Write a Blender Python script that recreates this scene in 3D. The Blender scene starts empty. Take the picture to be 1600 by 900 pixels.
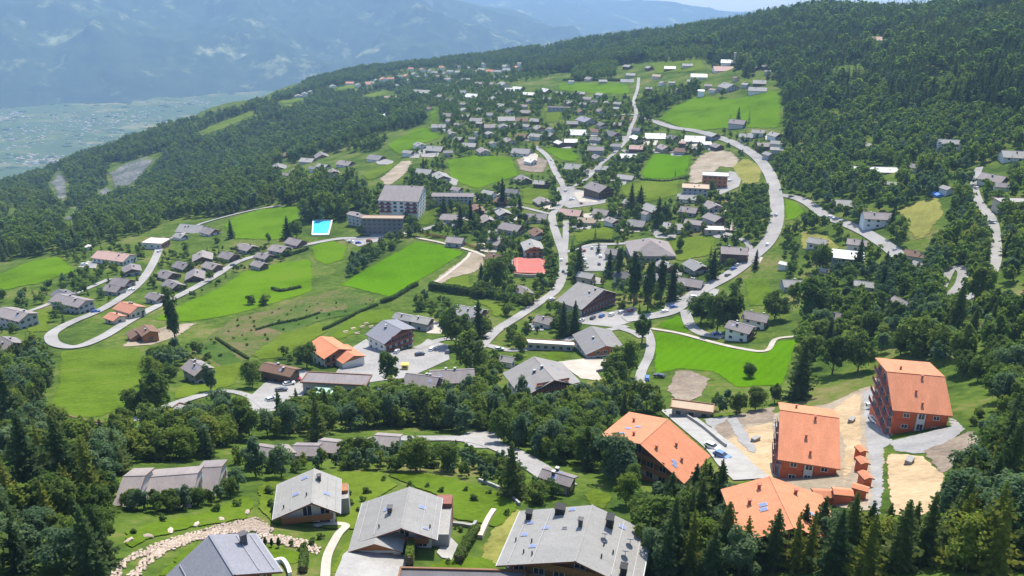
# Alpine village on a terrace above a wide valley, seen from the hillside above it.
import bpy, bmesh, math, random
import numpy as np
from mathutils import Vector, Matrix, Quaternion

scene = bpy.context.scene
COL = scene.collection
R = math.radians

# ------------------------------------------------------------------ camera, sky, sun, exposure
PITCH = R(22.0)          # looking down over the village
FPX = 1250.0             # focal length in pixels of the 1600 px wide photograph
CAMZ = 1500.0
cam_d = bpy.data.cameras.new("camera")
cam_d.sensor_width = 36.0
cam_d.lens = 36.0 * FPX / 1600.0
cam_d.clip_start = 1.0
cam_d.clip_end = 80000.0
cam = bpy.data.objects.new("camera", cam_d)
cam.location = (0, 0, CAMZ)
cam.rotation_euler = (math.pi / 2 - PITCH, 0, 0)
COL.objects.link(cam)
scene.camera = cam

SUN_EL, SUN_AZ = R(57.0), R(19.0)       # ahead of the camera and a little to the right
world = bpy.data.worlds.new("World")
scene.world = world
world.use_nodes = True
wn = world.node_tree
wn.nodes.clear()
sky = wn.nodes.new("ShaderNodeTexSky")
sky.sky_type = 'NISHITA'
sky.sun_disc = False
sky.sun_elevation = SUN_EL
sky.sun_rotation = SUN_AZ
sky.altitude = 1500
sky.air_density = 1.0
sky.dust_density = 2.0
sky.ozone_density = 0.7
bg = wn.nodes.new("ShaderNodeBackground")
bg.inputs[1].default_value = 0.15
wo = wn.nodes.new("ShaderNodeOutputWorld")
wn.links.new(sky.outputs[0], bg.inputs[0])
wn.links.new(bg.outputs[0], wo.inputs[0])

sun_d = bpy.data.lights.new("sun", 'SUN')
sun_d.energy = 3.8
sun_d.angle = R(0.53)
sun_d.color = (1.0, 0.93, 0.80)
sun = bpy.data.objects.new("sun", sun_d)
sdir = Vector((math.sin(SUN_AZ) * math.cos(SUN_EL), math.cos(SUN_AZ) * math.cos(SUN_EL), math.sin(SUN_EL)))
sun.rotation_euler = sdir.to_track_quat('Z', 'Y').to_euler()
sun.location = (0, 0, CAMZ + 200)
COL.objects.link(sun)

vs = scene.view_settings
vs.view_transform = 'Standard'
vs.look = 'None'
vs.exposure = 1.18
vs.gamma = 1.0
vs.use_curve_mapping = False
scene.cycles.use_denoising = True
scene.cycles.max_bounces = 8
scene.cycles.diffuse_bounces = 4
scene.cycles.transparent_max_bounces = 8
scene.cycles.volume_bounces = 0
scene.cycles.caustics_reflective = False
scene.cycles.caustics_refractive = False

# ------------------------------------------------------------------ the lie of the land
# Heights are relative to the camera (CAMZ); x to the right, y ahead, metres.
CP, SP = math.cos(PITCH), math.sin(PITCH)

def ray(u, v):
    """direction from the camera through photograph pixel (u, v)"""
    a = (np.asarray(u, float) - 800.0) / FPX
    b = (450.0 - np.asarray(v, float)) / FPX
    return np.stack([a, CP + b * SP, -SP + b * CP], -1)

def spot(u, v, r):
    d = ray(u, v)
    return d * (r / math.hypot(d[0], d[1]))

# surveyed points: where a sight line at (u, v) meets the ground, and how far away
SURVEY = [
    # hillside below the camera
    (-150, 1010, 74), (0, 900, 96), (400, 900, 98), (800, 900, 98), (1200, 900, 98), (1600, 900, 96), (800, 1050, 72), (1750, 1000, 76),
    (0, 800, 130), (300, 800, 124), (640, 800, 118), (900, 800, 118), (1250, 800, 126), (1600, 800, 122),
    (0, 700, 190), (250, 730, 158), (600, 700, 172), (900, 720, 160), (1250, 700, 182), (1600, 700, 165),
    (80, 620, 262), (400, 620, 250), (800, 620, 240), (1100, 610, 250), (1350, 600, 248), (1600, 590, 225),
    # the terrace
    (0, 520, 395), (250, 520, 362), (560, 520, 338), (850, 520, 330), (1150, 520, 330), (1400, 510, 318), (1600, 500, 290),
    (0, 430, 560), (200, 440, 492), (400, 420, 500), (640, 420, 462), (850, 420, 452), (1100, 420, 440), (1350, 420, 420), (1600, 410, 385),
    (60, 385, 690), (230, 375, 620), (420, 340, 640), (600, 340, 590), (800, 330, 590), (1050, 320, 575), (1300, 320, 545), (1600, 310, 500),
    (640, 250, 800), (800, 240, 790), (1000, 240, 770), (1200, 240, 735), (1400, 240, 680), (1600, 220, 640),
    (700, 190, 1010), (850, 180, 980), (1050, 170, 960), (1250, 170, 880), (1450, 150, 810), (1600, 120, 790),
    (700, 140, 1450), (850, 140, 1260), (1000, 130, 1200), (1150, 105, 1180), (1350, 90, 1050), (1500, 70, 980), (1620, 60, 930),
    (560, 128, 1950), (700, 108, 2000), (850, 90, 1950), (1000, 70, 1800), (1150, 50, 1600), (1300, 30, 1420), (1450, 25, 1280), (1600, 8, 1150),
    # its edge and the wooded slope that drops away on the left
    (0, 385, 760), (120, 350, 860), (300, 320, 830), (450, 270, 900), (560, 230, 980),
    (0, 345, 1080), (150, 310, 1150), (300, 268, 1250), (450, 215, 1350), (580, 165, 1560),
    (0, 300, 1560), (120, 250, 1700), (300, 188, 2000), (430, 150, 2150), 
]
CREST = [(0, 282, 1680), (120, 238, 1800), (200, 208, 1900), (300, 178, 2120), (420, 146, 2300), (470, 124, 2350), (560, 112, 2400), (700, 98, 2400), (830, 76, 2300),
         (900, 60, 2150), (1000, 46, 2050), (1100, 33, 1850), (1200, 14, 1680), (1290, 4, 1560), (1380, 8, 1450), (1480, 8, 1360), (1560, 0, 1290), (1640, -25, 1250), (1760, -70, 1250)]
CREST = [(u, v + 9, r) for u, v, r in CREST]      # room for the trees on it
_pts = [spot(*s) for s in SURVEY] + [spot(*s) for s in CREST]
for (u, v, r) in CREST:                         # the ground falls away behind the crest
    d = spot(u, v, r)
    k = 1.0 if u < 760 else 0.55
    _pts.append(np.array([d[0] * 1.18, d[1] * 1.18, d[2] - 0.18 * r * (0.62 * k)]))
    _pts.append(np.array([d[0] * 1.6, d[1] * 1.6, d[2] - 0.6 * r * (0.60 * k)]))
for (x, y, z) in [(-90, 20, -62), (0, 30, -60), (90, 20, -62), (0, -60, -30), (-200, 60, -100), (200, 60, -70),
                  (420, 200, -95), (560, 400, -100), (760, 620, -75), (1000, 900, -20), (1200, 1200, 20),
                  (-420, 240, -185), (-620, 480, -262), (-820, 700, -330), (-1100, 900, -450), (-1500, 1300, -640)]:
    _pts.append(np.array([x, y, z], float))
_P = np.array(_pts)
_S = 400.0

def _kern(d2):
    return np.where(d2 > 1e-12, 0.5 * d2 * np.log(np.maximum(d2, 1e-12)), 0.0)

def _fit(P, lam):
    X = P[:, :2] / _S
    n = len(X)
    d2 = ((X[:, None, :] - X[None, :, :]) ** 2).sum(-1)
    A = np.zeros((n + 3, n + 3))
    r = np.hypot(P[:, 0], P[:, 1])
    A[:n, :n] = _kern(d2) + np.diag(lam * (1 + (r / 600.0) ** 2))
    A[:n, n] = 1; A[:n, n + 1:] = X
    A[n, :n] = 1; A[n + 1:, :n] = X.T
    w = np.linalg.solve(A, np.concatenate([P[:, 2], np.zeros(3)]))
    return X, w

_TX, _TW = _fit(_P, 0.004)

def hgt(x, y):
    """ground height above/below the camera at (x, y)"""
    x = np.asarray(x, float); y = np.asarray(y, float)
    sh = np.broadcast(x, y).shape
    q = np.stack([np.broadcast_to(x, sh).ravel(), np.broadcast_to(y, sh).ravel()], -1) / _S
    out = np.empty(len(q))
    n = len(_TX)
    for i in range(0, len(q), 20000):
        c = q[i:i + 20000]
        d2 = ((c[:, None, :] - _TX[None]) ** 2).sum(-1)
        out[i:i + 20000] = _kern(d2) @ _TW[:n] + _TW[n] + c @ _TW[n + 1:]
    xx = q[:, 0] * _S; yy = q[:, 1] * _S
    rr = np.hypot(xx, yy)
    amp = np.clip((rr - 350) / 900, 0, 1) * np.clip(-(xx + 0.18 * yy) / 500.0, 0, 1)
    # ravines in the wooded slope on the left
    out += amp * (16 * np.sin(xx / 95.0 + 0.8 * np.sin(yy / 210.0)) * np.sin(yy / 160.0 + xx / 300.0) + 9 * np.sin(yy / 70.0 + xx / 55.0))
    out += 0.5 * np.sin(xx / 31.0) * np.sin(yy / 27.0) * np.clip(1 - rr / 700, 0, 1)
    return out.reshape(sh)

_T = np.concatenate([np.arange(40, 400, 3.0), np.geomspace(400, 4200, 330)])

def ground(us, vs_, lift=0.0):
    """points on the ground (or LIFT metres above it) on the sight lines through the pixels; nan where they miss"""
    us = np.atleast_1d(np.asarray(us, float)); vs_ = np.atleast_1d(np.asarray(vs_, float))
    d = ray(us, vs_)
    d = d / np.hypot(d[:, 0], d[:, 1])[:, None]
    lo = np.zeros(len(us)); hi = np.full(len(us), np.nan)
    X = d[:, None, 0] * _T; Y = d[:, None, 1] * _T
    below = d[:, None, 2] * _T < hgt(X, Y) + lift
    hit = below.argmax(1); ok = below.any(1) & (hit > 0)
    lo = np.where(ok, _T[np.maximum(hit - 1, 0)], np.nan); hi = np.where(ok, _T[hit], np.nan)
    for _ in range(14):
        m = 0.5 * (lo + hi)
        b = d[:, 2] * m < hgt(d[:, 0] * m, d[:, 1] * m) + lift
        hi = np.where(b, m, hi); lo = np.where(b, lo, m)
    return d * (0.5 * (lo + hi))[:, None]

def at(u, v, lift=0.0):
    return ground([u], [v], lift)[0]

def project(p):
    p = np.asarray(p, float)
    f = p[..., 1] * CP - p[..., 2] * SP
    up = p[..., 1] * SP + p[..., 2] * CP
    f = np.maximum(f, 1e-3)
    return np.stack([800 + FPX * p[..., 0] / f, 450 - FPX * up / f], -1), f

# ------------------------------------------------------------------ materials
def new_mat(name):
    m = bpy.data.materials.new(name)
    m.use_nodes = True
    nt = m.node_tree
    b = nt.nodes["Principled BSDF"]
    return m, nt, b

def N(nt, kind, **kw):
    n = nt.nodes.new(kind)
    for k, v in kw.items():
        if hasattr(n, k):
            setattr(n, k, v)
        else:
            n.inputs[k].default_value = v
    return n

def ramp(nt, src, stops):
    r = nt.nodes.new("ShaderNodeValToRGB")
    el = r.color_ramp.elements
    while len(el) < len(stops):
        el.new(0.5)
    for e, (p, c) in zip(el, stops):
        e.position = p
        e.color = (c[0], c[1], c[2], 1)
    nt.links.new(src, r.inputs[0])
    return r.outputs[0]

def noise(nt, scale, detail=4.0, rough=0.6, coord="Object", dist=0.0, stretch=None):
    tc = nt.nodes.new("ShaderNodeTexCoord")
    src = tc.outputs[coord]
    if stretch:
        mp = nt.nodes.new("ShaderNodeMapping")
        mp.inputs["Scale"].default_value = stretch
        nt.links.new(src, mp.inputs[0]); src = mp.outputs[0]
    n = nt.nodes.new("ShaderNodeTexNoise")
    n.inputs["Scale"].default_value = scale
    n.inputs["Detail"].default_value = detail
    n.inputs["Roughness"].default_value = rough
    n.inputs["Distortion"].default_value = dist
    nt.links.new(src, n.inputs["Vector"])
    return n.outputs["Fac"]

def mixc(nt, fac, a, b, mode='MIX'):
    m = nt.nodes.new("ShaderNodeMix")
    m.data_type = 'RGBA'; m.blend_type = mode
    if isinstance(fac, (int, float)): m.inputs[0].default_value = fac
    else: nt.links.new(fac, m.inputs[0])
    for i, c in ((6, a), (7, b)):
        if isinstance(c, (tuple, list)): m.inputs[i].default_value = (c[0], c[1], c[2], 1)
        else: nt.links.new(c, m.inputs[i])
    return m.outputs[2]

def bump(nt, b, h, strength=0.4, dist=0.1):
    n = nt.nodes.new("ShaderNodeBump")
    n.inputs["Strength"].default_value = strength
    n.inputs["Distance"].default_value = dist
    nt.links.new(h, n.inputs["Height"]); nt.links.new(n.outputs[0], b.inputs["Normal"])

def sc(c, k):
    return (c[0] * k, c[1] * k, c[2] * k)

def two_scale(name, stops, s1=0.05, s2=0.6, rough=0.9, fine=0.3, bstr=0.0, spec=0.2, stretch=None):
    stops = [(p, sc(c, 0.83)) for p, c in stops]
    """a large and a small noise through one colour ramp"""
    m, nt, b = new_mat(name)
    a = noise(nt, s1, 5, 0.62, stretch=stretch)
    c = noise(nt, s2, 3, 0.6)
    mm = N(nt, "ShaderNodeMath", operation='MULTIPLY_ADD'); mm.inputs[1].default_value = fine
    sub = N(nt, "ShaderNodeMath", operation='SUBTRACT'); sub.inputs[1].default_value = 0.5
    nt.links.new(c, sub.inputs[0]); nt.links.new(sub.outputs[0], mm.inputs[0]); nt.links.new(a, mm.inputs[2])
    nt.links.new(ramp(nt, mm.outputs[0], stops), b.inputs["Base Color"])
    b.inputs["Roughness"].default_value = rough
    b.inputs["Specular IOR Level"].default_value = spec
    if bstr:
        bump(nt, b, c, bstr, 0.3)
    return m

ALB = 0.83      # all mineral and grass colours, set against the exposure
M = {}
def worn_edge(m, sc_=0.25):
    """the sheet thins out raggedly along its outline (attribute "edge": 0 at the rim, 1 inside)"""
    nt = m.node_tree
    out = [n for n in nt.nodes if n.type == 'OUTPUT_MATERIAL'][0]
    src = out.inputs[0].links[0].from_socket
    at_ = nt.nodes.new("ShaderNodeAttribute"); at_.attribute_name = "edge"
    n = noise(nt, sc_, 5, 0.7)
    mm = N(nt, "ShaderNodeMath", operation='MULTIPLY_ADD'); mm.inputs[1].default_value = 1.5; mm.inputs[2].default_value = -0.92
    nt.links.new(n, mm.inputs[0])
    ad = N(nt, "ShaderNodeMath", operation='ADD'); nt.links.new(at_.outputs["Fac"], ad.inputs[0]); nt.links.new(mm.outputs[0], ad.inputs[1])
    gt = N(nt, "ShaderNodeMath", operation='GREATER_THAN'); gt.inputs[1].default_value = 0.22
    nt.links.new(ad.outputs[0], gt.inputs[0])
    tr = nt.nodes.new("ShaderNodeBsdfTransparent"); mx = nt.nodes.new("ShaderNodeMixShader")
    nt.links.new(gt.outputs[0], mx.inputs[0]); nt.links.new(tr.outputs[0], mx.inputs[1]); nt.links.new(src, mx.inputs[2]); nt.links.new(mx.outputs[0], out.inputs[0])

def grass(name, base, dry=(0.20, 0.17, 0.05), amt=0.25, s1=0.03):
    d = tuple(base[i] * (1 - amt) + dry[i] * amt for i in range(3))
    m = two_scale(name, [(0.22, sc(base, 0.55)), (0.42, sc(base, 0.9)), (0.58, sc(base, 1.14)), (0.8, d)], s1, 0.9, fine=0.6, bstr=0.25, spec=0.0)
    # faint mowing swathes
    nt = m.node_tree; b = nt.nodes["Principled BSDF"]
    src = b.inputs["Base Color"].links[0].from_socket
    tc = nt.nodes.new("ShaderNodeTexCoord"); mp = nt.nodes.new("ShaderNodeMapping"); mp.inputs["Rotation"].default_value = (0, 0, 0.6)
    w = nt.nodes.new("ShaderNodeTexWave"); w.inputs["Scale"].default_value = 0.075; w.inputs["Distortion"].default_value = 3.0; w.inputs["Detail"].default_value = 2.0; w.inputs["Detail Scale"].default_value = 0.4
    nt.links.new(tc.outputs["Object"], mp.inputs[0]); nt.links.new(mp.outputs[0], w.inputs["Vector"])
    nt.links.new(mixc(nt, 0.28, src, ramp(nt, w.outputs["Fac"], [(0.2, (0.86,) * 3), (0.8, (1.08, 1.06, 1.1))]), 'MULTIPLY'), b.inputs["Base Color"])
    return m

M['ground'] = two_scale("scrub_ground", [(0.2, (0.026, 0.046, 0.012)), (0.40, (0.052, 0.088, 0.017)), (0.54, (0.085, 0.130, 0.022)), (0.66, (0.145, 0.145, 0.05)), (0.82, (0.22, 0.18, 0.10))], 0.03, 0.35, fine=0.55, bstr=0.5, spec=0.0)
M['grass_vivid'] = grass("grass_vivid", (0.070, 0.168, 0.001), amt=0.08, s1=0.02)
M['grass_meadow'] = grass("grass_meadow", (0.084, 0.165, 0.005), amt=0.3)
M['grass_lawn'] = grass("grass_lawn", (0.080, 0.132, 0.012), amt=0.5, s1=0.06)
M['grass_soft'] = grass("grass_soft", (0.096, 0.142, 0.016), amt=0.4)
M['grass_dry'] = grass("grass_dry", (0.20, 0.20, 0.055), dry=(0.32, 0.24, 0.10), amt=0.6, s1=0.05)
M['scrub'] = two_scale("scrub_field", [(0.22, (0.040, 0.072, 0.016)), (0.42, (0.075, 0.115, 0.025)), (0.55, (0.115, 0.115, 0.045)), (0.72, (0.165, 0.12, 0.075))], 0.05, 0.5, fine=0.9, bstr=0.4, spec=0.0)
M['road'] = two_scale("pale_asphalt", [(0.22, (0.20, 0.195, 0.19)), (0.5, (0.30, 0.29, 0.28)), (0.75, (0.36, 0.347, 0.333))], 0.06, 1.2, rough=0.95, fine=0.7, spec=0.05)
M['path'] = two_scale("light_gravel", [(0.3, (0.36, 0.32, 0.27)), (0.55, (0.44, 0.40, 0.34)), (0.75, (0.50, 0.46, 0.40))], 0.15, 1.5, fine=0.6)
M['concrete'] = two_scale("concrete", [(0.3, (0.27, 0.26, 0.25)), (0.6, (0.36, 0.35, 0.33))], 0.2, 2.0, rough=0.8, fine=0.5)
M['sand'] = two_scale("sandy_earth", [(0.25, (0.27, 0.195, 0.115)), (0.5, (0.40, 0.295, 0.17)), (0.75, (0.48, 0.365, 0.225))], 0.10, 0.8, fine=0.6, bstr=0.3)
M['gravel'] = two_scale("grey_gravel", [(0.25, (0.19, 0.19, 0.19)), (0.5, (0.27, 0.265, 0.26)), (0.75, (0.33, 0.32, 0.31))], 0.12, 1.4, fine=0.7, bstr=0.3)
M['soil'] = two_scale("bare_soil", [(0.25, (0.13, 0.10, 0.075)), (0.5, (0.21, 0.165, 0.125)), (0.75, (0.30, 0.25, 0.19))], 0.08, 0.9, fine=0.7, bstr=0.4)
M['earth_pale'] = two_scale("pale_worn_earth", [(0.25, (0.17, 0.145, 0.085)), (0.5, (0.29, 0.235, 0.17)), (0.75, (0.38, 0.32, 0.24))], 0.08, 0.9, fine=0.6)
M['vine_rows'] = two_scale("vine_rows", [(0.25, (0.03, 0.06, 0.015)), (0.5, (0.055, 0.10, 0.02)), (0.75, (0.085, 0.13, 0.03))], 0.08, 0.7, fine=0.7, bstr=0.5, spec=0.0)
M['rock'] = two_scale("grey_rock", [(0.25, (0.04, 0.06, 0.04)), (0.48, (0.09, 0.10, 0.09)), (0.75, (0.22, 0.215, 0.21))], 0.03, 0.2, fine=1.0, bstr=1.0)
M['terracing'] = M['path']

for k_ in ('grass_vivid', 'grass_meadow', 'grass_lawn', 'grass_soft', 'grass_dry', 'scrub', 'sand', 'gravel', 'soil', 'earth_pale', 'rock', 'vine_rows'):
    worn_edge(M[k_])

def roof_mat(name, c, var=0.16, line=0.0, rough=0.75):
    """laid roofing: fine courses across the slope, weathering, and a tone of its own for every house"""
    c = sc(c, ALB)
    m, nt, b = new_mat(name)
    a = noise(nt, 0.30, 6, 0.72, stretch=(0.5, 1.6, 1))
    f = noise(nt, 3.5, 3, 0.7)
    col = ramp(nt, a, [(0.25, sc(c, 1 - var)), (0.5, c), (0.75, sc(c, 1 + var))])
    g = ramp(nt, f, [(0.3, (0.82,) * 3), (0.7, (1.12,) * 3)])
    col = mixc(nt, 0.8, col, g, 'MULTIPLY')
    oi = nt.nodes.new("ShaderNodeObjectInfo")
    tone = ramp(nt, oi.outputs["Random"], [(0.0, (0.86, 0.86, 0.88)), (1.0, (1.10, 1.08, 1.05))])
    col = mixc(nt, 1.0, col, tone, 'MULTIPLY')
    tc = nt.nodes.new("ShaderNodeTexCoord")
    w = nt.nodes.new("ShaderNodeTexWave")
    w.wave_type = 'BANDS'; w.bands_direction = 'Z'; w.wave_profile = 'SAW'
    w.inputs["Scale"].default_value = 2.2
    nt.links.new(tc.outputs["Object"], w.inputs["Vector"])
    w2 = nt.nodes.new("ShaderNodeTexWave")
    w2.wave_type = 'BANDS'; w2.bands_direction = 'Y'
    w2.inputs["Scale"].default_value = 1.1
    nt.links.new(tc.outputs["Object"], w2.inputs["Vector"])
    col = mixc(nt, 0.5, col, ramp(nt, w2.outputs["Fac"], [(0.0, (0.80,) * 3), (0.12, (1.0,) * 3)]), 'MULTIPLY')
    nt.links.new(col, b.inputs["Base Color"])
    b.inputs["Roughness"].default_value = rough
    b.inputs["Specular IOR Level"].default_value = 0.1
    bump(nt, b, w.outputs["Fac"], 0.35, 0.05)
    return m

M['roof_grey'] = roof_mat("grey_slate_roof", (0.255, 0.245, 0.240))
M['roof_pale'] = roof_mat("pale_grey_roof", (0.305, 0.30, 0.287), 0.13)
M['roof_mauve'] = roof_mat("mauve_grey_shingle_roof", (0.265, 0.235, 0.230), 0.2)
M['roof_blue'] = roof_mat("blue_grey_slate_roof", (0.245, 0.250, 0.285), 0.07)
M['roof_dark'] = roof_mat("dark_slate_roof", (0.15, 0.145, 0.155))
M['roof_brown'] = roof_mat("brown_shingle_roof", (0.20, 0.125, 0.09))
M['roof_white'] = roof_mat("white_sheet_roof", (0.66, 0.65, 0.63), 0.08, rough=0.5)
M['roof_pink'] = roof_mat("pale_pink_roof", (0.46, 0.31, 0.27), 0.12)
M['roof_orange'] = roof_mat("terracotta_tile_roof", (0.59, 0.240, 0.132), 0.17)
M['roof_salmon'] = roof_mat("faded_terracotta_roof", (0.50, 0.23, 0.155), 0.12)
M['roof_tan'] = roof_mat("tan_gravel_roof", (0.42, 0.33, 0.24), 0.12)
M['roof_red'] = roof_mat("red_sheet_roof", (0.52, 0.10, 0.085), 0.1)

def plain(name, c, var=0.1, rough=0.8, scale=0.8, spec=0.2, rnd=0.0):
    c = sc(c, ALB)
    m, nt, b = new_mat(name)
    a = noise(nt, scale, 5, 0.65)
    col = ramp(nt, a, [(0.25, sc(c, 1 - var)), (0.5, c), (0.75, sc(c, 1 + var))])
    if rnd:
        oi = nt.nodes.new("ShaderNodeObjectInfo")
        col = mixc(nt, 1.0, col, ramp(nt, oi.outputs["Random"], [(0, (1 - rnd,) * 3), (1, (1 + rnd,) * 3)]), 'MULTIPLY')
    nt.links.new(col, b.inputs["Base Color"])
    b.inputs["Roughness"].default_value = rough
    b.inputs["Specular IOR Level"].default_value = spec
    return m

def planks(name, c, scale=3.0):
    c = sc(c, ALB)
    m, nt, b = new_mat(name)
    a = noise(nt, 2.0, 4, 0.6, stretch=(1, 1, 6))
    col = ramp(nt, a, [(0.25, sc(c, 0.7)), (0.5, c), (0.75, sc(c, 1.3))])
    tc = nt.nodes.new("ShaderNodeTexCoord")
    w = nt.nodes.new("ShaderNodeTexWave")
    w.wave_type = 'BANDS'; w.bands_direction = 'Z'
    w.inputs["Scale"].default_value = scale
    nt.links.new(tc.outputs["Object"], w.inputs["Vector"])
    col = mixc(nt, 0.6, col, ramp(nt, w.outputs["Fac"], [(0.0, (0.45,) * 3), (0.2, (1.0,) * 3)]), 'MULTIPLY')
    nt.links.new(col, b.inputs["Base Color"])
    b.inputs["Roughness"].default_value = 0.75
    return m

M['court'] = plain("red_court_surface", (0.46, 0.155, 0.13), 0.15, 0.95, spec=0.0)
M['plaster'] = plain("white_plaster", (0.70, 0.68, 0.64), rnd=0.08)
M['darkgrey'] = plain("dark_grey_render", (0.20, 0.19, 0.185), rnd=0.1)
M['cream'] = plain("cream_plaster", (0.62, 0.54, 0.42), rnd=0.1)
M['greywall'] = plain("grey_render", (0.40, 0.39, 0.38), rnd=0.1)
M['beige'] = plain("beige_render", (0.50, 0.42, 0.32), rnd=0.1)
M['wood'] = planks("warm_larch_boards", (0.33, 0.135, 0.05))
M['wood_orange'] = planks("orange_stained_boards", (0.46, 0.17, 0.06))
M['wood_dark'] = planks("dark_weathered_boards", (0.13, 0.075, 0.05))
M['wood_red'] = planks("red_brown_boards", (0.24, 0.075, 0.05))
M['redwall'] = plain("brick_red_render", (0.66, 0.165, 0.075), 0.08)
M['darkred'] = plain("dark_red_panel", (0.26, 0.06, 0.05), 0.1)
M['stone'] = plain("garden_stone", (0.44, 0.35, 0.285), 0.22, 0.9, 1.3, rnd=0.25)
M['fascia'] = planks("fascia_boards", (0.22, 0.10, 0.05))
M['metal'] = plain("grey_metal", (0.35, 0.36, 0.38), 0.05, 0.45, spec=0.5)
M['chimney'] = plain("dark_chimney_cladding", (0.10, 0.095, 0.10), 0.15, 0.6)
M['chimney_red'] = plain("terracotta_chimney", (0.42, 0.16, 0.10), 0.15, 0.8)
M['white'] = plain("white_paint", (0.78, 0.78, 0.77), 0.04, 0.5)
M['blackish'] = plain("black_rubber", (0.03, 0.03, 0.032), 0.1, 0.7)
M['bark'] = plain("bark", (0.11, 0.08, 0.055), 0.3, 0.95, 2.0)
M['awning'] = plain("pale_green_awning", (0.42, 0.62, 0.52), 0.08, 0.7)
M['yellow'] = plain("yellow_sign_paint", (0.70, 0.52, 0.10), 0.05, 0.6)
M['blue_tarp'] = plain("blue_tarpaulin", (0.08, 0.22, 0.60), 0.1, 0.5)
M['orange_net'] = plain("orange_fencing", (0.62, 0.24, 0.06), 0.1, 0.7)

m, nt, b = new_mat("window_glass")
b.inputs["Base Color"].default_value = (0.035, 0.045, 0.06, 1)
b.inputs["Roughness"].default_value = 0.08
b.inputs["Specular IOR Level"].default_value = 0.6
M['glass'] = m
m, nt, b = new_mat("skylight_glass")
b.inputs["Base Color"].default_value = (0.16, 0.20, 0.36, 1)
b.inputs["Roughness"].default_value = 0.15
b.inputs["Specular IOR Level"].default_value = 0.6
M['skyglass'] = m
m, nt, b = new_mat("pool_water")
nt.links.new(ramp(nt, noise(nt, 0.25, 3), [(0.3, (0.05, 0.44, 0.66)), (0.7, (0.10, 0.58, 0.76))]), b.inputs["Base Color"])
b.inputs["Roughness"].default_value = 0.06
bump(nt, b, noise(nt, 1.2, 3), 0.15, 0.05)
M['water'] = m

def paint(name, c):
    m, nt, b = new_mat(name)
    b.inputs["Base Color"].default_value = (*c, 1)
    b.inputs["Roughness"].default_value = 0.32
    b.inputs["Coat Weight"].default_value = 0.6
    b.inputs["Metallic"].default_value = 0.15
    return m
CARS = {'white': (0.75, 0.75, 0.74), 'silver': (0.45, 0.46, 0.48), 'black': (0.025, 0.025, 0.03), 'red': (0.42, 0.03, 0.025), 'blue': (0.04, 0.12, 0.40), 'dark grey': (0.11, 0.115, 0.12)}
for k, c in CARS.items():
    M['car_' + k] = paint(k.replace(' ', '_') + "_car_paint", c)

def leafy(name, lo, mid, hi, trans=0.45, scale=0.35):
    """foliage: tone varies from tree to tree and from clump to clump; some light passes through the leaves"""
    m = bpy.data.materials.new(name); m.use_nodes = True
    nt = m.node_tree; nt.nodes.clear()
    out = nt.nodes.new("ShaderNodeOutputMaterial")
    oi = nt.nodes.new("ShaderNodeObjectInfo")
    n = noise(nt, scale, 3, 0.6)
    mm = N(nt, "ShaderNodeMath", operation='MULTIPLY_ADD'); mm.inputs[1].default_value = 0.55
    nt.links.new(n, mm.inputs[0])
    sub = N(nt, "ShaderNodeMath", operation='MULTIPLY'); sub.inputs[1].default_value = 0.45
    nt.links.new(oi.outputs["Random"], sub.inputs[0]); nt.links.new(sub.outputs[0], mm.inputs[2])
    # stands of one tone: slow variation over the land
    geo = nt.nodes.new("ShaderNodeNewGeometry")
    st = nt.nodes.new("ShaderNodeTexNoise"); st.inputs["Scale"].default_value = 0.014; st.inputs["Detail"].default_value = 3.0; st.inputs["Roughness"].default_value = 0.6
    nt.links.new(geo.outputs["Position"], st.inputs["Vector"])
    m2 = N(nt, "ShaderNodeMath", operation='MULTIPLY_ADD'); m2.inputs[1].default_value = 0.9; nt.links.new(st.outputs["Fac"], m2.inputs[0])
    s2_ = N(nt, "ShaderNodeMath", operation='SUBTRACT'); s2_.inputs[1].default_value = 0.45; nt.links.new(mm.outputs[0], s2_.inputs[0]); nt.links.new(s2_.outputs[0], m2.inputs[2])
    col = ramp(nt, m2.outputs[0], [(0.15, lo), (0.48, mid), (0.85, hi)])
    df = nt.nodes.new("ShaderNodeBsdfDiffuse"); tr = nt.nodes.new("ShaderNodeBsdfTranslucent")
    nt.links.new(col, df.inputs[0])
    nt.links.new(mixc(nt, 1.0, col, (1.0, 1.28, 0.6), 'MULTIPLY'), tr.inputs[0])
    mx = nt.nodes.new("ShaderNodeMixShader"); mx.inputs[0].default_value = trans
    nt.links.new(df.outputs[0], mx.inputs[1]); nt.links.new(tr.outputs[0], mx.inputs[2])
    nt.links.new(mx.outputs[0], out.inputs[0])
    return m
M['spruce'] = leafy("spruce_needles", (0.038, 0.062, 0.028), (0.076, 0.112, 0.042), (0.150, 0.175, 0.052), 0.5)
M['fir_yellow'] = leafy("yellowing_larch_needles", (0.085, 0.105, 0.022), (0.13, 0.145, 0.026), (0.19, 0.18, 0.036), 0.42)
M['leaf'] = leafy("broad_leaves", (0.074, 0.114, 0.034), (0.116, 0.164, 0.044), (0.172, 0.212, 0.052), 0.6)
M['leaf_grey'] = leafy("grey_green_leaves", (0.068, 0.110, 0.060), (0.100, 0.152, 0.080), (0.145, 0.195, 0.098), 0.5)
M['leaf_light'] = leafy("light_green_leaves", (0.095, 0.145, 0.030), (0.140, 0.190, 0.036), (0.200, 0.220, 0.046), 0.5)
M['poplar'] = leafy("poplar_leaves", (0.046, 0.078, 0.028), (0.070, 0.108, 0.034), (0.110, 0.145, 0.040), 0.4)
M['hedge'] = leafy("hedge_leaves", (0.040, 0.070, 0.022), (0.060, 0.098, 0.026), (0.095, 0.130, 0.032), 0.35, 1.0)

# ------------------------------------------------------------------ kit
rnd = random.Random(7)
nrg = np.random.default_rng(11)

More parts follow.
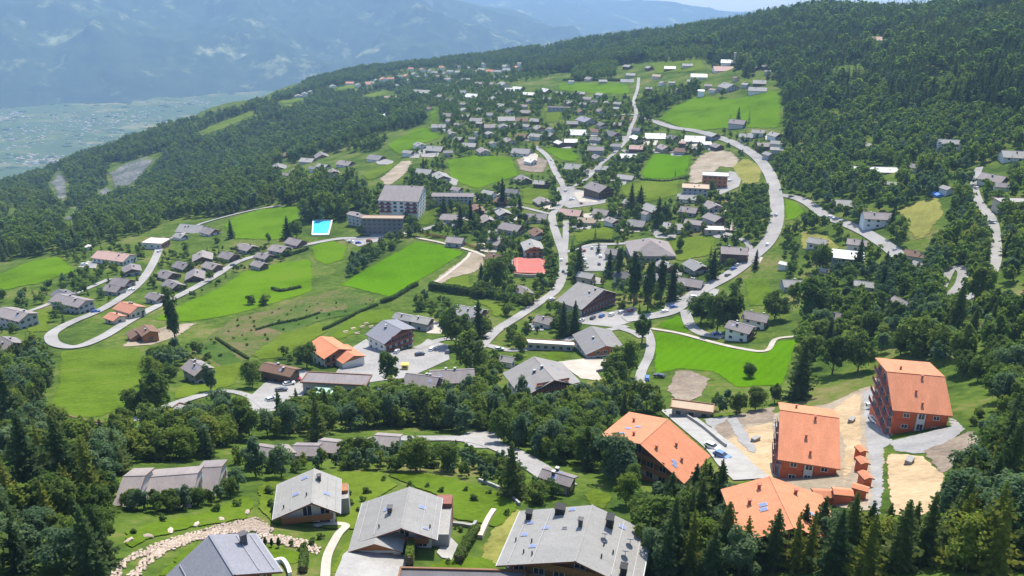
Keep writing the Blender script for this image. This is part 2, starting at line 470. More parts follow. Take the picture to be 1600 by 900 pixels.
class MB:
    """collects shapes; build() links them as ONE mesh object"""
    def __init__(s):
        s.v = []; s.f = []; s.m = []
    def add(s, vs_, fs, mi=0):
        o = len(s.v)
        s.v += [tuple(p) for p in vs_]
        s.f += [tuple(i + o for i in f) for f in fs]
        s.m += [mi] * len(fs)
        return s
    def box(s, x0, x1, y0, y1, z0, z1, mi=0):
        return s.add([(x0, y0, z0), (x1, y0, z0), (x1, y1, z0), (x0, y1, z0), (x0, y0, z1), (x1, y0, z1), (x1, y1, z1), (x0, y1, z1)],
                     [(0, 3, 2, 1), (4, 5, 6, 7), (0, 1, 5, 4), (1, 2, 6, 5), (2, 3, 7, 6), (3, 0, 4, 7)], mi)
    def prism(s, poly, y0, y1, mi=0, cap=None):
        """poly in the xz plane, counter-clockwise seen from -y, carried from y0 to y1"""
        n = len(poly)
        vs_ = [(x, y0, z) for x, z in poly] + [(x, y1, z) for x, z in poly]
        s.add(vs_, [(i, (i + 1) % n, n + (i + 1) % n, n + i)[::-1] for i in range(n)], mi)
        o = len(s.v) - 2 * n
        s.f += [tuple(o + i for i in range(n)), tuple(o + n + i for i in reversed(range(n)))]
        s.m += [mi if cap is None else cap] * 2
        return s
    def plan(s, poly, z0, z1, mi=0):
        n = len(poly)
        vs_ = [(x, y, z0) for x, y in poly] + [(x, y, z1) for x, y in poly]
        s.add(vs_, [(i, (i + 1) % n, n + (i + 1) % n, n + i) for i in range(n)] + [tuple(reversed(range(n))), tuple(range(n, 2 * n))], mi)
        return s
    def tube(s, p0, p1, r0, r1, n=6, mi=0):
        p0 = Vector(p0); p1 = Vector(p1)
        d = (p1 - p0).normalized()
        a = d.orthogonal().normalized(); b = d.cross(a)
        vs_ = []
        for p, r in ((p0, r0), (p1, r1)):
            for i in range(n):
                t = 2 * math.pi * i / n
                vs_.append(p + a * (math.cos(t) * r) + b * (math.sin(t) * r))
        return s.add(vs_, [(i, (i + 1) % n, n + (i + 1) % n, n + i) for i in range(n)] + [tuple(reversed(range(n))), tuple(range(n, 2 * n))], mi)
    def mesh(s, name, mats, smooth=False):
        me = bpy.data.meshes.new(name)
        me.from_pydata(s.v, [], s.f)
        for m_ in mats: me.materials.append(m_)
        if len(mats) > 1: me.polygons.foreach_set("material_index", s.m)
        if smooth: me.polygons.foreach_set("use_smooth", [True] * len(s.f))
        me.update()
        return me
    def build(s, name, mats, parent=None, loc=None, smooth=False):
        if not isinstance(mats, (list, tuple)): mats = [mats]
        return put(name, s.mesh(name, mats, smooth), parent, loc)

def put(name, me, parent=None, loc=None, rot=None, scale=None):
    o = bpy.data.objects.new(name, me)
    COL.objects.link(o)
    if parent is not None: o.parent = parent
    if loc is not None: o.location = loc
    if rot is not None: o.rotation_euler = rot
    if scale is not None: o.scale = scale
    return o

def tag(o, label=None, cat=None, group=None, kind=None):
    if label: o['label'] = label
    if cat: o['category'] = cat
    if group: o['group'] = group
    if kind: o['kind'] = kind
    return o

def empty(name, loc, rz=0.0):
    o = bpy.data.objects.new(name, None)
    o.empty_display_size = 0.5
    COL.objects.link(o)
    o.location = loc; o.rotation_euler = (0, 0, rz)
    return o

def mesh_np(name, V, F, mats, smooth=False):
    """mesh from numpy arrays; F is (n,3) or (n,4)"""
    me = bpy.data.meshes.new(name)
    k = F.shape[1]
    me.vertices.add(len(V)); me.vertices.foreach_set("co", np.ascontiguousarray(V, np.float32).ravel())
    me.loops.add(F.size); me.loops.foreach_set("vertex_index", np.ascontiguousarray(F, np.int32).ravel())
    me.polygons.add(len(F)); me.polygons.foreach_set("loop_start", np.arange(0, F.size, k, dtype=np.int32))
    me.update(calc_edges=True)
    for m_ in mats: me.materials.append(m_)
    me.polygons.foreach_set("use_smooth", [smooth] * len(F))
    me.validate()
    return me

def W(p):
    """survey coordinates (relative to the camera) to world"""
    return Vector((float(p[0]), float(p[1]), float(p[2]) + CAMZ))

def vnoise(x, y, seed=0):
    xi = np.floor(x).astype(np.int64); yi = np.floor(y).astype(np.int64)
    fx = x - xi; fy = y - yi
    fx = fx * fx * (3 - 2 * fx); fy = fy * fy * (3 - 2 * fy)
    def h(a, b):
        n = (a * 374761393 + b * 668265263 + seed * 1274126177) & 0x7fffffff
        n = ((n ^ (n >> 13)) * 1274126177) & 0x7fffffff
        return ((n ^ (n >> 16)) & 0xffff) / 65535.0
    return (h(xi, yi) * (1 - fx) + h(xi + 1, yi) * fx) * (1 - fy) + (h(xi, yi + 1) * (1 - fx) + h(xi + 1, yi + 1) * fx) * fy

def fbm(x, y, octv=5, seed=0, ridged=False):
    t = np.zeros_like(x); a = 0.5; f = 1.0
    for i in range(octv):
        n = vnoise(x * f, y * f, seed + i * 17)
        if ridged: n = 1 - np.abs(2 * n - 1)
        t += a * n; a *= 0.5; f *= 2.03
    return t

# ------------------------------------------------------------------ the setting: terrain, valley, mountains, haze
def polar_mesh(name, az, rr, zfun, mats, smooth=True, zmin=-1e9):
    A, Rr = np.meshgrid(az, rr)
    X = np.sin(A) * Rr; Y = np.cos(A) * Rr
    Z = np.maximum(zfun(X, Y, A, Rr), zmin)
    V = np.stack([X, Y, Z + CAMZ], -1).reshape(-1, 3)
    n, mm_ = len(rr), len(az)
    i = np.arange(n - 1)[:, None] * mm_ + np.arange(mm_ - 1)[None]
    F = np.stack([i, i + 1, i + mm_ + 1, i + mm_], -1).reshape(-1, 4)
    return mesh_np(name, V, F, mats, smooth)

FLOOR = -1010.0
az = np.radians(np.linspace(-58, 58, 465))
rr = np.concatenate([np.arange(8, 60, 6.0), np.arange(60, 400, 3.2), np.geomspace(400, 4300, 335)])
tm = M['ground']
tag(put("terrain", polar_mesh("terrain", az, rr, lambda X, Y, A, Q: hgt(X, Y), [tm], zmin=FLOOR + 4)), kind='structure')

def valley_z(X, Y, A, Q):
    return FLOOR + 10 * fbm(X / 900, Y / 900, 3, 3) + 70 * np.clip((fbm(X / 700, Y / 700, 3, 9) - 0.62) * 4, 0, 1) * (Q > 6000)
m, nt, b = new_mat("valley_fields")
tc = nt.nodes.new("ShaderNodeTexCoord")
vo = nt.nodes.new("ShaderNodeTexVoronoi"); vo.inputs["Scale"].default_value = 0.006
mp = nt.nodes.new("ShaderNodeMapping"); mp.inputs["Rotation"].default_value = (0, 0, 0.5); mp.inputs["Scale"].default_value = (1, 2.4, 1)
nt.links.new(tc.outputs["Object"], mp.inputs[0]); nt.links.new(mp.outputs[0], vo.inputs["Vector"])
sep = nt.nodes.new("ShaderNodeSeparateColor"); nt.links.new(vo.outputs["Color"], sep.inputs[0])
fields = ramp(nt, sep.outputs[0], [(0.1, (0.03, 0.055, 0.012)), (0.4, (0.09, 0.125, 0.022)), (0.65, (0.16, 0.16, 0.045)), (0.9, (0.23, 0.19, 0.09))])
nt.links.new(mixc(nt, ramp(nt, noise(nt, 0.0015, 5, 0.7), [(0.40, (0, 0, 0)), (0.55, (1, 1, 1))]), fields, (0.06, 0.09, 0.025)), b.inputs["Base Color"])
b.inputs["Roughness"].default_value = 1.0
b.inputs["Specular IOR Level"].default_value = 0.0
tag(put("valley_floor", polar_mesh("valley_floor", np.radians(np.linspace(-50, 50, 160)), np.geomspace(2300, 9000, 120), valley_z, [m])), kind='structure')

def crest_z(uv, r):
    """height profile over azimuth of a crest seen at pixels (u, v), r metres away"""
    P = np.array([spot(u, v, r) for u, v in uv])
    return np.arctan2(P[:, 0], P[:, 1]), P[:, 2]

def mountain(name, uv, rf, rc, rb, seed, mat, amp, naz, nr, sx):
    ca, cz = crest_z(uv, rc)
    def zf(X, Y, A, Q):
        top = np.interp(A, ca, cz)
        foot = rf + 900 * (fbm(A * 9.0, A * 0 + 3.0, 3, seed) - 0.5)
        t = np.clip((Q - foot) / (rc - foot), 0, 1)
        back = np.clip((Q - rc) / (rb - rc), 0, 1)
        prof = t ** 0.85
        z = FLOOR - 15 + (top - FLOOR) * prof * (1 - 0.5 * back ** 1.5)
        rid = fbm(X / sx + 0.3 * fbm(Y / sx, X / sx, 2, seed + 5), Y / (sx * 1.4), 5, seed, True) - 0.62
        z = z + amp * rid * np.clip(t * 3.5, 0, 1) * np.clip((1.04 - t) * 5 + 0.10, 0, 1)
        return z
    a = np.linspace(ca[0], ca[-1], naz)
    return tag(put(name, polar_mesh(name, a, np.concatenate([np.linspace(rf - 700, rc, nr), np.linspace(rc, rb, 16)[1:]]), zf, [mat])), kind='structure')

def mountain_mat(name, seed):
    m, nt, b = new_mat(name)
    wood = ramp(nt, noise(nt, 0.006, 6, 0.75), [(0.3, (0.014, 0.026, 0.014)), (0.6, (0.045, 0.066, 0.030)), (0.8, (0.10, 0.11, 0.055))])
    mead = ramp(nt, noise(nt, 0.010, 4, 0.7), [(0.3, (0.18, 0.21, 0.08)), (0.6, (0.30, 0.30, 0.14)), (0.8, (0.55, 0.50, 0.38))])
    n1 = noise(nt, 0.0022, 7, 0.75)
    col = mixc(nt, ramp(nt, n1, [(0.56, (0, 0, 0)), (0.66, (1, 1, 1))]), wood, mead)
    geo = nt.nodes.new("ShaderNodeNewGeometry")
    sx_ = nt.nodes.new("ShaderNodeSeparateXYZ"); nt.links.new(geo.outputs["Normal"], sx_.inputs[0])
    rk = ramp(nt, sx_.outputs[2], [(0.45, (1, 1, 1)), (0.58, (0, 0, 0))])
    col = mixc(nt, rk, col, (0.22, 0.22, 0.22))
    nt.links.new(col, b.inputs["Base Color"]); b.inputs["Roughness"].default_value = 0.95
    b.inputs["Specular IOR Level"].default_value = 0.0
    return m
mountain("mountain_range", [(-520, -120), (0, -70), (300, -40), (560, -24), (680, -8), (740, 0), (800, 14), (850, 36), (890, 60), (930, 88), (1100, 110)], 7300, 10400, 12500, 21, mountain_mat("wooded_mountainside", 1), 950, 340, 130, 1500)
mountain("far_mountain_range", [(300, -40), (700, -34), (850, -12), (930, -4), (1000, 0), (1045, 6), (1120, 18), (1230, 24), (1500, 28), (1900, 30)], 13000, 17500, 19500, 33, mountain_mat("far_mountainside", 2), 700, 170, 60, 2600)

hz = MB().box(-16500, 16500, -250, 20400, CAMZ - 1040, CAMZ + 560)
m = bpy.data.materials.new("haze"); m.use_nodes = True
nt = m.node_tree; nt.nodes.clear()
out = nt.nodes.new("ShaderNodeOutputMaterial")
pv = nt.nodes.new("ShaderNodeVolumePrincipled")
pv.inputs["Color"].default_value = (0.40, 0.64, 0.95, 1)
pv.inputs["Density"].default_value = HAZE = 0.92e-4
pv.inputs["Anisotropy"].default_value = 0.0
nt.links.new(pv.outputs[0], out.inputs["Volume"])
tag(hz.build("haze", m), kind='stuff')

# town on the valley floor, far too small to pick apart
rt = np.random.default_rng(77)
tb = MB()
cs = [(35, 215, 55, 20), (120, 190, 60, 16), (200, 180, 60, 14), (290, 160, 45, 10), (60, 250, 40, 10), (20, 180, 30, 10), (440, 133, 30, 5), (150, 205, 90, 22)]
for k in range(520):
    c = cs[rt.integers(len(cs))]
    u, v = rt.normal(c[0], c[2] * 0.5), rt.normal(c[1], c[3] * 0.5)
    d = ray(u, v)
    if d[2] > -0.08: continue
    p = d * (FLOOR + 4) / d[2]
    s_ = rt.uniform(4, 9); q = rt.uniform(4, 8); h_ = rt.uniform(2, 9)
    r_ = rt.random()
    z0 = CAMZ + FLOOR - 2
    tb.box(p[0] - s_, p[0] + s_, p[1] - q, p[1] + q, z0, z0 + 6 + h_, 0 if r_ < 0.45 else (1 if r_ < 0.75 else 2))
tag(tb.build("valley_town", [M['beige'], M['roof_pink'], M['greywall']]), kind='stuff')
td = MB()
for k in range(420):
    u, v = rt.uniform(-40, 470), rt.uniform(130, 290)
    d = ray(u, v)
    if d[2] > -0.09: continue
    p = d * (FLOOR + 3) / d[2]
    n_ = 6; rr_ = rt.uniform(8, 26); hh = rt.uniform(8, 18)
    z0 = CAMZ + FLOOR - 3
    ring = [(p[0] + rr_ * math.cos(6.283 * i / n_) * rt.uniform(.7, 1.2) * 1.8, p[1] + rr_ * math.sin(6.283 * i / n_) * rt.uniform(.7, 1.2)) for i in range(n_)]
    td.add([(x, y, z0) for x, y in ring] + [(p[0] + (x - p[0]) * .6, p[1] + (y - p[1]) * .6, z0 + hh) for x, y in ring], [(i, (i + 1) % n_, n_ + (i + 1) % n_, n_ + i) for i in range(n_)] + [tuple(range(n_, 2 * n_))])
tag(td.build("valley_groves", M['leaf']), kind='stuff')

# ------------------------------------------------------------------ ground cover laid over the terrain
from mathutils.geometry import delaunay_2d_cdt
_layer = [0]
def off(r):
    return 0.04 + r * 0.0004 + (_layer[0] % 40) * 0.004

def drape(name, world_poly, mat, step=None, label=None):
    """a sheet over the terrain inside the world polygon"""
    P = np.asarray(world_poly)[:, :2]
    r = np.hypot(P[:, 0], P[:, 1]).mean()
    step = step or max(1.2, r * 0.0065)
    x0, y0 = P.min(0); x1, y1 = P.max(0)
    gx, gy = np.meshgrid(np.arange(x0, x1, step), np.arange(y0, y1, step))
    pts = np.stack([gx.ravel(), gy.ravel()], -1)
    edge = []
    for i in range(len(P)):
        a, b_ = P[i], P[(i + 1) % len(P)]
        n = max(1, int(np.hypot(*(b_ - a)) / step))
        for k in range(n): edge.append(a + (b_ - a) * k / n)
    edge = np.array(edge)
    n = len(edge)
    vs_ = [Vector(p) for p in edge] + [Vector(p) for p in pts]
    res = delaunay_2d_cdt(vs_, [], [list(range(n))], 1, 1e-4)
    V = np.array([tuple(v) for v in res[0]]); F = np.array(res[2])
    rv = np.hypot(V[:, 0], V[:, 1])
    Z = hgt(V[:, 0], V[:, 1]) + off(rv) + CAMZ
    _layer[0] += 1
    me = mesh_np(name, np.column_stack([V, Z]), F, [mat], True)
    dist = np.full(len(V), 1e9)
    for i in range(len(P)):
        a, b_ = P[i], P[(i + 1) % len(P)]
        e = b_ - a
        t = np.clip(((V - a) @ e) / max(e @ e, 1e-9), 0, 1)
        dist = np.minimum(dist, np.hypot(*(V - a - t[:, None] * e).T))
    E_ = np.clip(dist / max(1.6, step * 1.3), 0, 1).astype(np.float32)
    a_ = me.attributes.new("edge", 'FLOAT', 'POINT')
    a_.data.foreach_set("value", E_)
    o = put(name, me)
    return tag(o, label, kind='structure')

def rough_edge(poly, amp=1.2, n=7):
    """pixel polygon with a slightly irregular outline"""
    out = []
    for i in range(len(poly)):
        a = poly[i]; b_ = poly[(i + 1) % len(poly)]
        L = math.hypot(b_[0] - a[0], b_[1] - a[1])
        k = max(1, int(L / n))
        for j in range(k):
            t = j / k
            out.append((a[0] + (b_[0] - a[0]) * t + rnd.uniform(-amp, amp), a[1] + (b_[1] - a[1]) * t + rnd.uniform(-amp, amp) * 0.5))
    return out

KEEP = np.zeros((900, 1600), np.float32)         # ground that the photograph shows unhidden
def fill_mask(mask, poly, val=1.0):
    P = np.asarray(poly, float)
    x0, y0 = np.floor(P.min(0)).astype(int); x1, y1 = np.ceil(P.max(0)).astype(int)
    x0, y0 = max(x0, 0), max(y0, 0); x1, y1 = min(x1, 1599), min(y1, 899)
    if x1 < x0 or y1 < y0: return
    gx, gy = np.meshgrid(np.arange(x0, x1 + 1) + 0.5, np.arange(y0, y1 + 1) + 0.5)
    ins = np.zeros(gx.shape, bool)
    for i in range(len(P)):
        xa, ya = P[i]; xb, yb = P[(i + 1) % len(P)]
        if ya == yb: continue
        c = ((ya > gy) != (yb > gy)) & (gx < (xb - xa) * (gy - ya) / (yb - ya) + xa)
        ins ^= c
    sub = mask[y0:y1 + 1, x0:x1 + 1]
    sub[ins] = val

def field(name, poly, mat, keep=True, rough=1.2):
    q = rough_edge(poly, rough)
    g = ground([p[0] for p in q], [p[1] for p in q])
    g = g[~np.isnan(g[:, 0])]
    if keep: fill_mask(KEEP, poly)
    return drape(name, g, M[mat])

def smooth_line(P, per=6):
    P = [np.asarray(p, float) for p in P]
    P = [2 * P[0] - P[1]] + P + [2 * P[-1] - P[-2]]
    out = []
    for i in range(1, len(P) - 2):
        for k in range(per):
            t = k / per
            a, b_, c, d = P[i - 1], P[i], P[i + 1], P[i + 2]
            out.append(0.5 * ((2 * b_) + (c - a) * t + (2 * a - 5 * b_ + 4 * c - d) * t * t + (3 * b_ - 3 * c + d - a) * t ** 3))
    out.append(P[-2])
    return np.array(out)

def road(name, line, width, mat='road', keep=True):
    g = ground([p[0] for p in line], [p[1] for p in line])
    g = g[~np.isnan(g[:, 0])][:, :2]
    c = smooth_line(g, 8)
    d = np.gradient(c, axis=0); d /= np.maximum(np.hypot(d[:, 0], d[:, 1]), 1e-6)[:, None]
    nrm = np.stack([-d[:, 1], d[:, 0]], -1)
    cols = np.array([-0.5, -0.25, 0, 0.25, 0.5]) * width
    V = (c[:, None, :] + nrm[:, None, :] * cols[None, :, None]).reshape(-1, 2)
    r = np.hypot(V[:, 0], V[:, 1])
    Z = hgt(V[:, 0], V[:, 1]) + off(r) + 0.165 + CAMZ
    _layer[0] += 1
    n, k = len(c), len(cols)
    i = np.arange(n - 1)[:, None] * k + np.arange(k - 1)[None]
    F = np.stack([i, i + 1, i + k + 1, i + k], -1).reshape(-1, 4)[:, ::-1]
    o = tag(put(name, mesh_np(name, np.column_stack([V, Z]), F, [M[mat]], True)), kind='structure')
    if keep:
        e = V.reshape(n, k, 2)
        for j in range(n - 1):
            q = np.array([e[j, 0], e[j + 1, 0], e[j + 1, -1], e[j, -1]])
            p, _f = project(np.column_stack([q, hgt(q[:, 0], q[:, 1])]))
            fill_mask(KEEP, p)
    return o

# meadows, lawns, bare ground (outlines read off the photograph, laid on the terrain)
for nm, mt, pl in [
    ("football_pitch", 'grass_vivid', [(528, 446), (570, 420), (652, 376), (690, 384), (729, 394), (690, 420), (614, 467), (570, 456)]),
    ("meadow", 'grass_meadow', [(236, 500), (290, 472), (345, 448), (378, 424), (430, 412), (488, 404), (492, 430), (490, 456), (445, 470), (370, 492), (305, 503), (268, 504)]),
    ("meadow", 'grass_meadow', [(345, 352), (370, 338), (402, 327), (470, 321), (474, 345), (470, 372), (425, 376), (362, 374)]),
    ("meadow", 'grass_meadow', [(484, 387), (500, 378), (522, 375), (547, 386), (541, 405), (510, 416), (488, 407)]),
    ("meadow", 'grass_lawn', [(72, 645), (88, 600), (92, 549), (160, 545), (222, 546), (226, 590), (229, 615), (208, 634), (160, 652), (110, 655)]),
    ("meadow", 'grass_vivid', [(1021, 516), (1065, 524), (1148, 545), (1195, 551), (1215, 532), (1249, 530), (1240, 560), (1226, 602), (1150, 607), (1112, 582), (1060, 577), (1020, 587)]),
    ("meadow", 'grass_vivid', [(1022, 510), (1040, 500), (1062, 491), (1082, 514), (1070, 523), (1045, 517)]),
    ("meadow", 'grass_meadow', [(1024, 186), (1052, 166), (1090, 149), (1150, 155), (1205, 140), (1223, 144), (1224, 202), (1150, 201), (1075, 206)]),
    ("meadow", 'grass_meadow', [(868, 129), (985, 130), (989, 148), (930, 148), (868, 141)]),
    ("meadow", 'grass_meadow', [(694, 251), (745, 242), (802, 245), (814, 275), (780, 285), (745, 298), (702, 282)]),
    ("meadow", 'grass_vivid', [(998, 272), (1008, 255), (1020, 240), (1083, 242), (1076, 274), (1040, 281), (1005, 279)]),
    ("meadow", 'grass_meadow', [(844, 232), (866, 229), (896, 231), (908, 248), (900, 254), (872, 251)]),
    ("meadow", 'grass_meadow', [(1221, 315), (1245, 312), (1262, 332), (1240, 346), (1224, 347)]),
    ("meadow", 'grass_dry', [(1398, 330), (1430, 316), (1470, 306), (1480, 334), (1455, 366), (1436, 382), (1420, 370)]),
    ("meadow", 'grass_lawn', [(1161, 437), (1195, 431), (1214, 455), (1206, 478), (1166, 480)]),
    ("vineyard_slope", 'scrub', [(292, 552), (330, 520), (362, 498), (420, 484), (462, 468), (525, 452), (590, 466), (575, 486), (510, 500), (440, 528), (385, 566), (340, 575)]),
    ("vine_strip", 'vine_rows', [(408, 512), (470, 494), (530, 484), (588, 470), (572, 488), (510, 500), (446, 522)]),
    ("vine_strip", 'vine_rows', [(300, 548), (330, 530), (352, 540), (384, 566), (345, 574)]),
    ("meadow", 'grass_soft', [(392, 552), (440, 521), (502, 503), (516, 517), (480, 540), (440, 560), (405, 565)]),
    ("lawn", 'grass_lawn', [(508, 526), (555, 490), (612, 480), (628, 500), (578, 508), (535, 533)]),
    ("meadow", 'grass_meadow', [(-30, 440), (50, 407), (98, 400), (122, 424), (60, 444), (-20, 460)]),
    ("meadow", 'grass_soft', [(25, 495), (80, 482), (82, 520), (40, 520)]),
    ("meadow", 'grass_meadow', [(600, 228), (640, 206), (668, 198), (694, 214), (660, 226), (620, 246)]),
    ("meadow", 'grass_meadow', [(664, 168), (685, 168), (686, 191), (670, 191)]),
    ("meadow", 'grass_soft', [(560, 273), (600, 258), (625, 252), (615, 264), (578, 287)]),
    ("meadow", 'grass_lawn', [(650, 352), (672, 326), (684, 325), (682, 348), (668, 353)]),
    ("meadow", 'grass_soft', [(815, 292), (862, 296), (862, 312), (830, 322), (812, 318)]),
    ("meadow", 'grass_soft', [(890, 362), (960, 352), (962, 376), (900, 380)]),
    ("meadow", 'grass_soft', [(965, 290), (1010, 282), (1066, 278), (1062, 305), (1010, 318), (970, 305)]),
    ("meadow", 'grass_soft', [(1040, 375), (1090, 368), (1120, 372), (1118, 398), (1060, 410), (1042, 400)]),
    ("meadow", 'grass_soft', [(670, 458), (700, 435), (735, 428), (740, 450), (700, 462)]),
    ("lawn", 'grass_soft', [(700, 462), (780, 474), (800, 485), (770, 500), (760, 480)]),
    ("meadow", 'grass_dry', [(1245, 360), (1290, 365), (1318, 388), (1300, 400), (1250, 390)]),
    ("meadow", 'grass_dry', [(1140, 262), (1165, 244), (1196, 262), (1192, 285), (1160, 292)]),
    ("meadow", 'grass_soft', [(1012, 100), (1100, 92), (1110, 112), (1020, 116)]),
    ("meadow", 'grass_soft', [(845, 168), (880, 170), (878, 190), (850, 192)]),
    ("lawn", 'grass_lawn', [(188, 832), (240, 816), (320, 800), (392, 768), (402, 790), (390, 812), (330, 822), (250, 840), (192, 868)]),
    ("lawn", 'grass_lawn', [(232, 905), (270, 870), (305, 845), (330, 840), (300, 880), (275, 905)]),
    ("meadow", 'grass_soft', [(398, 762), (430, 748), (530, 738), (600, 737), (625, 760), (585, 785), (560, 830), (530, 830), (425, 822), (400, 800)]),
    ("meadow", 'grass_lawn', [(598, 742), (640, 737), (700, 745), (780, 768), (815, 792), (780, 835), (755, 822), (700, 812), (690, 780), (640, 760)]),
    ("meadow", 'grass_dry', [(772, 800), (800, 792), (828, 803), (800, 860), (780, 886), (745, 890), (752, 850)]),
    ("lawn", 'grass_lawn', [(398, 852), (430, 852), (478, 864), (474, 885), (440, 884), (412, 876)]),
    ("lawn", 'grass_soft', [(512, 890), (540, 836), (550, 832), (556, 862), (530, 905), (512, 905)]),
    ("lawn", 'grass_lawn', [(642, 892), (690, 872), (740, 868), (770, 870), (785, 892), (720, 910), (640, 910)]),
    ("meadow", 'grass_soft', [(905, 770), (930, 762), (960, 775), (950, 800), (920, 790)]),
    ("meadow", 'grass_lawn', [(842, 552), (885, 545), (892, 560), (860, 567)]),
    ("lawn", 'grass_soft', [(390, 540), (330, 565), (300, 590), (270, 610), (268, 625), (318, 618), (372, 600)]),
]:
    field(nm, pl, mt, keep=(mt not in ('scrub', 'vine_rows')))

for nm, pl in [("cliff", [(76, 288), (92, 262), (108, 280), (110, 308), (90, 316)]), ("cliff", [(166, 272), (196, 256), (222, 246), (248, 242), (236, 262), (205, 290), (176, 296)]), ("cliff", [(94, 344), (118, 322), (134, 328), (104, 350)]), ("cliff", [(8, 345), (22, 316), (30, 322), (18, 347)]), ("cliff", [(150, 300), (170, 292), (182, 300), (158, 310)])]:
    field(nm, pl, 'rock', rough=2.0)
for pl in [[(308, 206), (345, 190), (398, 172), (404, 178), (350, 202), (318, 212)], [(210, 255), (240, 240), (262, 236), (240, 250)], [(430, 160), (470, 152), (480, 156), (440, 166)], [(1290, 172), (1306, 160), (1312, 178), (1296, 184)], [(520, 137), (555, 132), (560, 138), (525, 144)],
           [(560, 152), (600, 140), (622, 144), (580, 154)]]:
    field("clearing", pl, 'grass_soft', rough=2.0)

_layer[0] = 0
for nm, mt, pl in [
    ("site_earth", 'earth_pale', [(1120, 676), (1160, 656), (1215, 644), (1295, 630), (1345, 606), (1370, 602), (1388, 690), (1384, 760), (1380, 800), (1330, 800), (1300, 792), (1215, 770), (1180, 758), (1150, 720)]),
    ("sand_lot", 'sand', [(1296, 642), (1340, 610), (1348, 622), (1350, 700), (1322, 766), (1312, 756), (1316, 700)]),
    ("sand_lot", 'sand', [(1380, 702), (1396, 708), (1445, 712), (1480, 742), (1474, 795), (1430, 812), (1388, 805), (1382, 750)]),
    ("sand_lot", 'sand', [(1130, 690), (1165, 668), (1212, 658), (1216, 700), (1210, 760), (1168, 748), (1146, 715)]),
    ("gravel_lane", 'gravel', [(1344, 612), (1368, 608), (1384, 650), (1398, 690), (1384, 704), (1386, 760), (1380, 805), (1352, 808), (1358, 760), (1350, 700)]),
    ("gravel_apron", 'gravel', [(1476, 598), (1492, 650), (1512, 672), (1478, 700), (1440, 712), (1392, 706), (1385, 690), (1478, 668)]),
    ("gravel_apron", 'gravel', [(1095, 655), (1128, 650), (1160, 652), (1136, 690), (1118, 682)]),
    ("painted_earth_shade", 'soil', [(1112, 668), (1140, 650), (1180, 640), (1214, 634), (1212, 660), (1170, 664), (1140, 684), (1125, 690)]),  # tree shade on the lot, put into the colour as darker soil
    ("rubble_bank", 'soil', [(1436, 706), (1475, 690), (1520, 668), (1540, 690), (1500, 728), (1470, 745)]),
    ("building_site", 'earth_pale', [(1075, 262), (1090, 243), (1112, 234), (1144, 236), (1160, 250), (1150, 266), (1128, 262), (1100, 285), (1072, 290)]),
    ("bare_yard", 'soil', [(802, 250), (835, 240), (860, 252), (852, 272), (812, 268)]),
    ("bare_track", 'earth_pale', [(688, 428), (722, 404), (742, 388), (758, 396), (760, 415), (742, 428), (712, 434), (690, 446), (672, 440)]),
    ("yard", 'earth_pale', [(205, 526), (262, 508), (312, 504), (282, 526), (240, 540), (185, 544)]),
    ("bare_soil", 'soil', [(1052, 580), (1080, 578), (1112, 592), (1100, 620), (1060, 634), (1040, 610)]),
    ("earth_slope", 'earth_pale', [(590, 280), (625, 252), (648, 250), (640, 268), (620, 286), (600, 294)]),
    ("parking", 'road', [(412, 600), (440, 585), (478, 578), (486, 592), (478, 615), (440, 640), (400, 648), (380, 630)]),
    ("plaza", 'road', [(548, 545), (572, 530), (600, 552), (650, 545), (668, 530), (700, 540), (702, 562), (640, 590), (560, 600), (520, 590)]),
    ("parking", 'road', [(907, 386), (948, 384), (946, 424), (905, 424)]),
    ("parking", 'road', [(910, 482), (950, 488), (992, 480), (1000, 500), (960, 512), (905, 506)]),
    ("courtyard", 'path', [(872, 566), (920, 560), (968, 562), (955, 576), (932, 580), (942, 596), (908, 592)]),
    ("village_square", 'road', [(868, 294), (890, 290), (916, 302), (948, 312), (945, 318), (890, 326), (868, 318)]),
    ("driveway", 'concrete', [(536, 868), (552, 854), (600, 858), (632, 868), (638, 905), (522, 905)]),
    ("terrace", 'concrete', [(684, 838), (704, 796), (703, 790), (690, 790), (684, 800)]),
    ("terrace", 'concrete', [(682, 864), (702, 838), (716, 852), (706, 876), (690, 872)]),
    ("terrace", 'concrete', [(782, 880), (798, 850), (816, 818), (824, 818), (806, 858), (795, 890)]),
    ("parking", 'road', [(535, 374), (575, 372), (600, 352), (612, 362), (590, 378), (560, 386)]),
    ("parking", 'road', [(122, 418), (138, 408), (152, 412), (150, 420)]),
    ("parking", 'road', [(715, 684), (735, 674), (772, 676), (784, 690), (770, 702), (735, 700)]),
    ("asphalt_strip", 'gravel', [(1204, 655), (1216, 650), (1218, 720), (1212, 748), (1206, 744)]),
    ("asphalt_strip", 'gravel', [(1132, 655), (1152, 650), (1185, 700), (1180, 720), (1150, 690)]),
    ("parking", 'road', [(1040, 475), (1060, 462), (1068, 480), (1055, 492), (1035, 492)]),
    ("school_yard", 'road', [(1112, 288), (1140, 268), (1160, 272), (1155, 292), (1125, 305)]),
]:
    field(nm, pl, mt, rough=0.6)

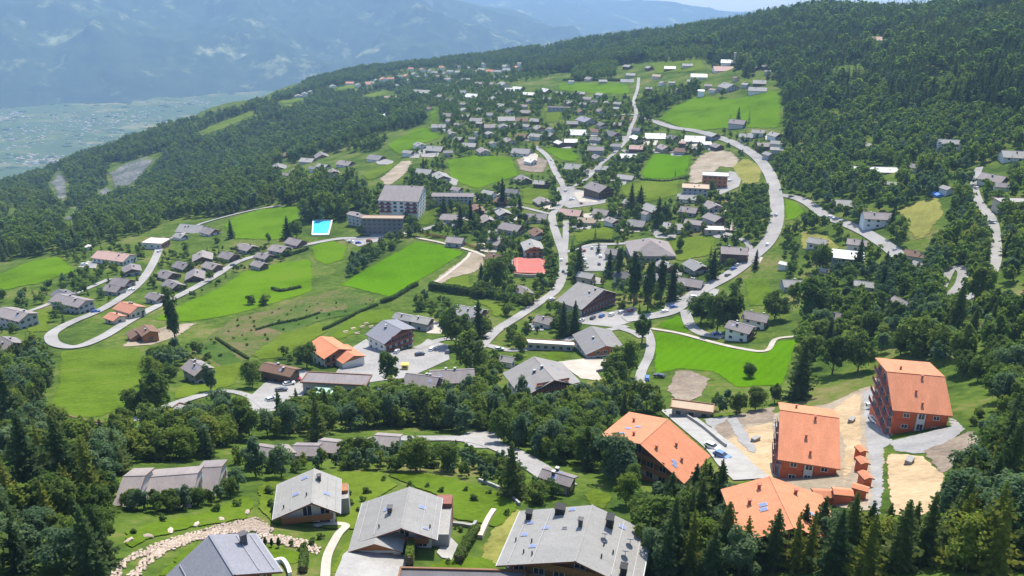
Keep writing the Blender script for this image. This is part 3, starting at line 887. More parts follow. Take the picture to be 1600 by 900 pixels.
for nm, w, mt, ln in [
    ("road", 10.5, 'road', [(1022, 190), (1052, 200), (1085, 205), (1118, 214), (1150, 226), (1182, 246), (1202, 272), (1212, 305), (1213, 345), (1200, 378), (1172, 405), (1140, 430), (1100, 452), (1072, 470), (1046, 488), (1010, 496), (975, 500)]),
    ("road", 8.0, 'road', [(1213, 305), (1240, 309), (1262, 318), (1290, 338), (1325, 352), (1355, 366), (1385, 385), (1404, 400)]),
    ("street", 6.5, 'road', [(836, 229), (856, 246), (868, 270), (882, 296), (878, 318), (864, 335), (864, 350), (872, 375), (880, 400), (879, 430), (868, 455), (842, 474), (806, 498), (775, 518), (748, 545)]),
    ("street", 5.0, 'road', [(884, 346), (884, 368), (882, 392)]),
    ("street", 5.0, 'road', [(886, 296), (914, 282), (938, 258), (962, 238), (980, 218), (985, 202), (994, 178), (990, 160), (996, 140), (998, 122)]),
    ("street", 6.0, 'road', [(930, 184), (962, 181), (990, 180), (1022, 190)]),
    ("street", 6.0, 'road', [(252, 372), (247, 395), (230, 428), (205, 455), (160, 484), (118, 502), (92, 515), (80, 526), (88, 539), (120, 543), (160, 528), (198, 505), (240, 482), (290, 458), (340, 430), (372, 410), (420, 396), (480, 383), (530, 374), (580, 372), (640, 364), (684, 353), (712, 342)]),
    ("lane", 5.0, 'road', [(250, 378), (282, 368), (310, 352), (350, 340), (400, 328), (440, 322)]),
    ("lane", 4.5, 'road', [(-20, 516), (20, 496), (60, 482), (100, 466), (140, 450), (172, 436)]),
    ("lane", 4.5, 'road', [(110, 668), (160, 664), (215, 655), (262, 636), (310, 620), (355, 612), (395, 622), (420, 640)]),
    ("lane", 5.0, 'road', [(650, 545), (700, 530), (760, 540), (800, 548), (860, 540), (905, 526), (980, 510)]),
    ("lane", 4.5, 'road', [(1002, 500), (1016, 530), (1014, 556), (1002, 582), (1000, 606)]),
    ("lane", 5.0, 'road', [(965, 512), (990, 520), (1004, 528)]),
    ("footpath", 2.6, 'path', [(1018, 514), (1068, 523), (1150, 544), (1196, 549), (1212, 531), (1245, 526)]),
    ("lane", 6.0, 'road', [(1070, 485), (1078, 508), (1098, 522), (1130, 528)]),
    ("lane", 9.0, 'concrete', [(1050, 640), (1085, 668), (1125, 700), (1150, 728), (1175, 750)]),
    ("lane", 7.5, 'road', [(560, 690), (610, 686), (660, 686), (710, 686), (755, 692), (795, 706), (830, 726), (880, 760)]),
    ("lane", 5.0, 'road', [(1530, 262), (1522, 290), (1530, 318), (1550, 345), (1556, 380), (1554, 415), (1535, 450), (1505, 470), (1480, 480)]),
    ("lane", 5.0, 'road', [(1470, 452), (1480, 430), (1490, 418), (1504, 424), (1500, 444), (1484, 462)]),
    ("lane", 4.0, 'road', [(720, 342), (760, 332), (800, 322), (860, 335)]),
    ("lane", 4.5, 'road', [(880, 396), (920, 384), (960, 382), (1000, 380)]),
    ("lane", 4.0, 'road', [(1100, 345), (1130, 366), (1165, 378), (1175, 402)]),
    ("garden_path", 1.6, 'path', [(508, 905), (512, 870), (528, 838), (540, 822), (508, 820), (492, 824)]),
    ("garden_path", 2.2, 'sand', [(492, 905), (488, 880), (486, 850), (478, 842)]),
    ("pitch_path", 2.5, 'path', [(672, 448), (700, 428), (728, 405), (735, 395)]),
    ("pitch_path", 3.0, 'path', [(650, 372), (690, 380), (735, 392), (760, 402)]),
]:
    road(nm, ln, w * 0.85, mt)

fill_mask(KEEP, [(803, 408), (851, 408), (855, 434), (803, 434)], 1.0)

# ------------------------------------------------------------------ buildings
_mesh_cache = {}
def cached(key, fn):
    if key not in _mesh_cache: _mesh_cache[key] = fn()
    return _mesh_cache[key]

def window_on(parent, p, yaw, w, h, full, frame='white'):
    """a window on a wall: p = centre on the wall face, yaw = direction it faces (0 = -y)"""
    w = round(w, 1); h = round(h, 1)
    if full:
        def fr():
            b = MB(); t = 0.09
            b.box(-w / 2 - t, w / 2 + t, -0.07, 0.02, h / 2, h / 2 + t); b.box(-w / 2 - t - 0.05, w / 2 + t + 0.05, -0.12, 0.02, -h / 2 - t, -h / 2)
            b.box(-w / 2 - t, -w / 2, -0.07, 0.02, -h / 2, h / 2); b.box(w / 2, w / 2 + t, -0.07, 0.02, -h / 2, h / 2)
            if w > 1.0: b.box(-0.04, 0.04, -0.06, 0.02, -h / 2, h / 2)
            return b.mesh("window", [M[frame]])
        o = put("window", cached(('wf', w, h, frame), fr), parent, p, (0, 0, yaw))
        put("pane", cached(('wp', w, h), lambda: MB().box(-w / 2, w / 2, -0.03, 0.0, -h / 2, h / 2).mesh("pane", [M['glass']])), o)
    else:
        o = put("window", cached(('ws', w, h), lambda: MB().box(-w / 2, w / 2, -0.05, 0.02, -h / 2, h / 2).mesh("window", [M['glass']])), parent, p, (0, 0, yaw))
    return o

class House:
    """a building about a ridge along local y; local -y end is the front gable, x to its right"""
    def __init__(s, name, label, cat, group, cx, cy, rz, L, wl, wr, hr, gz=None):
        s.L, s.wl, s.wr, s.hr = L, wl, wr, hr
        c, n = math.cos(rz), math.sin(rz)
        s.c, s.n, s.cx, s.cy, s.rz = c, n, cx, cy, rz
        pts = [(x, y) for x in (-wl, wr) for y in (-L / 2, L / 2)]
        hs = [float(hgt(cx + x * c - y * n, cy + x * n + y * c)) for x, y in pts]
        s.g = float(hgt(cx, cy)) if gz is None else gz
        s.zmin = min(hs) - s.g - 0.4
        s.root = empty(name, W((cx, cy, s.g)), rz)
        tag(s.root, label, cat, group)
    def world(s, x, y, z):
        return np.array([s.cx + x * s.c - y * s.n, s.cy + x * s.n + y * s.c, s.g + z])
    def mask(s, pts, val=0.5):
        p, _ = project(np.array([s.world(*q) for q in pts]))
        # convex outline
        idx = hull(p)
        fill_mask(KEEP, p[idx], val)
        HOUSE_PX.append(p[idx])

HOUSE_PX = []
FOOT = []            # footprints in plan: (x, y, radius)
def hull(P):
    P = np.asarray(P); idx = sorted(range(len(P)), key=lambda i: (P[i][0], P[i][1]))
    def half(ix):
        h = []
        for i in ix:
            while len(h) > 1:
                a, b_, c = P[h[-2]], P[h[-1]], P[i]
                if (b_[0] - a[0]) * (c[1] - a[1]) - (b_[1] - a[1]) * (c[0] - a[0]) <= 0: h.pop()
                else: break
            h.append(i)
        return h
    return half(idx)[:-1] + half(idx[::-1])[:-1]

def gable(name, label, cat, group, cx, cy, rz, L, wl, wr, hr, pitch=22, pitch_r=None, roof='roof_grey', wall='plaster', clad=None, fascia='fascia',
          over=1.0, overg=1.2, detail=2, chim=1, sky_=0, balc=None, storeys=2, px=60, form='gable', hip=0.0, th=0.28, chimmat='chimney', shut=None, wins=True, rear=False, mask=True, mval=0.5):
    h = House(name, label, cat, group, cx, cy, rz, L, wl, wr, hr)
    r = h.root
    full = px > 75
    tl = math.tan(R(pitch)); tr = math.tan(R(pitch_r or pitch))
    zl, zr = hr - wl * tl, hr - wr * tr
    y0, y1 = -L / 2, L / 2
    xl, xr = -(wl - over), wr - over
    wy0, wy1 = y0 + overg, y1 - overg * 0.6
    # roof
    b = MB()
    if form == 'gable':
        top = [(-wl, zl), (0, hr), (wr, zr)]
        low = [(wr, zr - th), (0, hr - th * 1.05), (-wl, zl - th)]
        n = 3
        P = top + low
        vs_ = [(x, y0, z) for x, z in P] + [(x, y1, z) for x, z in P]
        b.add(vs_, [(0, 1, 7, 6), (1, 2, 8, 7)], 0)
        o = 0
        b.f += [(2, 3, 9, 8), (5, 0, 6, 11), (5, 4, 1, 0), (4, 3, 2, 1), (6, 7, 10, 11), (7, 8, 9, 10)]; b.m += [1] * 6
        b.f += [(3, 4, 10, 9), (4, 5, 11, 10)]; b.m += [2] * 2
        if px > 22:            # ridge capping
            b.box(-0.14, 0.14, y0 + 0.02, y1 - 0.02, hr - 0.04, hr + 0.06, 0)
    elif form == 'hip':
        hy = hip * L / 2
        E_ = [(-wl, y0, zl), (wr, y0, zr), (wr, y1, zr), (-wl, y1, zl)]
        Rg = [(0, y0 + hy, hr), (0, y1 - hy, hr)]
        B_ = [(x, y, z - th) for x, y, z in E_]
        b.add(E_ + Rg + B_, [(0, 1, 4), (1, 2, 5, 4), (2, 3, 5), (3, 0, 4, 5)], 0)
        b.f += [(0, 6, 7, 1), (1, 7, 8, 2), (2, 8, 9, 3), (3, 9, 6, 0)]; b.m += [1] * 4
        b.f += [(6, 9, 8, 7)]; b.m += [2]
    elif form == 'shed':
        zl = hr - (wl + wr) * tl; zr = hr
        b.add([(-wl, y0, zl), (wr, y0, zr), (wr, y1, zr), (-wl, y1, zl), (-wl, y0, zl - th), (wr, y0, zr - th), (wr, y1, zr - th), (-wl, y1, zl - th)], [(0, 1, 2, 3)], 0)
        b.f += [(0, 4, 5, 1), (1, 5, 6, 2), (2, 6, 7, 3), (3, 7, 4, 0)]; b.m += [1] * 4
        b.f += [(7, 6, 5, 4)]; b.m += [2]
    else:   # flat roof with an upstand round it
        zl = zr = hr
        b.box(-wl, wr, y0, y1, hr - th, hr, 0)
        if px > 16:
            for q in ((-wl, -wl + 0.3, y0, y1), (wr - 0.3, wr, y0, y1), (-wl + 0.3, wr - 0.3, y0, y0 + 0.3), (-wl + 0.3, wr - 0.3, y1 - 0.3, y1)):
                b.box(*q, hr + 0.002, hr + 0.3, 1)
    b.build("roof", [M[roof], M[fascia], M['wood' if fascia == 'fascia' else fascia]], r)
    # walls
    def under(x):
        if form == 'gable': return (hr + x * tl if x < 0 else hr - x * tr) - th * 1.1
        if form == 'shed': return zl + (x + wl) * tl - th * 1.05
        return min(zl, zr) - th - 0.01
    prof = [(xl, h.zmin), (xr, h.zmin), (xr, under(xr))] + ([(0, under(0))] if form == 'gable' else []) + [(xl, under(xl))]
    MB().prism(prof, wy0, wy1).build("wall", M[wall], r)
    eave = min(under(xl), under(xr))
    sh = max(2.5, (eave if eave > 2.5 else 2.6) / max(1, storeys))
    # boarded upper front
    if clad and px > 14:
        zc = min(sh * max(1, storeys - 1), eave - 0.3) if storeys > 1 else 0.6
        if zc < eave:
            pr = [(xl - 0.04, zc), (xr + 0.04, zc), (xr + 0.04, under(xr) - 0.03)] + ([(0, under(0) - 0.03)] if form == 'gable' else []) + [(xl - 0.04, under(xl) - 0.03)]
        else:
            pr = [(xl + 0.3, eave - 0.1), (xr - 0.3, eave - 0.1), (0, under(0) - 0.2)]
        MB().prism(pr, wy0 - 0.06, wy0 + 0.1).build("gable_boarding", M[clad], r)
    # windows
    if wins and px > 17:
        wd = xr - xl
        nw = max(1, int(wd / (2.6 if px > 40 else 3.4)))
        ww = min(1.6, wd / nw * 0.5)
        for st in range(int(storeys) + (1 if form == 'gable' and hr - eave > 2.4 else 0)):
            zc = sh * st + sh * 0.55
            for i in range(nw):
                x = xl + wd * (i + 0.5) / nw
                if zc + 0.8 > under(x) - 0.2 or zc < h.zmin + 0.6: continue
                if px < 26 and rnd.random() < 0.35: continue
                tall = 2.0 if (balc and st > 0) else 1.2
                window_on(r, (x, wy0 - (0.07 if clad else 0.0), zc - (0.2 if tall > 1.5 else 0)), 0, ww, min(tall, sh * 0.75), full)
        if px > 24:
            ln = wy1 - wy0
            ns = max(1, int(ln / (3.2 if px > 40 else 4.5)))
            for side, x, yaw, ev in ((1, xr, math.pi / 2, under(xr)), (-1, xl, -math.pi / 2, under(xl))):
                ang = math.atan2(h.cy, h.cx)
                # only sides that can be seen from over the village
                nx = h.c * side; ny = h.n * side
                if nx * h.cx + ny * h.cy > 0.25 * math.hypot(h.cx, h.cy): continue
                for st in range(int(storeys)):
                    zc = sh * st + sh * 0.55
                    if zc + 0.8 > ev: continue
                    for i in range(ns):
                        window_on(r, (x, wy0 + ln * (i + 0.5) / ns, zc), yaw, min(1.4, ln / ns * 0.45), 1.2, full)
    # balconies across the front
    if balc and px > 26:
        for k, st in enumerate(range(1, int(storeys) + (1 if balc > 1 else 0))):
            z = sh * st
            wdt = (xr - xl) * (0.96 if st < storeys else 0.6)
            bx = MB().box(xl + (xr - xl - wdt) / 2, xr - (xr - xl - wdt) / 2, wy0 - 1.3, wy0 - 0.064, z - 0.16, z)
            o = bx.build("balcony", M['wood'], r)
            xa = xl + (xr - xl - wdt) / 2; xb = xr - (xr - xl - wdt) / 2
            q = MB()
            for z0 in (0.15, 0.45, 0.75): q.box(xa, xb, wy0 - 1.3, wy0 - 1.22, z + z0, z + z0 + 0.24)
            for i in range(int((xb - xa) / 2.2) + 1):
                x = min(xa + i * 2.2, xb - 0.1); q.box(x, x + 0.1, wy0 - 1.22, wy0 - 1.14, z + 0.002, z + 1.0)
            q.build("railing", M[clad or 'wood'], o)
    # door
    if px > 40 and wins:
        dx = xl + (xr - xl) * 0.78
        MB().box(dx - 0.55, dx + 0.55, wy0 - 0.10, wy0 - 0.005, max(h.zmin + 0.4, 0.0), max(h.zmin + 0.4, 0.0) + 2.1).build("door", M['wood_dark'], r)
    # chimneys
    def roofz(x):
        if form == 'gable': return hr + x * tl if x < 0 else hr - x * tr
        if form == 'shed': return zl + (x + wl) * tl
        if form == 'flat': return hr
        return hr - abs(x) * tl
    for i in range(chim):
        x = (rnd.choice((-1, 1)) * 0.28 * wl) if i == 0 else rnd.uniform(-0.6, 0.6) * min(wl, wr)
        y = rnd.uniform(-0.25, 0.25) * L
        z = roofz(x)
        a = 0.36 if L > 11 else 0.28
        c_ = MB().box(x - a, x + a, y - a, y + a, z - 0.5, z + 0.8).build("chimney", M[chimmat], r)
        if px > 30: MB().box(x - a - 0.1, x + a + 0.1, y - a - 0.1, y + a + 0.1, z + 0.8, z + 0.9).build("chimney_cap", M['metal'], c_)
    h.roofz = roofz; h.wy0, h.wy1, h.xl, h.xr, h.sh, h.under = wy0, wy1, xl, xr, sh, under
    h.tl, h.tr = tl, tr
    for i in range(sky_):
        sgn = -1 if i % 2 == 0 else 1
        add_skylight(h, sgn * (wl if sgn < 0 else wr) * rnd.uniform(0.3, 0.7), rnd.uniform(-0.33, 0.33) * L)
    if mask:
        zt = min(zl, zr)
        h.mask([(-wl, y0, zl), (wr, y0, zr), (wr, y1, zr), (-wl, y1, zl), (0, y0, hr if form != 'flat' else zt), (0, y1, hr if form != 'flat' else zt), (xl, wy0, sh * 0.5), (xr, wy0, sh * 0.5)], mval)
    FOOT.append((cx, cy, math.hypot(L, wl + wr) / 2))
    return h

def add_skylight(h, x, y, w=0.8, l=1.2, mat='skyglass', up=0.10):
    t = h.tl if x < 0 else -h.tr
    a = math.atan(t)
    b = MB().box(-l / 2, l / 2, -w / 2, w / 2, -0.05, up)
    o = b.build("skylight", M['metal'], h.root, (x, y, h.roofz(x)))
    o.rotation_euler = (0, -a, 0)
    put("pane", cached(('skp', w, l, mat, up), lambda: MB().box(-l / 2 + 0.08, l / 2 - 0.08, -w / 2 + 0.08, w / 2 - 0.08, up - 0.02, up + 0.015).mesh("pane", [M[mat]])), o)
    return o

def on_plane(u, v, z):
    d = ray(u, v)
    k = z / d[2]
    return d * k

def ridge_frame(front, back, hr):
    """ridge end points in the photograph -> centre, heading, length; the ridge is level, hr above the ground"""
    f = at(front[0], front[1], hr)
    b_ = on_plane(back[0], back[1], f[2])
    for _ in range(3):
        c = (f + b_) / 2
        z = float(hgt(c[0], c[1])) + hr
        f = on_plane(front[0], front[1], z); b_ = on_plane(back[0], back[1], z)
    d = b_ - f
    c = (f + b_) / 2
    return c[0], c[1], math.atan2(d[1], d[0]) - math.pi / 2, math.hypot(d[0], d[1])

def block(u, v, wpx, rot, hr, asp, form, lift=None):
    """a building from the middle of its roof and its apparent width"""
    p = at(u, v, (hr * 0.9) if lift is None else lift)
    slant = float(np.linalg.norm(p))
    wm = wpx * slant / FPX
    a = R(rot)
    Wd = wm / (asp * abs(math.sin(a)) + abs(math.cos(a)))
    return p[0], p[1], a, Wd * asp, Wd

# ------------------------------------------------------------------ the buildings that show large
def fit(front, back, hr, left=None, right=None, end='front'):
    """widths and pitches of the two roof slopes from where their eave corners show"""
    cx, cy, rz, L = ridge_frame(front, back, hr)
    z = float(hgt(cx, cy)) + hr
    e = on_plane(*(front if end == 'front' else back), z)
    ex = np.array([math.cos(rz), math.sin(rz), 0.0])
    out = []
    for px_, sg in ((left, -1), (right, 1)):
        if px_ is None: out.append(None); continue
        d = ray(*px_)
        # e + sg*w*ex - (0,0,drop) = t*d
        A = np.column_stack([sg * ex, [0, 0, -1.0], -d])
        w, drop, t = np.linalg.solve(A, -e)
        p = math.degrees(math.atan2(drop, w)) if w > 0 else -99
        if VERBOSE: print("fit", front, "L %.1f rz %.0f" % (L, math.degrees(rz)), "w %.1f pitch %.0f" % (w, p))
        out.append((w, p))
    return cx, cy, rz, L, out
VERBOSE = False

def hero(name, label, cat, front, back, hr, left, right, end='front', wl=None, wr=None, pl=None, pr=None, L=None, group=None, **kw):
    cx, cy, rz, L0, (a, b_) = fit(front, back, hr, left, right, end)
    wl = wl or a[0]; wr = wr or b_[0]
    pl = pl if pl is not None else max(10, min(32, a[1])); pr = pr if pr is not None else max(10, min(32, b_[1]))
    return gable(name, label, cat, group, cx, cy, rz, L or L0, wl, wr, hr, pitch=pl, pitch_r=pr, **kw)

def wing(h, name, x, y0, y1, hr, hw, pitch, roof, wall, clad=None, face=None, along='y', over=0.5, zmin=None):
    """a lower gabled wing joined to house h: ridge along local y at x (or along x at y=x when along='x')"""
    t = math.tan(R(pitch)); th = 0.24
    z = hr - hw * t
    o = bpy.data.objects.new(name, None); COL.objects.link(o); o.parent = h.root
    if along == 'x':
        o.rotation_euler = (0, 0, -math.pi / 2); o.location = (0, x, 0)       # local -y of the wing looks to -x of the house
    else:
        o.location = (x, 0, 0)
    b = MB()
    P = [(-hw, z), (0, hr), (hw, z), (hw, z - th), (0, hr - th), (-hw, z - th)]
    b.add([(px_, y0, pz) for px_, pz in P] + [(px_, y1, pz) for px_, pz in P], [(0, 1, 7, 6), (1, 2, 8, 7)], 0)
    b.f += [(2, 3, 9, 8), (5, 0, 6, 11), (5, 4, 1, 0), (4, 3, 2, 1), (6, 7, 10, 11), (7, 8, 9, 10)]; b.m += [1] * 6
    b.f += [(3, 4, 10, 9), (4, 5, 11, 10)]; b.m += [2] * 2
    b.build("wing_roof", [M[roof], M['fascia'], M['wood']], o)
    xi = hw - over
    zz = h.zmin if zmin is None else zmin
    MB().prism([(-xi, zz), (xi, zz), (xi, z + over * t - th * 1.1), (0, hr - th * 1.1), (-xi, z + over * t - th * 1.1)], y0 + 0.8, y1).build("wing_wall", M[wall], o)
    if clad:
        MB().prism([(-xi + 0.1, z - 0.3), (xi - 0.1, z - 0.3), (xi - 0.1, z + over * t - th * 1.2), (0, hr - th * 1.3), (-xi + 0.1, z + over * t - th * 1.2)], y0 + 0.7, y0 + 0.85).build("wing_boarding", M[clad], o)
    return o

def eave_trim(h):
    """gutters under the eaves and two snow rails up each slope"""
    y0, y1 = -h.L / 2, h.L / 2
    for sg, wd in ((-1, h.wl), (1, h.wr)):
        z = h.roofz(sg * wd)
        MB().box(sg * wd - 0.08 + sg * 0.09, sg * wd + 0.08 + sg * 0.09, y0 + .02, y1 - .02, z - 0.24, z - 0.08).build("gutter", M['metal'], h.root)
        for k in (0.86, 0.55):
            x = sg * wd * k
            b = MB().box(x - .03, x + .03, y0 + .5, y1 - .5, h.roofz(x) + .13, h.roofz(x) + .2)
            for i in range(int(h.L / 1.6)):
                b.box(x - .02, x + .02, y0 + .6 + i * 1.6, y0 + .66 + i * 1.6, h.roofz(x) - .05, h.roofz(x) + .13)
            b.build("snow_rail", M['metal'], h.root)

def dish(h, x, y, r=0.55):
    z = h.roofz(x)
    b = MB()
    b.tube((x, y, z - 0.1), (x, y, z + 0.7), 0.05, 0.05, 6, 1)
    n = 14
    d = Vector((-0.1, 0.75, 0.65)).normalized(); a = d.orthogonal().normalized(); c = d.cross(a)
    ctr = Vector((x, y, z + 0.8))
    ring = [ctr + a * (r * math.cos(2 * math.pi * i / n)) + c * (r * math.sin(2 * math.pi * i / n)) + d * 0.15 for i in range(n)]
    vs_ = [tuple(p) for p in ring] + [tuple(ctr)] + [tuple(p - d * 0.06) for p in ring] + [tuple(ctr - d * 0.06)]
    b.add(vs_, [(i, (i + 1) % n, n) for i in range(n)] + [(n + 1 + (i + 1) % n, n + 1 + i, 2 * n + 1) for i in range(n)] + [(i, n + 1 + i, n + 1 + (i + 1) % n, (i + 1) % n) for i in range(n)], 0)
    return b.build("satellite_dish", [M['white'], M['metal']], h.root)

def vent(h, x, y, s=0.12, tall=0.6, mat='chimney'):
    z = h.roofz(x)
    return MB().tube((x, y, z - 0.2), (x, y, z + tall), s, s, 8).build("vent_pipe", M[mat], h.root)

def cowl(h, x, y, a, b_, tall, mat='chimney'):
    z = h.roofz(x)
    o = MB().box(x - a, x + a, y - b_, y + b_, z - 0.4, z + tall).build("chimney", M[mat], h.root)
    MB().box(x - a - 0.12, x + a + 0.12, y - b_ - 0.12, y + b_ + 0.12, z + tall, z + tall + 0.1).build("chimney_cap", M[mat], o)
    return o

# --- the three chalets and the slate house in front
h = hero("chalet", "grey-roofed chalet with white walls, leftmost of the three broad-gabled chalets in front", "house", (487, 785), (491, 731), 6.4, (426, 811), (531, 801),
         roof='roof_pale', wall='plaster', clad=None, chim=0, px=110, storeys=2, balc=1, fascia='wood_red', over=1.1, overg=1.8)
add_skylight(h, -1.6, 3.2); add_skylight(h, -2.9, -0.6); add_skylight(h, 2.2, -1.0)
cowl(h, 0.9, 2.2, 0.3, 0.35, 0.9)
vent(h, -4.8, -3.0); vent(h, -1.0, -2.2)
eave_trim(h)
MB().box(h.xr + 0.02, h.xr + 2.4, 0.5, 4.5, h.zmin, 2.6).build("side_terrace", M['concrete'], h.root)
MB().box(h.xr + 0.3, h.xr + 2.3, 2.0, 4.2, 2.602, 3.2).build("parasol_deck", M['wood'], h.root)

h = hero("chalet", "wide grey-roofed chalet with orange-boarded garage gable above the pale driveway", "house", (627, 825), (640, 760), 6.4, (548, 851), (682, 843),
         roof='roof_pale', wall='plaster', clad=None, chim=0, px=140, storeys=2, balc=1, fascia='wood_red', over=1.2, overg=2.6)
add_skylight(h, -3.2, 1.0); add_skylight(h, 2.6, 1.2); add_skylight(h, 3.6, -3.6, 0.5, 0.9)
cowl(h, -2.6, 0.0, 0.35, 0.4, 1.0); vent(h, -3.9, -3.2); vent(h, 4.2, -3.0)
eave_trim(h)
g = wing(h, "garage_wing", -h.wl + 4.1, -h.L / 2 - 1.6, -h.L / 2 + 6.5, 4.7, 4.3, 20, 'roof_pale', 'plaster', 'wood_orange')
MB().box(-2.6, 2.6, -h.L / 2 - 0.92, -h.L / 2 - 0.78, h.zmin + 0.3, 2.3).build("garage_door", M['wood_orange'], g)
MB().box(h.xr + 0.02, h.xr + 2.8, -2.0, 4.8, h.zmin, 2.5).build("side_terrace", M['concrete'], h.root)
MB().box(h.xr + 0.3, h.xr + 2.8, 4.9, 7.4, h.zmin, 3.3).build("wood_store", M['wood_red'], h.root)

h = hero("chalet", "largest grey-roofed chalet in front, its roof dotted with skylights, dishes and black chimneys", "house", (899, 876), (926, 788), 8.2, (796, 889), (988, 917), 
         roof='roof_pale', wall='plaster', clad='wood', chim=0, px=190, storeys=2, balc=2, fascia='wood_red', over=1.3, overg=2.2, wl=11.6, wr=9.2, pl=17, pr=19)
L = h.L
eave_trim(h)
cowl(h, -9.6, L * 0.34, 0.42, 0.5, 1.2, 'blackish'); cowl(h, -4.8, L * 0.40, 0.7, 0.7, 1.1, 'blackish'); cowl(h, 3.2, L * 0.30, 0.5, 0.8, 1.5, 'blackish'); cowl(h, 6.6, -L * 0.36, 0.42, 0.6, 1.5, 'blackish')
cowl(h, -0.9, L * 0.12, 0.3, 0.35, 1.2)
for x, y in ((-9.0, .24), (-9.2, .02), (-6.2, .12), (-3.0, .44), (-7.2, -.2), (5.0, .36)): add_skylight(h, x, L * y, 0.75, 1.1)
add_skylight(h, -3.2, L * 0.09, 0.7, 0.9, 'chimney')
for x, y in ((3.0, .04), (6.6, .14), (6.3, -.08)): dish(h, x, L * y)
for x, y in ((3.1, -.06), (4.6, -.12), (3.2, -.26), (-7.6, -.12), (-8.2, -.3), (-6.8, -.34), (-10.2, -.08), (6.9, -.28)): vent(h, x, L * y)

h = hero("slate_house", "blue-grey slate-roofed house with a cross gable above the stone terraces, lower left", "house", (366, 897), (327, 834), 7.2, (276, 893), (416, 891),
         roof='roof_blue', wall='plaster', clad='wood_red', chim=0, px=130, storeys=2, fascia='wood_red', wl=7.5, wr=5.6, pl=30, pr=24)
eave_trim(h)
wing(h, "side_wing", -0.6, -10.5, 0.0, 5.6, 3.6, 30, 'roof_blue', 'plaster', along='x')
cowl(h, 3.4, 2.2, 0.35, 0.4, 1.5)

# --- houses seen just beyond the trees
for lab, f, b_, rt in [("left end unit of the mauve-shingled row house above the boulder lawn", (225, 741), (194, 742), (186, 779)),
                       ("long middle unit of the mauve-shingled row house above the boulder lawn", (307, 737), (231, 743), (229, 775)),
                       ("raised right end unit of the mauve-shingled row house above the boulder lawn", (345, 727), (310, 729), (309, 768))]:
    cx, cy, rz, L = ridge_frame(f, b_, 4.8)
    gable("terraced_house", lab, "house", "units of the mauve-roofed row house", cx, cy, rz, L + 0.4, 7.8, 4.0, 4.4 + (0.12 if 'middle' not in lab else 0), pitch=19, pitch_r=16, roof='roof_mauve', wall='greywall', chim=0, px=60, storeys=1, overg=0.3, over=0.6, mval=1.0)

h = hero("apartment_house", "dark-boarded apartment house under a wide grey roof behind the round tree belt", "house", (867, 592), (834, 555), 11.5, (785, 598), (914, 602),
         roof='roof_grey', wall='plaster', clad='wood_red', px=100, storeys=4, balc=2, chim=3, sky_=4, over=1.6, overg=2.0, wl=11.5, pl=21)
h = hero("chalet", "grey-roofed chalet with orange-boarded gable facing the pale courtyard", "house", (947, 540), (924, 509), 7.2, (914, 557), (979, 546),
         roof='roof_grey', wall='plaster', clad='wood_orange', px=80, storeys=2, chim=1, sky_=2, overg=1.4, wl=8.5, pl=21)
h = hero("apartment_house", "large grey-roofed apartment house with orange balconies beside the car park", "house", (944, 453), (903, 440), 11.5, (909, 484), (967, 459),
         roof='roof_grey', wall='plaster', clad='wood_red', px=85, storeys=3, balc=2, chim=2, sky_=3)
h = hero("chalet_hotel", "grey-roofed chalet with red-brown balconies on the plaza, behind the terracotta house", "house", (628, 515), (598, 500), 10, (600, 538), (650, 513),
         roof='roof_blue', wall='plaster', clad='wood_red', px=80, storeys=3, balc=2, chim=2)
h = hero("salmon_house", "salmon-roofed house with a lower cross wing beside the picnic lawn", "house", (530, 545), (500, 525), 8.2, (506, 561), (550, 546),
         roof='roof_orange', wall='plaster', clad='wood', px=70, storeys=2, balc=1, chim=0)
wing(h, "front_wing", 3.0, -h.L / 2 - 6.0, 0.0, 6.6, 5.2, 20, 'roof_orange', 'plaster', 'wood')
h = hero("terracotta_house", "terracotta-roofed apartment house with a broad boarded gable above the dark trees", "house", (1000, 690), (1044, 651), 11.0, (938, 675), (1069, 752),
         roof='roof_orange', wall='cream', clad='wood', px=150, storeys=3, balc=2, chim=0, sky_=5, over=1.3, overg=1.6)
for i in range(5): cowl(h, (-.6, .25, .45, .7, -.3)[i] * h.wr, (.2, -.3, .1, -.1, -.25)[i] * h.L, 0.2, 0.2, 0.7, 'chimney_red')

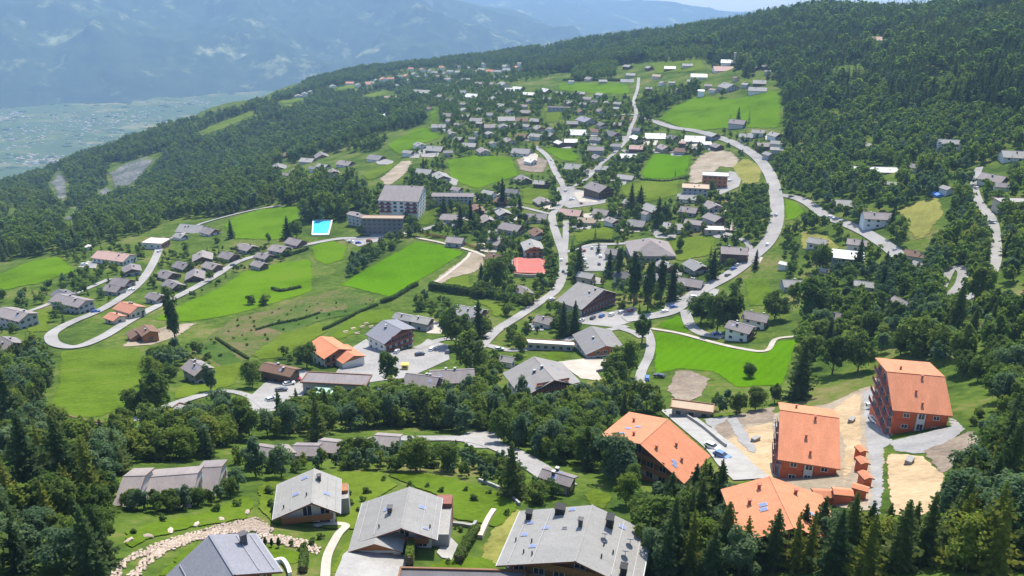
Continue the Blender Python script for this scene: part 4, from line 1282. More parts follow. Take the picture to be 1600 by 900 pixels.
def red_block(lab, f, b_, lf, rt, hr, **kk):
    h = hero("red_apartment_block", lab, "apartment block", f, b_, hr, lf, rt, roof='roof_orange', wall='redwall', clad=None, px=110, storeys=4, chim=0, wins=False, over=0.9, overg=0.9, fascia='chimney_red', group="red-walled apartment blocks on the building site", **kk)
    for i in range(4): cowl(h, (.1, .5, .8, -.3)[i] * h.wr, (.1, -.05, .02, -.2)[i] * h.L, 0.16, 0.2, 0.75, 'chimney_red')
    # gable end: balconies stacked over its width, each with a dark panel and doors
    sh = 2.9
    n = 4
    for st in range(4):
        for i in range(n):
            x0 = h.xl + (h.xr - h.xl) * (i + 0.08) / n; x1 = h.xl + (h.xr - h.xl) * (i + 0.92) / n
            z = sh * st + 0.3
            if z + 2.6 > h.under((x0 + x1) / 2): continue
            o = MB().box(x0, x1, h.wy0 - 1.0, h.wy0 - 0.01, z, z + 0.2).build("balcony", M['greywall'], h.root)
            MB().box(x0, x1, h.wy0 - 1.0, h.wy0 - 0.92, z + 0.2, z + 1.2).build("railing", M['darkred'], o)
            window_on(h.root, ((x0 + x1) / 2, h.wy0, z + 1.25), 0, 2.2, 2.0, True)
    # long side towards the lower wood: red panels, white stair tower with its own windows
    ln = h.wy1 - h.wy0
    e = h.under(h.xr)
    c0 = h.wy0 + ln * 0.42; c1 = h.wy0 + ln * 0.58
    MB().box(h.xr - 0.2, h.xr + 0.35, c0, c1, h.zmin, e + 0.1).build("stair_tower", M['white'], h.root)
    for st in range(4):
        if sh * st + 2.4 < e: window_on(h.root, (h.xr + 0.35, (c0 + c1) / 2, sh * st + 1.5), math.pi / 2, 1.2, 1.5, True)
    MB().box(h.xr - 0.1, h.xr + 0.5, h.wy0 + 0.1, h.wy1 - 0.1, h.zmin, 1.6).build("white_plinth", M['plaster'], h.root)
    for y0, y1 in ((h.wy0 + 0.4, c0 - 0.2), (c1 + 0.2, h.wy1 - 0.4)):
        for st in range(1, 4):
            z = sh * st
            if z + 2.2 > e: break
            MB().box(h.xr + 0.01, h.xr + 0.22, y0, y1, z + 0.06, min(z + sh - 0.06, e)).build("facade_panel", M['redwall'], h.root)
            window_on(h.root, (h.xr + 0.22, y0 + (y1 - y0) * 0.5, z + 1.3), math.pi / 2, 1.2, 0.9, True)
    return h
red_block("red-walled block under a terracotta roof, farther right of the two on the building site", (1385, 582), (1476, 590), (1367, 559), (1394, 643), 13.5)
red_block("red-walled block under a terracotta roof between the two sandy lots", (1218, 643), (1311, 656), (1214, 621), (1222, 717), 13.0, wl=7, pl=16, wr=12, pr=22)
h = hero("terracotta_house", "terracotta-roofed house half hidden by the dark trees below the red blocks", "house", (1242, 822), (1203, 741), 9, (1146, 762), (1268, 754), end='back',
         roof='roof_orange', wall='cream', clad='wood', px=120, storeys=2, balc=1, chim=0, sky_=3, wl=7.4, wr=8.6, pl=19, pr=22, mask=False)
fill_mask(KEEP, [(1147, 762), (1200, 738), (1266, 755), (1294, 788), (1280, 806), (1240, 800), (1215, 806), (1170, 790)], 1.0)
fill_mask(KEEP, [(940, 675), (972, 647), (1045, 651), (1108, 714), (1070, 752), (1020, 712)], 1.0)
for i in range(4): cowl(h, (-.5, .4, .65, -.25)[i] * h.wr, (.1, .3, -.05, .33)[i] * h.L, 0.2, 0.2, 0.7, 'chimney_red')

# garages with small terracotta roofs in an L behind the middle red block
for i, (u, v, w, rot, nm) in enumerate([(1346, 701, 15, 8, "topmost"), (1348, 719, 16, 5, "second from the top"), (1353, 742, 18, 8, "third from the top"), (1345, 761, 26, 60, "corner"),
                                        (1317, 767, 30, 80, "second from the corner"), (1288, 769, 34, 85, "lowest, beside the hidden house")]):
    cx, cy, rz, L, Wd = block(u, v, w, rot, 2.9, 1.5 if rot > 40 else 1.25, 'gable')
    gable("garage", "small terracotta-roofed garage, the %s of the L-shaped row" % nm, "garage", "garages in the L-shaped row", cx, cy, R(rot), L, Wd / 2, Wd / 2, 2.9, pitch=20, roof='roof_orange', wall='redwall', px=20, chim=0, storeys=1, over=0.3, overg=0.3, wins=False, mval=1.0)

# --- hotel with its pool
h = hero("hotel", "tall white hotel block with dark red balconies and a grey roof behind the football pitch", "hotel", (663, 291), (601, 289), 21, (640, 314), (672, 283), wr=7, wl=21, pl=17,
         pr=22, roof='roof_mauve', wall='plaster', clad=None, px=60, storeys=7, chim=2, fascia='fascia', over=0.8, overg=0.8, wins=False)
ln = h.wy1 - h.wy0
for st in range(2, 7):
    for k in range(6):
        y = h.wy0 + ln * (k + 0.5) / 6
        z = st * 2.85
        if z + 2.4 > h.under(h.xl): continue
        if k in (0, 1, 4, 5):
            o = MB().box(h.xl - 1.2, h.xl - 0.01, y - ln / 13, y + ln / 13, z - 0.15, z).build("balcony", M['greywall'], h.root)
            MB().box(h.xl - 1.2, h.xl - 1.1, y - ln / 13, y + ln / 13, z, z + 1.3).build("railing", M['darkred'], o)
        window_on(h.root, (h.xl, y, z + 1.3), -math.pi / 2, 2.4, 1.8, False)
for st in range(7):
    for k in range(5):
        x = h.xl + (h.xr - h.xl) * (k + 0.5) / 5
        if st * 2.85 + 2.6 < h.under(x): window_on(h.root, (x, h.wy0, st * 2.85 + 1.4), 0, 2.0, 1.8, False)
cx, cy, rz, L, Wd = block(598, 339, 66, 88, 12, 3.6, 'flat', lift=12)
g = gable("hotel_annexe", "lower flat-roofed hotel wing with a tan roof edge and rows of windows", "hotel", None, cx, cy, rz, L, Wd / 2, Wd / 2, 12, roof='roof_tan', wall='darkgrey', form='flat', px=60, storeys=4, chim=0)
for u, v, w, rot, asp, rf, lab in [(560, 335, 40, 55, 2.2, 'roof_mauve', "low grey-roofed hotel wing just right of the pool"), (706, 303, 70, 88, 3.2, 'roof_mauve', "long dark-walled wing with a grey roof right of the hotel")]:
    cx, cy, rz, L, Wd = block(u, v, w, rot, 9, asp, 'gable')
    gable("hotel_wing", lab, "hotel", None, cx, cy, rz, L, Wd / 2, Wd / 2, 9, pitch=16, roof=rf, wall='greywall', px=45, storeys=3, chim=2, clad='wood_dark')

# --- the tan and white building on the cleared ground
cx, cy, rz, L, Wd = block(1118, 272, 44, 78, 10, 1.5, 'flat', lift=10)
gable("white_roofed_building", "brilliant white flat-roofed building with an orange-brown end wall by the cleared ground", "building", None, cx, cy, rz, L, Wd / 2, Wd / 2, 10, roof='roof_white', wall='wood_orange', form='flat', px=50, storeys=3, chim=0)
cx, cy, rz, L, Wd = block(1087, 291, 46, 78, 9, 1.4, 'flat', lift=9)
gable("tan_roofed_building", "tan flat-roofed building with a glassy grey front joined to the white one", "building", None, cx, cy, rz, L, Wd / 2, Wd / 2, 9, roof='roof_tan', wall='greywall', form='flat', px=50, storeys=3, chim=2, clad='wood_orange')

# ------------------------------------------------------------------ landmarks by which things are told apart
LAND = [("the turquoise pool", 503, 357), ("the football pitch", 630, 420), ("the white hotel", 622, 310), ("the lone tall poplar", 272, 500), ("the hairpin bend", 92, 527),
        ("the salmon-roofed house", 516, 548), ("the village crossroads", 890, 305), ("the wide bend of the main road", 1212, 315), ("the white-roofed building on cleared ground", 1105, 285),
        ("the big upper meadow", 1130, 178), ("the long green strip below the hill wood", 928, 138), ("the dry brown meadow", 1438, 345), ("the dazzling white mono-pitch roof", 1325, 400),
        ("the vivid meadow above the building site", 1130, 566), ("the red court", 828, 418), ("the row of joined mauve roofs", 268, 747), ("the boulder lawn", 300, 812),
        ("the slate house", 345, 868), ("the leftmost broad-gabled chalet", 480, 775), ("the chalet with the garage gable", 620, 815), ("the chalet with dishes on its roof", 895, 845),
        ("the terracotta gable house", 1020, 700), ("the middle red block", 1265, 690), ("the right-hand red block", 1430, 630), ("the L-shaped garage row", 1335, 745),
        ("the sandy lot at the wood's edge", 1425, 755), ("the half-hidden terracotta roof", 1225, 780), ("the dark-boarded apartment house", 848, 598), ("the apartment house with orange balconies", 918, 465),
        ("the chalet facing the pale courtyard", 936, 535), ("the chalet hotel on the plaza", 605, 525), ("the vineyard slope", 440, 510), ("the left-hand wide meadow", 385, 455),
        ("the lower left meadow", 155, 595), ("the pale parking lot", 450, 610), ("the twin row house", 1170, 507), ("the lane loop on the right", 1488, 440),
        ("the meadow beside the pool", 420, 345), ("the pitched meadow left of the village", 755, 265), ("the small fenced green field", 1040, 260), ("the grey cliffs", 205, 262),
        ("the distant village", 680, 115), ("the far crest of the hill", 1100, 45), ("the corner of the wood at the lower left", 60, 850), ("the corner of the wood at the lower right", 1560, 850),
        ("the green strip on the left edge", 50, 425), ("the grove by the main road", 1175, 330), ("the round tree", 1003, 510), ("the long roof strip behind the hedge trees", 650, 685),
        ("the white upper chapel", 1138, 92), ("the lone white house in the slope wood", 604, 178), ("the hill meadow gap", 1360, 125), ("the long tan house", 690, 195)]
ORD = ["nearest", "second nearest", "third nearest", "fourth nearest", "fifth nearest", "sixth nearest", "seventh nearest", "eighth nearest", "ninth nearest", "tenth nearest",
       "eleventh nearest", "twelfth nearest", "thirteenth nearest", "fourteenth nearest"]
def relate(items):
    """items: list of (u, v, description) -> list of labels that tell each one apart by the landmark it stands by"""
    b = {}
    for i, (u, v, d) in enumerate(items):
        j = min(range(len(LAND)), key=lambda k: (LAND[k][1] - u) ** 2 + 2.2 * (LAND[k][2] - v) ** 2)
        du, dv = u - LAND[j][1], (v - LAND[j][2]) * 1.6
        rel = ("right of" if du > 0 else "left of") if abs(du) > abs(dv) else ("in front of" if dv > 0 else "behind")
        b.setdefault((d, j, rel), []).append((du * du + dv * dv, i))
    out = [None] * len(items)
    for (d, j, rel), ls in b.items():
        ls.sort()
        for k, (_, i) in enumerate(ls):
            if len(ls) == 1: out[i] = "%s %s %s" % (d, rel, LAND[j][0])
            else: out[i] = "%s %s %s, %s" % (d, rel, LAND[j][0], ORD[k] if k < len(ORD) else "among the farthest")
    return out

# ------------------------------------------------------------------ houses of the village: (u, v) of the roof, apparent width, heading, proportions
G, PL, MV, DK, BR, WH, PK, SA, TN, BL = 'roof_grey', 'roof_pale', 'roof_mauve', 'roof_dark', 'roof_brown', 'roof_white', 'roof_pink', 'roof_salmon', 'roof_tan', 'roof_blue'
COLW = {G: "grey-roofed", PL: "pale-roofed", MV: "mauve-roofed", DK: "dark-roofed", BR: "brown-roofed", WH: "white-roofed", PK: "pink-roofed", SA: "salmon-roofed", TN: "tan-roofed", BL: "blue-grey-roofed", 'roof_orange': "terracotta-roofed", 'roof_red': "red-roofed"}
gL = "holiday chalets on the left terrace"
HOUSES = []      # u, v, w, rot, asp, hr, roof, wall, clad, storeys, form, label, group
def H(u, v, w, rot=70, asp=1.25, hr=6.5, roof=G, wall='plaster', clad='wood_dark', st=2, form='gable', label=None, group=None, **kw):
    HOUSES.append((u, v, w, rot, asp, hr, roof, wall, clad, st, form, label, group, kw))

for u, v, w in [(316, 397, 34), (286, 411, 31), (331, 412, 31), (261, 425, 32), (304, 426, 32), (270, 441, 35), (357, 396, 31), (385, 383, 29), (412, 397, 25), (437, 385, 33), (462, 374, 29), (405, 410, 24)]:
    H(u, v, w, 62 + rnd.uniform(-6, 6), 1.25, 5.8, MV, 'greywall', 'wood_dark', 1, group=gL)
for u, v, w in [(205, 417, 27), (191, 436, 28), (178, 447, 25)]: H(u, v, w, 85, 1.2, 6, MV, 'greywall', group=gL)
H(178, 396, 56, 72, 1.9, 6.5, PK, 'plaster', None, 1, label="long pale pink-roofed house at the edge of the left slope wood")
H(244, 377, 33, 80, 1.3, 5, WH, 'plaster', 'wood', 1, 'flat', label="flat white-roofed house at the top of the hairpin lane")
H(300, 352, 40, 75, 1.7, 6, PL, 'plaster', None, 2); H(328, 357, 26, 60, 1.2, 6, MV, 'plaster', 'wood', 2); H(282, 366, 20, 70, 1.2, 5, PL)
H(138, 384, 10, 80, 1.1, 4, WH, st=1, label="tiny white-roofed hut among the trees above the left edge meadow")
H(112, 466, 58, 66, 2.0, 7.5, MV, 'greywall', None, 2, label="long modern grey house with dark windows above the hairpin bend"); H(98, 457, 34, 66, 1.6, 7, DK, 'greywall', None)
H(24, 487, 54, 66, 1.7, 8, MV, 'greywall', None, 2, label="grey-roofed house cut by the left edge of the picture"); H(12, 532, 42, 55, 1.3, 7, MV)
H(202, 477, 42, 62, 1.3, 6.5, SA, 'cream', None, 1, label="larger of the two salmon-roofed houses inside the hairpin bend"); H(179, 492, 25, 62, 1.1, 5, SA, 'cream', None, 1, label="smaller of the two salmon-roofed houses inside the hairpin bend")
H(230, 514, 34, 40, 1.2, 6, BR, 'wood', 'wood_orange', 1, label="brown timber hall on the bare yard beside the lone poplar", clr='wood_orange'); H(212, 519, 26, 40, 1.1, 4.6, BR, 'wood', 'wood_orange', 1, label="low brown timber annexe of the hall on the bare yard")
H(243, 460, 30, 60, 1.3, 6, MV, 'greywall'); H(308, 570, 46, 50, 1.2, 7, MV, 'greywall', 'wood_dark', 2, label="grey-roofed hut among bushes between the lone poplar and the parking lot")
H(284, 640, 26, 70, 1.2, 4, PL, 'plaster', None, 1, 'flat'); H(108, 660, 44, 70, 2.2, 3.5, DK, 'greywall', None, 1, 'flat', label="low dark flat-roofed shed below the lower left meadow"); H(160, 668, 40, 78, 2.4, 3, PL, 'greywall', None, 1, 'flat', label="low pale flat roof beside the lane below the lower left meadow")
# band along the slope wood
for a in [(588, 243, 25), (540, 252, 25), (521, 266, 18), (537, 273, 15), (505, 257, 20), (489, 261, 13), (462, 266, 20), (446, 271, 15), (441, 287, 12)]:
    H(*a, 66 + rnd.uniform(-8, 8), 1.25, 6.5, rnd.choice([PL, MV, G]))
H(663, 265, 30, 75, 1.4, 7, PL, 'greywall'); H(689, 272, 28, 72, 1.4, 6.5, PL); H(714, 293, 18, 70, 1.1, 6, MV); H(764, 299, 22, 60, 1.2, 8, PL, 'plaster', None)
for a in [(638, 236, 17), (656, 224, 19), (680, 229, 25), (755, 233, 20), (815, 233, 28), (795, 217, 19), (838, 210, 20), (717, 215, 15), (766, 195, 16), (765, 207, 14), (744, 185, 16), (750, 191, 12), (791, 183, 22),
          (803, 193, 11), (822, 173, 16), (818, 164, 13), (836, 186, 15), (784, 163, 18), (716, 193, 11), (738, 215, 10), (746, 206, 9), (770, 222, 11), (706, 207, 12), (700, 236, 13)]:
    H(*a, rnd.choice([70, 84, 96, 20]), 1.3, 6.8, rnd.choice([PL, PL, G, MV]), rnd.choice(['plaster', 'wood_dark', 'beige', 'greywall', 'wood_dark']), rnd.choice(['wood_dark', 'wood', None]))
H(686, 195, 19, 85, 1.6, 7, PL, 'beige', None, label="long tan-walled house at the corner of the slope wood and its meadow"); H(604, 179, 16, 82, 1.4, 8, WH, 'white', None, label="lone white house standing among the trees of the left slope wood")
H(647, 162, 15, 86, 1.5, 6, PL); H(607, 151, 14, 80, 1.4, 7, PK); H(623, 150, 13, 80, 1.3, 7, TN); H(672, 168, 12, 80, 1.2, 6, BR); H(660, 141, 27, 86, 2.2, 8, PL, 'beige', None)
H(738, 147, 19, 84, 1.5, 7, WH, label="white-roofed house shining at the edge of the wood left of the long green strip"); H(723, 142, 12, 80, 1.3, 7, PL); H(787, 129, 17, 70, 1.2, 10, PL, 'cream', None)
H(797, 138, 14, 80, 1.3, 7, WH); H(809, 136, 15, 80, 1.3, 7, WH); H(827, 145, 18, 84, 1.3, 7.5, WH, 'wood_dark'); H(853, 139, 17, 84, 1.3, 7.5, WH, 'wood_dark')
for a in [(876, 144, 15), (906, 144, 15), (918, 152, 14), (938, 146, 14), (891, 158, 18), (950, 159, 12), (894, 190, 14), (921, 121, 13), (942, 125, 10), (893, 126, 9), (986, 115, 13), (1015, 104, 11), (1074, 100, 13), (1050, 128, 9), (962, 168, 11), (860, 200, 12)]:
    H(*a, rnd.choice([80, 90, 70]), 1.35, 6.8, rnd.choice([PL, PL, MV, G]), rnd.choice(['plaster', 'wood_dark', 'beige']))
H(872, 168, 27, 84, 3, 5, DK, 'greywall', None, 1, 'flat', label="long low dark roof above the small square meadow"); H(916, 184, 27, 30, 1.2, 9, BL, 'greywall', None, label="steep blue-grey-roofed hall amid dark conifers below the long green strip")
H(901, 203, 25, 84, 1.7, 6, WH, 'plaster', None, 1, label="broad white-roofed house behind the two joined white roofs"); H(875, 221, 17, 84, 1.2, 6.5, WH, 'wood_dark', label="left one of two joined white-roofed chalets"); H(892, 218, 17, 84, 1.2, 7.5, WH, 'wood_dark', label="right one of two joined white-roofed chalets")
H(931, 230, 22, 86, 1.3, 8, MV, 'greywall'); H(957, 206, 25, 30, 1.3, 8, DK, 'greywall', label="dark slate-roofed house beside the upper village street"); H(995, 213, 19, 84, 1.3, 7, WH, 'beige'); H(996, 228, 22, 86, 1.3, 7.5, PK, 'wood_dark', label="pink-roofed chalet beside the upper village street")
H(980, 241, 24, 84, 1.4, 6.5, WH, 'greywall'); H(1024, 209, 27, 84, 1.6, 6, WH, 'beige', None, 1, label="bright white-roofed house below the upper meadow's lane"); H(981, 102, 13, 84, 1.3, 7, PL, 'wood_dark'); H(1047, 104, 15, 84, 1.3, 7, WH, 'wood_dark'); H(1027, 117, 14, 70, 1.3, 7, TN, 'cream', None); H(980, 124, 17, 84, 2, 5, PL); H(1066, 138, 15, 84, 1.5, 6, PK)
H(1130, 104, 24, 86, 2.0, 6, PK, 'plaster', None, 1, label="long pinkish-roofed building in front of the upper chapel"); H(1092, 116, 21, 80, 1.3, 8, WH); H(1081, 125, 13, 84, 1.3, 7, PL); H(1139, 131, 24, 75, 1.3, 10, PL, 'greywall', None); H(1096, 141, 10, 84, 1.0, 10, WH, 'white', None)
H(1184, 137, 24, 84, 1.5, 7.5, PL); H(1187, 126, 18, 84, 1.4, 7, PL, 'wood_dark'); H(1115, 139, 12, 84, 1.4, 6, MV); H(1153, 188, 24, 70, 1.2, 9, MV, 'greywall', 'wood_dark', label="mauve-roofed house ringed by conifers at the foot of the upper meadow")
for a, rf in [((1086, 213, 28), WH), ((1102, 222, 14), WH), ((1113, 208, 20), PL), ((1067, 222, 11), PK), ((1166, 210, 19), PL), ((1185, 204, 18), PL), ((1212, 208, 19), PL), ((1214, 221, 18), PL), ((1214, 231, 18), PL), ((1193, 224, 16), MV), ((1201, 239, 14), PL)]:
    H(*a, 86 + rnd.uniform(-10, 10), 1.35, 7, rf, rnd.choice(['plaster', 'greywall', 'wood_dark']))
# village middle
H(800, 351, 42, 58, 1.2, 8, MV, 'greywall', 'wood_dark', 2); H(832, 381, 34, 8, 1.2, 9, PL, 'plaster', 'wood_orange', 3, label="house with an orange-boarded gable behind the red flat roof", balc=2)
H(852, 496, 36, 70, 1.4, 6, MV, 'plaster'); H(818, 452, 28, 75, 1.3, 5.5, MV, 'greywall')
H(936, 289, 44, 35, 1.2, 10, MV, 'wood_dark', 'wood_dark', 3, label="large dark-timbered house with a grey roof at the village crossroads", balc=2); H(898, 257, 28, 82, 1.3, 6.5, PL); H(847, 283, 24, 84, 1.4, 6, PL, 'wood_dark'); H(848, 311, 26, 70, 1.4, 5, MV, 'greywall', None, 1)
H(892, 328, 38, 76, 1.6, 6, PK, 'beige', 'wood', 1); H(918, 341, 27, 84, 1.3, 5, TN, 'cream', None, 1, label="small orange-tan roof beside the pinkish roofs below the crossroads"); H(940, 328, 26, 70, 1.2, 6, MV); H(957, 342, 22, 75, 1.2, 6, MV); H(968, 330, 16, 75, 1.2, 5.5, PL)
H(941, 260, 19, 80, 1.3, 5, PL); H(978, 274, 26, 76, 1.6, 5, PL, 'plaster', None, 1, label="pale half-built house with reddish spoil beside the small fenced field"); H(829, 249, 18, 40, 1.2, 6, WH, 'plaster', None)
H(1020, 322, 36, 30, 1.3, 8.5, PL, 'wood_dark', 'wood_dark', 2); H(1053, 350, 36, 70, 1.5, 6.5, PL, 'plaster'); H(1084, 345, 30, 80, 1.2, 7.5, MV, 'greywall'); H(1117, 337, 34, 84, 1.1, 8, MV, 'greywall', 'wood_dark'); H(1116, 357, 26, 84, 1.4, 3, WH, 'beige', None, 1, 'flat', label="flat pale terrace building in front of the mauve roofs below the white building")
H(1016, 376, 62, 0, 1.0, 10, MV, 'greywall', None, 2, 'hip', label="pyramid-roofed grey hall behind the row of tall poplars", hip=0.8); H(1147, 388, 40, 80, 1.2, 8.5, MV, 'wood_dark', 'wood_dark', 3, label="grey-roofed dark timber house beside the main road's lower bend", balc=2)
H(1088, 411, 36, 80, 1.3, 6.5, PL, 'greywall', 'wood_dark'); H(1079, 437, 44, 72, 1.4, 6, MV, 'beige', None); H(1010, 332, 14, 30, 1.1, 7, MV)
# right-hand wood
H(1371, 334, 40, 80, 1.4, 8, MV, 'white', 'wood_dark', 2, label="grey-roofed house with bluish white walls left of the dry brown meadow"); H(1325, 398, 46, 70, 1.5, 7, WH, 'greywall', None, 2, 'shed', label="house with a dazzling white mono-pitch roof among the trees", sp=7)
H(1240, 439, 32, 84, 1.3, 5.5, PL, 'greywall'); H(1278, 374, 28, 70, 1.2, 6, PL, 'plaster'); H(1350, 441, 30, 80, 1.3, 5.5, PL, 'greywall'); H(1437, 411, 20, 75, 1.2, 5.5, PL); H(1368, 262, 56, 84, 2.6, 6, WH, 'plaster', None, 1, label="long white-roofed house hidden in the right-hand wood"); H(1329, 265, 14, 80, 1.3, 6, PL)
H(1584, 237, 28, 80, 1.3, 6.5, PL, 'plaster'); H(1553, 274, 36, 80, 1.4, 6, MV, 'plaster'); H(1568, 287, 20, 80, 1.2, 5, MV); H(1582, 314, 40, 84, 1.8, 4.5, PL, 'beige', None, 1, 'flat', label="flat pale roof at the right edge beside the wood lane"); H(1484, 220, 30, 75, 1.4, 9, PL, 'white', None, 2, label="white-walled house in the hillside wood above the right-hand lane"); H(1355, 224, 17, 80, 1.3, 6, PL)
H(1370, 58, 18, 80, 1.8, 7, PK, 'plaster', None, 1, label="lone pinkish-roofed house in a gap of the hill wood"); H(1304, 490, 32, 84, 1.3, 6, MV, 'greywall'); H(1390, 285, 16, 80, 1.3, 6, PL); H(1480, 292, 14, 70, 1.2, 6, PL); H(1306, 256, 13, 70, 1.2, 6, PL); H(1285, 420, 16, 60, 1.2, 5, PL); H(1225, 410, 14, 60, 1.2, 5, WH)
# lower village
H(437, 574, 58, 68, 2.0, 6, BR, 'wood_dark', None, 2, label="long brown-roofed timber house left of the salmon-roofed house"); H(526, 594, 94, 84, 3.0, 5.5, MV, 'greywall', 'wood_red', 1, 'flat', label="long flat-roofed shop building beside the pale parking lot")
H(660, 589, 56, 75, 1.4, 7, MV, 'greywall', 'wood_dark', 2, label="left half of the bent mauve-roofed house behind the tree belt"); H(706, 581, 66, 95, 1.5, 7.5, MV, 'greywall', 'wood_dark', 2, label="right half of the bent mauve-roofed house behind the tree belt")
H(632, 493, 36, 66, 1.4, 6, PL, 'greywall', 'wood_dark', label="left one of two joined pale roofs behind the chalet hotel"); H(660, 497, 36, 66, 1.3, 6, PL, 'greywall', 'wood_dark', label="right one of two joined pale roofs behind the chalet hotel"); H(732, 482, 58, 66, 1.3, 8.5, PL, 'plaster', 'wood_dark', 3, label="pale-roofed house among trees on the lawn below the hedge", balc=1)
H(791, 558, 26, 75, 1.3, 5, PL, 'plaster', 'wood_red'); H(1158, 508, 46, 52, 1.2, 7, MV, 'white', 'wood_dark', 2, label="front half of the twin row house beside the vivid meadow", balc=1); H(1182, 491, 42, 60, 1.3, 7, MV, 'white', 'wood_dark', 2, label="rear half of the twin row house beside the vivid meadow")
H(860, 536, 70, 82, 5.0, 3.2, WH, 'greywall', None, 1, 'flat', label="long thin white parking roof left of the chalet facing the courtyard")
for u, v, w, hr in [(414, 700, 29, 4.2), (444, 702, 28, 3.8), (478, 698, 30, 3.9), (518, 692, 36, 4.5), (605, 683, 34, 4.5)]:
    H(u, v, w + 6, 88, 1.1, hr, MV, 'greywall', None, 1, group="stepped row of roofs behind the hedge trees", mv=1.0)
H(722, 902, 168, 88, 7.0, 2.6, DK, 'greywall', None, 1, 'flat', label="long low brownish flat roof at the bottom edge below the chalet gardens")
H(1082, 636, 62, 75, 2.4, 3.2, TN, 'concrete', None, 1, 'flat', label="low concrete garage portal with a tan top beside the bare soil patch")
H(872, 742, 56, 62, 1.7, 4.2, MV, 'greywall', 'wood_dark', 1, label="grey roof stepping down to the right above the dished chalet")
# far villages
far = "tiny houses of the distant village on the crest"
for a in [(578, 128, 13), (588, 124, 9), (599, 122, 12), (611, 121, 11), (625, 118, 9), (635, 117, 12), (638, 125, 8), (648, 114, 13), (654, 119, 9), (665, 116, 10), (673, 109, 10), (680, 112, 9), (684, 118, 8), (695, 113, 11), (700, 122, 13), (704, 110, 12), (716, 111, 9),
          (717, 103, 9), (733, 105, 12), (742, 110, 9), (753, 107, 13), (756, 99, 8), (765, 109, 12), (778, 110, 13), (793, 107, 15), (790, 102, 12), (808, 104, 12), (812, 98, 8), (466, 148, 13), (476, 145, 10), (486, 142, 11), (520, 133, 14), (547, 128, 12), (560, 131, 11), (575, 129, 12), (619, 132, 10), (642, 106, 8), (660, 107, 9), (690, 104, 8)]:
    H(*a, rnd.choice([75, 90, 20]), 1.3, rnd.choice([7, 8, 9, 11]), rnd.choice([PL, PK, PL, MV, SA]), rnd.choice(['plaster', 'plaster', 'cream', 'white']), None, 3, group=far)
H(1138, 94, 19, 84, 1.6, 8, WH, 'white', None, 2, label="bright white chapel-like building at the edge of the hill wood")

# the close-built middle and the houses among the trees: further small chalets between those above
rf_ = random.Random(41)
def near_any(u, v, du): return any((h_[0] - u) ** 2 + (2.0 * (h_[1] - v)) ** 2 < ((h_[2] + du) * 0.62) ** 2 for h_ in HOUSES)
for x0, x1, y0, y1, n_ in [(870, 1130, 300, 430, 20), (700, 1000, 150, 245, 36), (1000, 1130, 205, 235, 5), (780, 870, 250, 340, 6), (1240, 1590, 215, 330, 4), (1240, 1480, 350, 470, 3), (1010, 1200, 95, 145, 9), (640, 800, 118, 150, 12), (700, 880, 300, 400, 7), (430, 640, 236, 280, 6)]:
    c_ = 0
    for t_ in range(500):
        if c_ >= n_: break
        u, v = rf_.uniform(x0, x1), rf_.uniform(y0, y1)
        w = max(9, min(32, 15 + (v - 180) * 0.085)) * rf_.uniform(0.85, 1.15)
        if near_any(u, v, w) or KEEP[max(0, int(v) - 3):int(v) + int(w * .3) + 2, int(u - w * .5):int(u + w * .5)].mean() > 0.12: continue
        H(u, v, w, rf_.choice([66, 74, 84, 20]), 1.1, 6.5, rf_.choice([PL, G, MV, MV, DK, BR]), rf_.choice(['wood_dark', 'greywall', 'plaster', 'beige']), rf_.choice(['wood_dark', 'wood', None]), 2)
        c_ += 1

names = []
for k, (u, v, w, rot, asp, hr, rf, wl_, cl, st, form, label, group, kw) in enumerate(HOUSES):
    size = "tiny" if w < 14 else ("small" if w < 24 else ("mid-sized" if w < 40 else "large"))
    names.append((u, v, "%s %s house" % (size, COLW[rf])))
auto = relate(names)
for k, (u, v, w, rot, asp, hr, rf, wl_, cl, st, form, label, group, kw) in enumerate(HOUSES):
    if form == 'gable' and (not label or w < 30):
        asp = min(asp, 1.08 + 0.1 * (k % 3)); hr *= 0.86
        if 60 <= rot <= 97: rot += rnd.uniform(-16, 2) if k % 4 else rnd.uniform(-60, -40)
    cx, cy, rz, L, Wd = block(u, v, w * (1.28 if w < 30 and group != far else 1.12), rot, hr, asp, form)
    if group == far: Wd = min(Wd, 16); L = min(L, 20)
    g = gable("house" if w < 30 or form != 'gable' else "village_house", label or auto[k], "house", group, cx, cy, rz, L, Wd / 2, Wd / 2, hr,
          pitch=kw.get('sp', rnd.uniform(20, 27) if form != 'hip' else 24), roof=rf, wall=wl_, clad=cl, form=form, hip=kw.get('hip', 0), storeys=st, balc=kw.get('balc'),
          chim=0 if w < 17 or form == "flat" or group in (far, "stepped row of roofs behind the hedge trees") else (1 if w < 40 else 2), px=w, over=min(0.9, Wd * 0.09), overg=min(1.0, L * 0.09), sky_=0 if w < 44 or form != 'gable' else 2, mval=1.0 if (group == far or kw.get('mv')) else (0.7 if u > 1225 else 0.5))
    if label and 'chapel-like' in label:
        MB().box(-1.6, 1.6, -L / 2 - 0.1, -L / 2 + 3.2, g.zmin, 17).build("tower", M['cream'], g.root)

# paved yards beside the houses
nyard = 0
for k, (u, v, w, *_r) in enumerate(HOUSES):
    if not (16 < w < 46 and 190 < v < 520 and 560 < u < 1225) or k % 5 in (0, 3): continue
    du = rnd.choice((-1, 1)) * w * 0.45; a = w * rnd.uniform(0.45, 0.8); b_ = w * rnd.uniform(0.16, 0.3)
    uu, vv = u + du, v + w * 0.42
    pl = [(uu - a, vv - b_ * .6), (uu + a * .2, vv - b_), (uu + a, vv - b_ * .3), (uu + a * .8, vv + b_), (uu - a * .5, vv + b_ * .9)]
    g_ = ground([p[0] for p in pl], [p[1] for p in pl])
    drape("yard", g_, M['road' if k % 3 else 'path'], step=4.0)

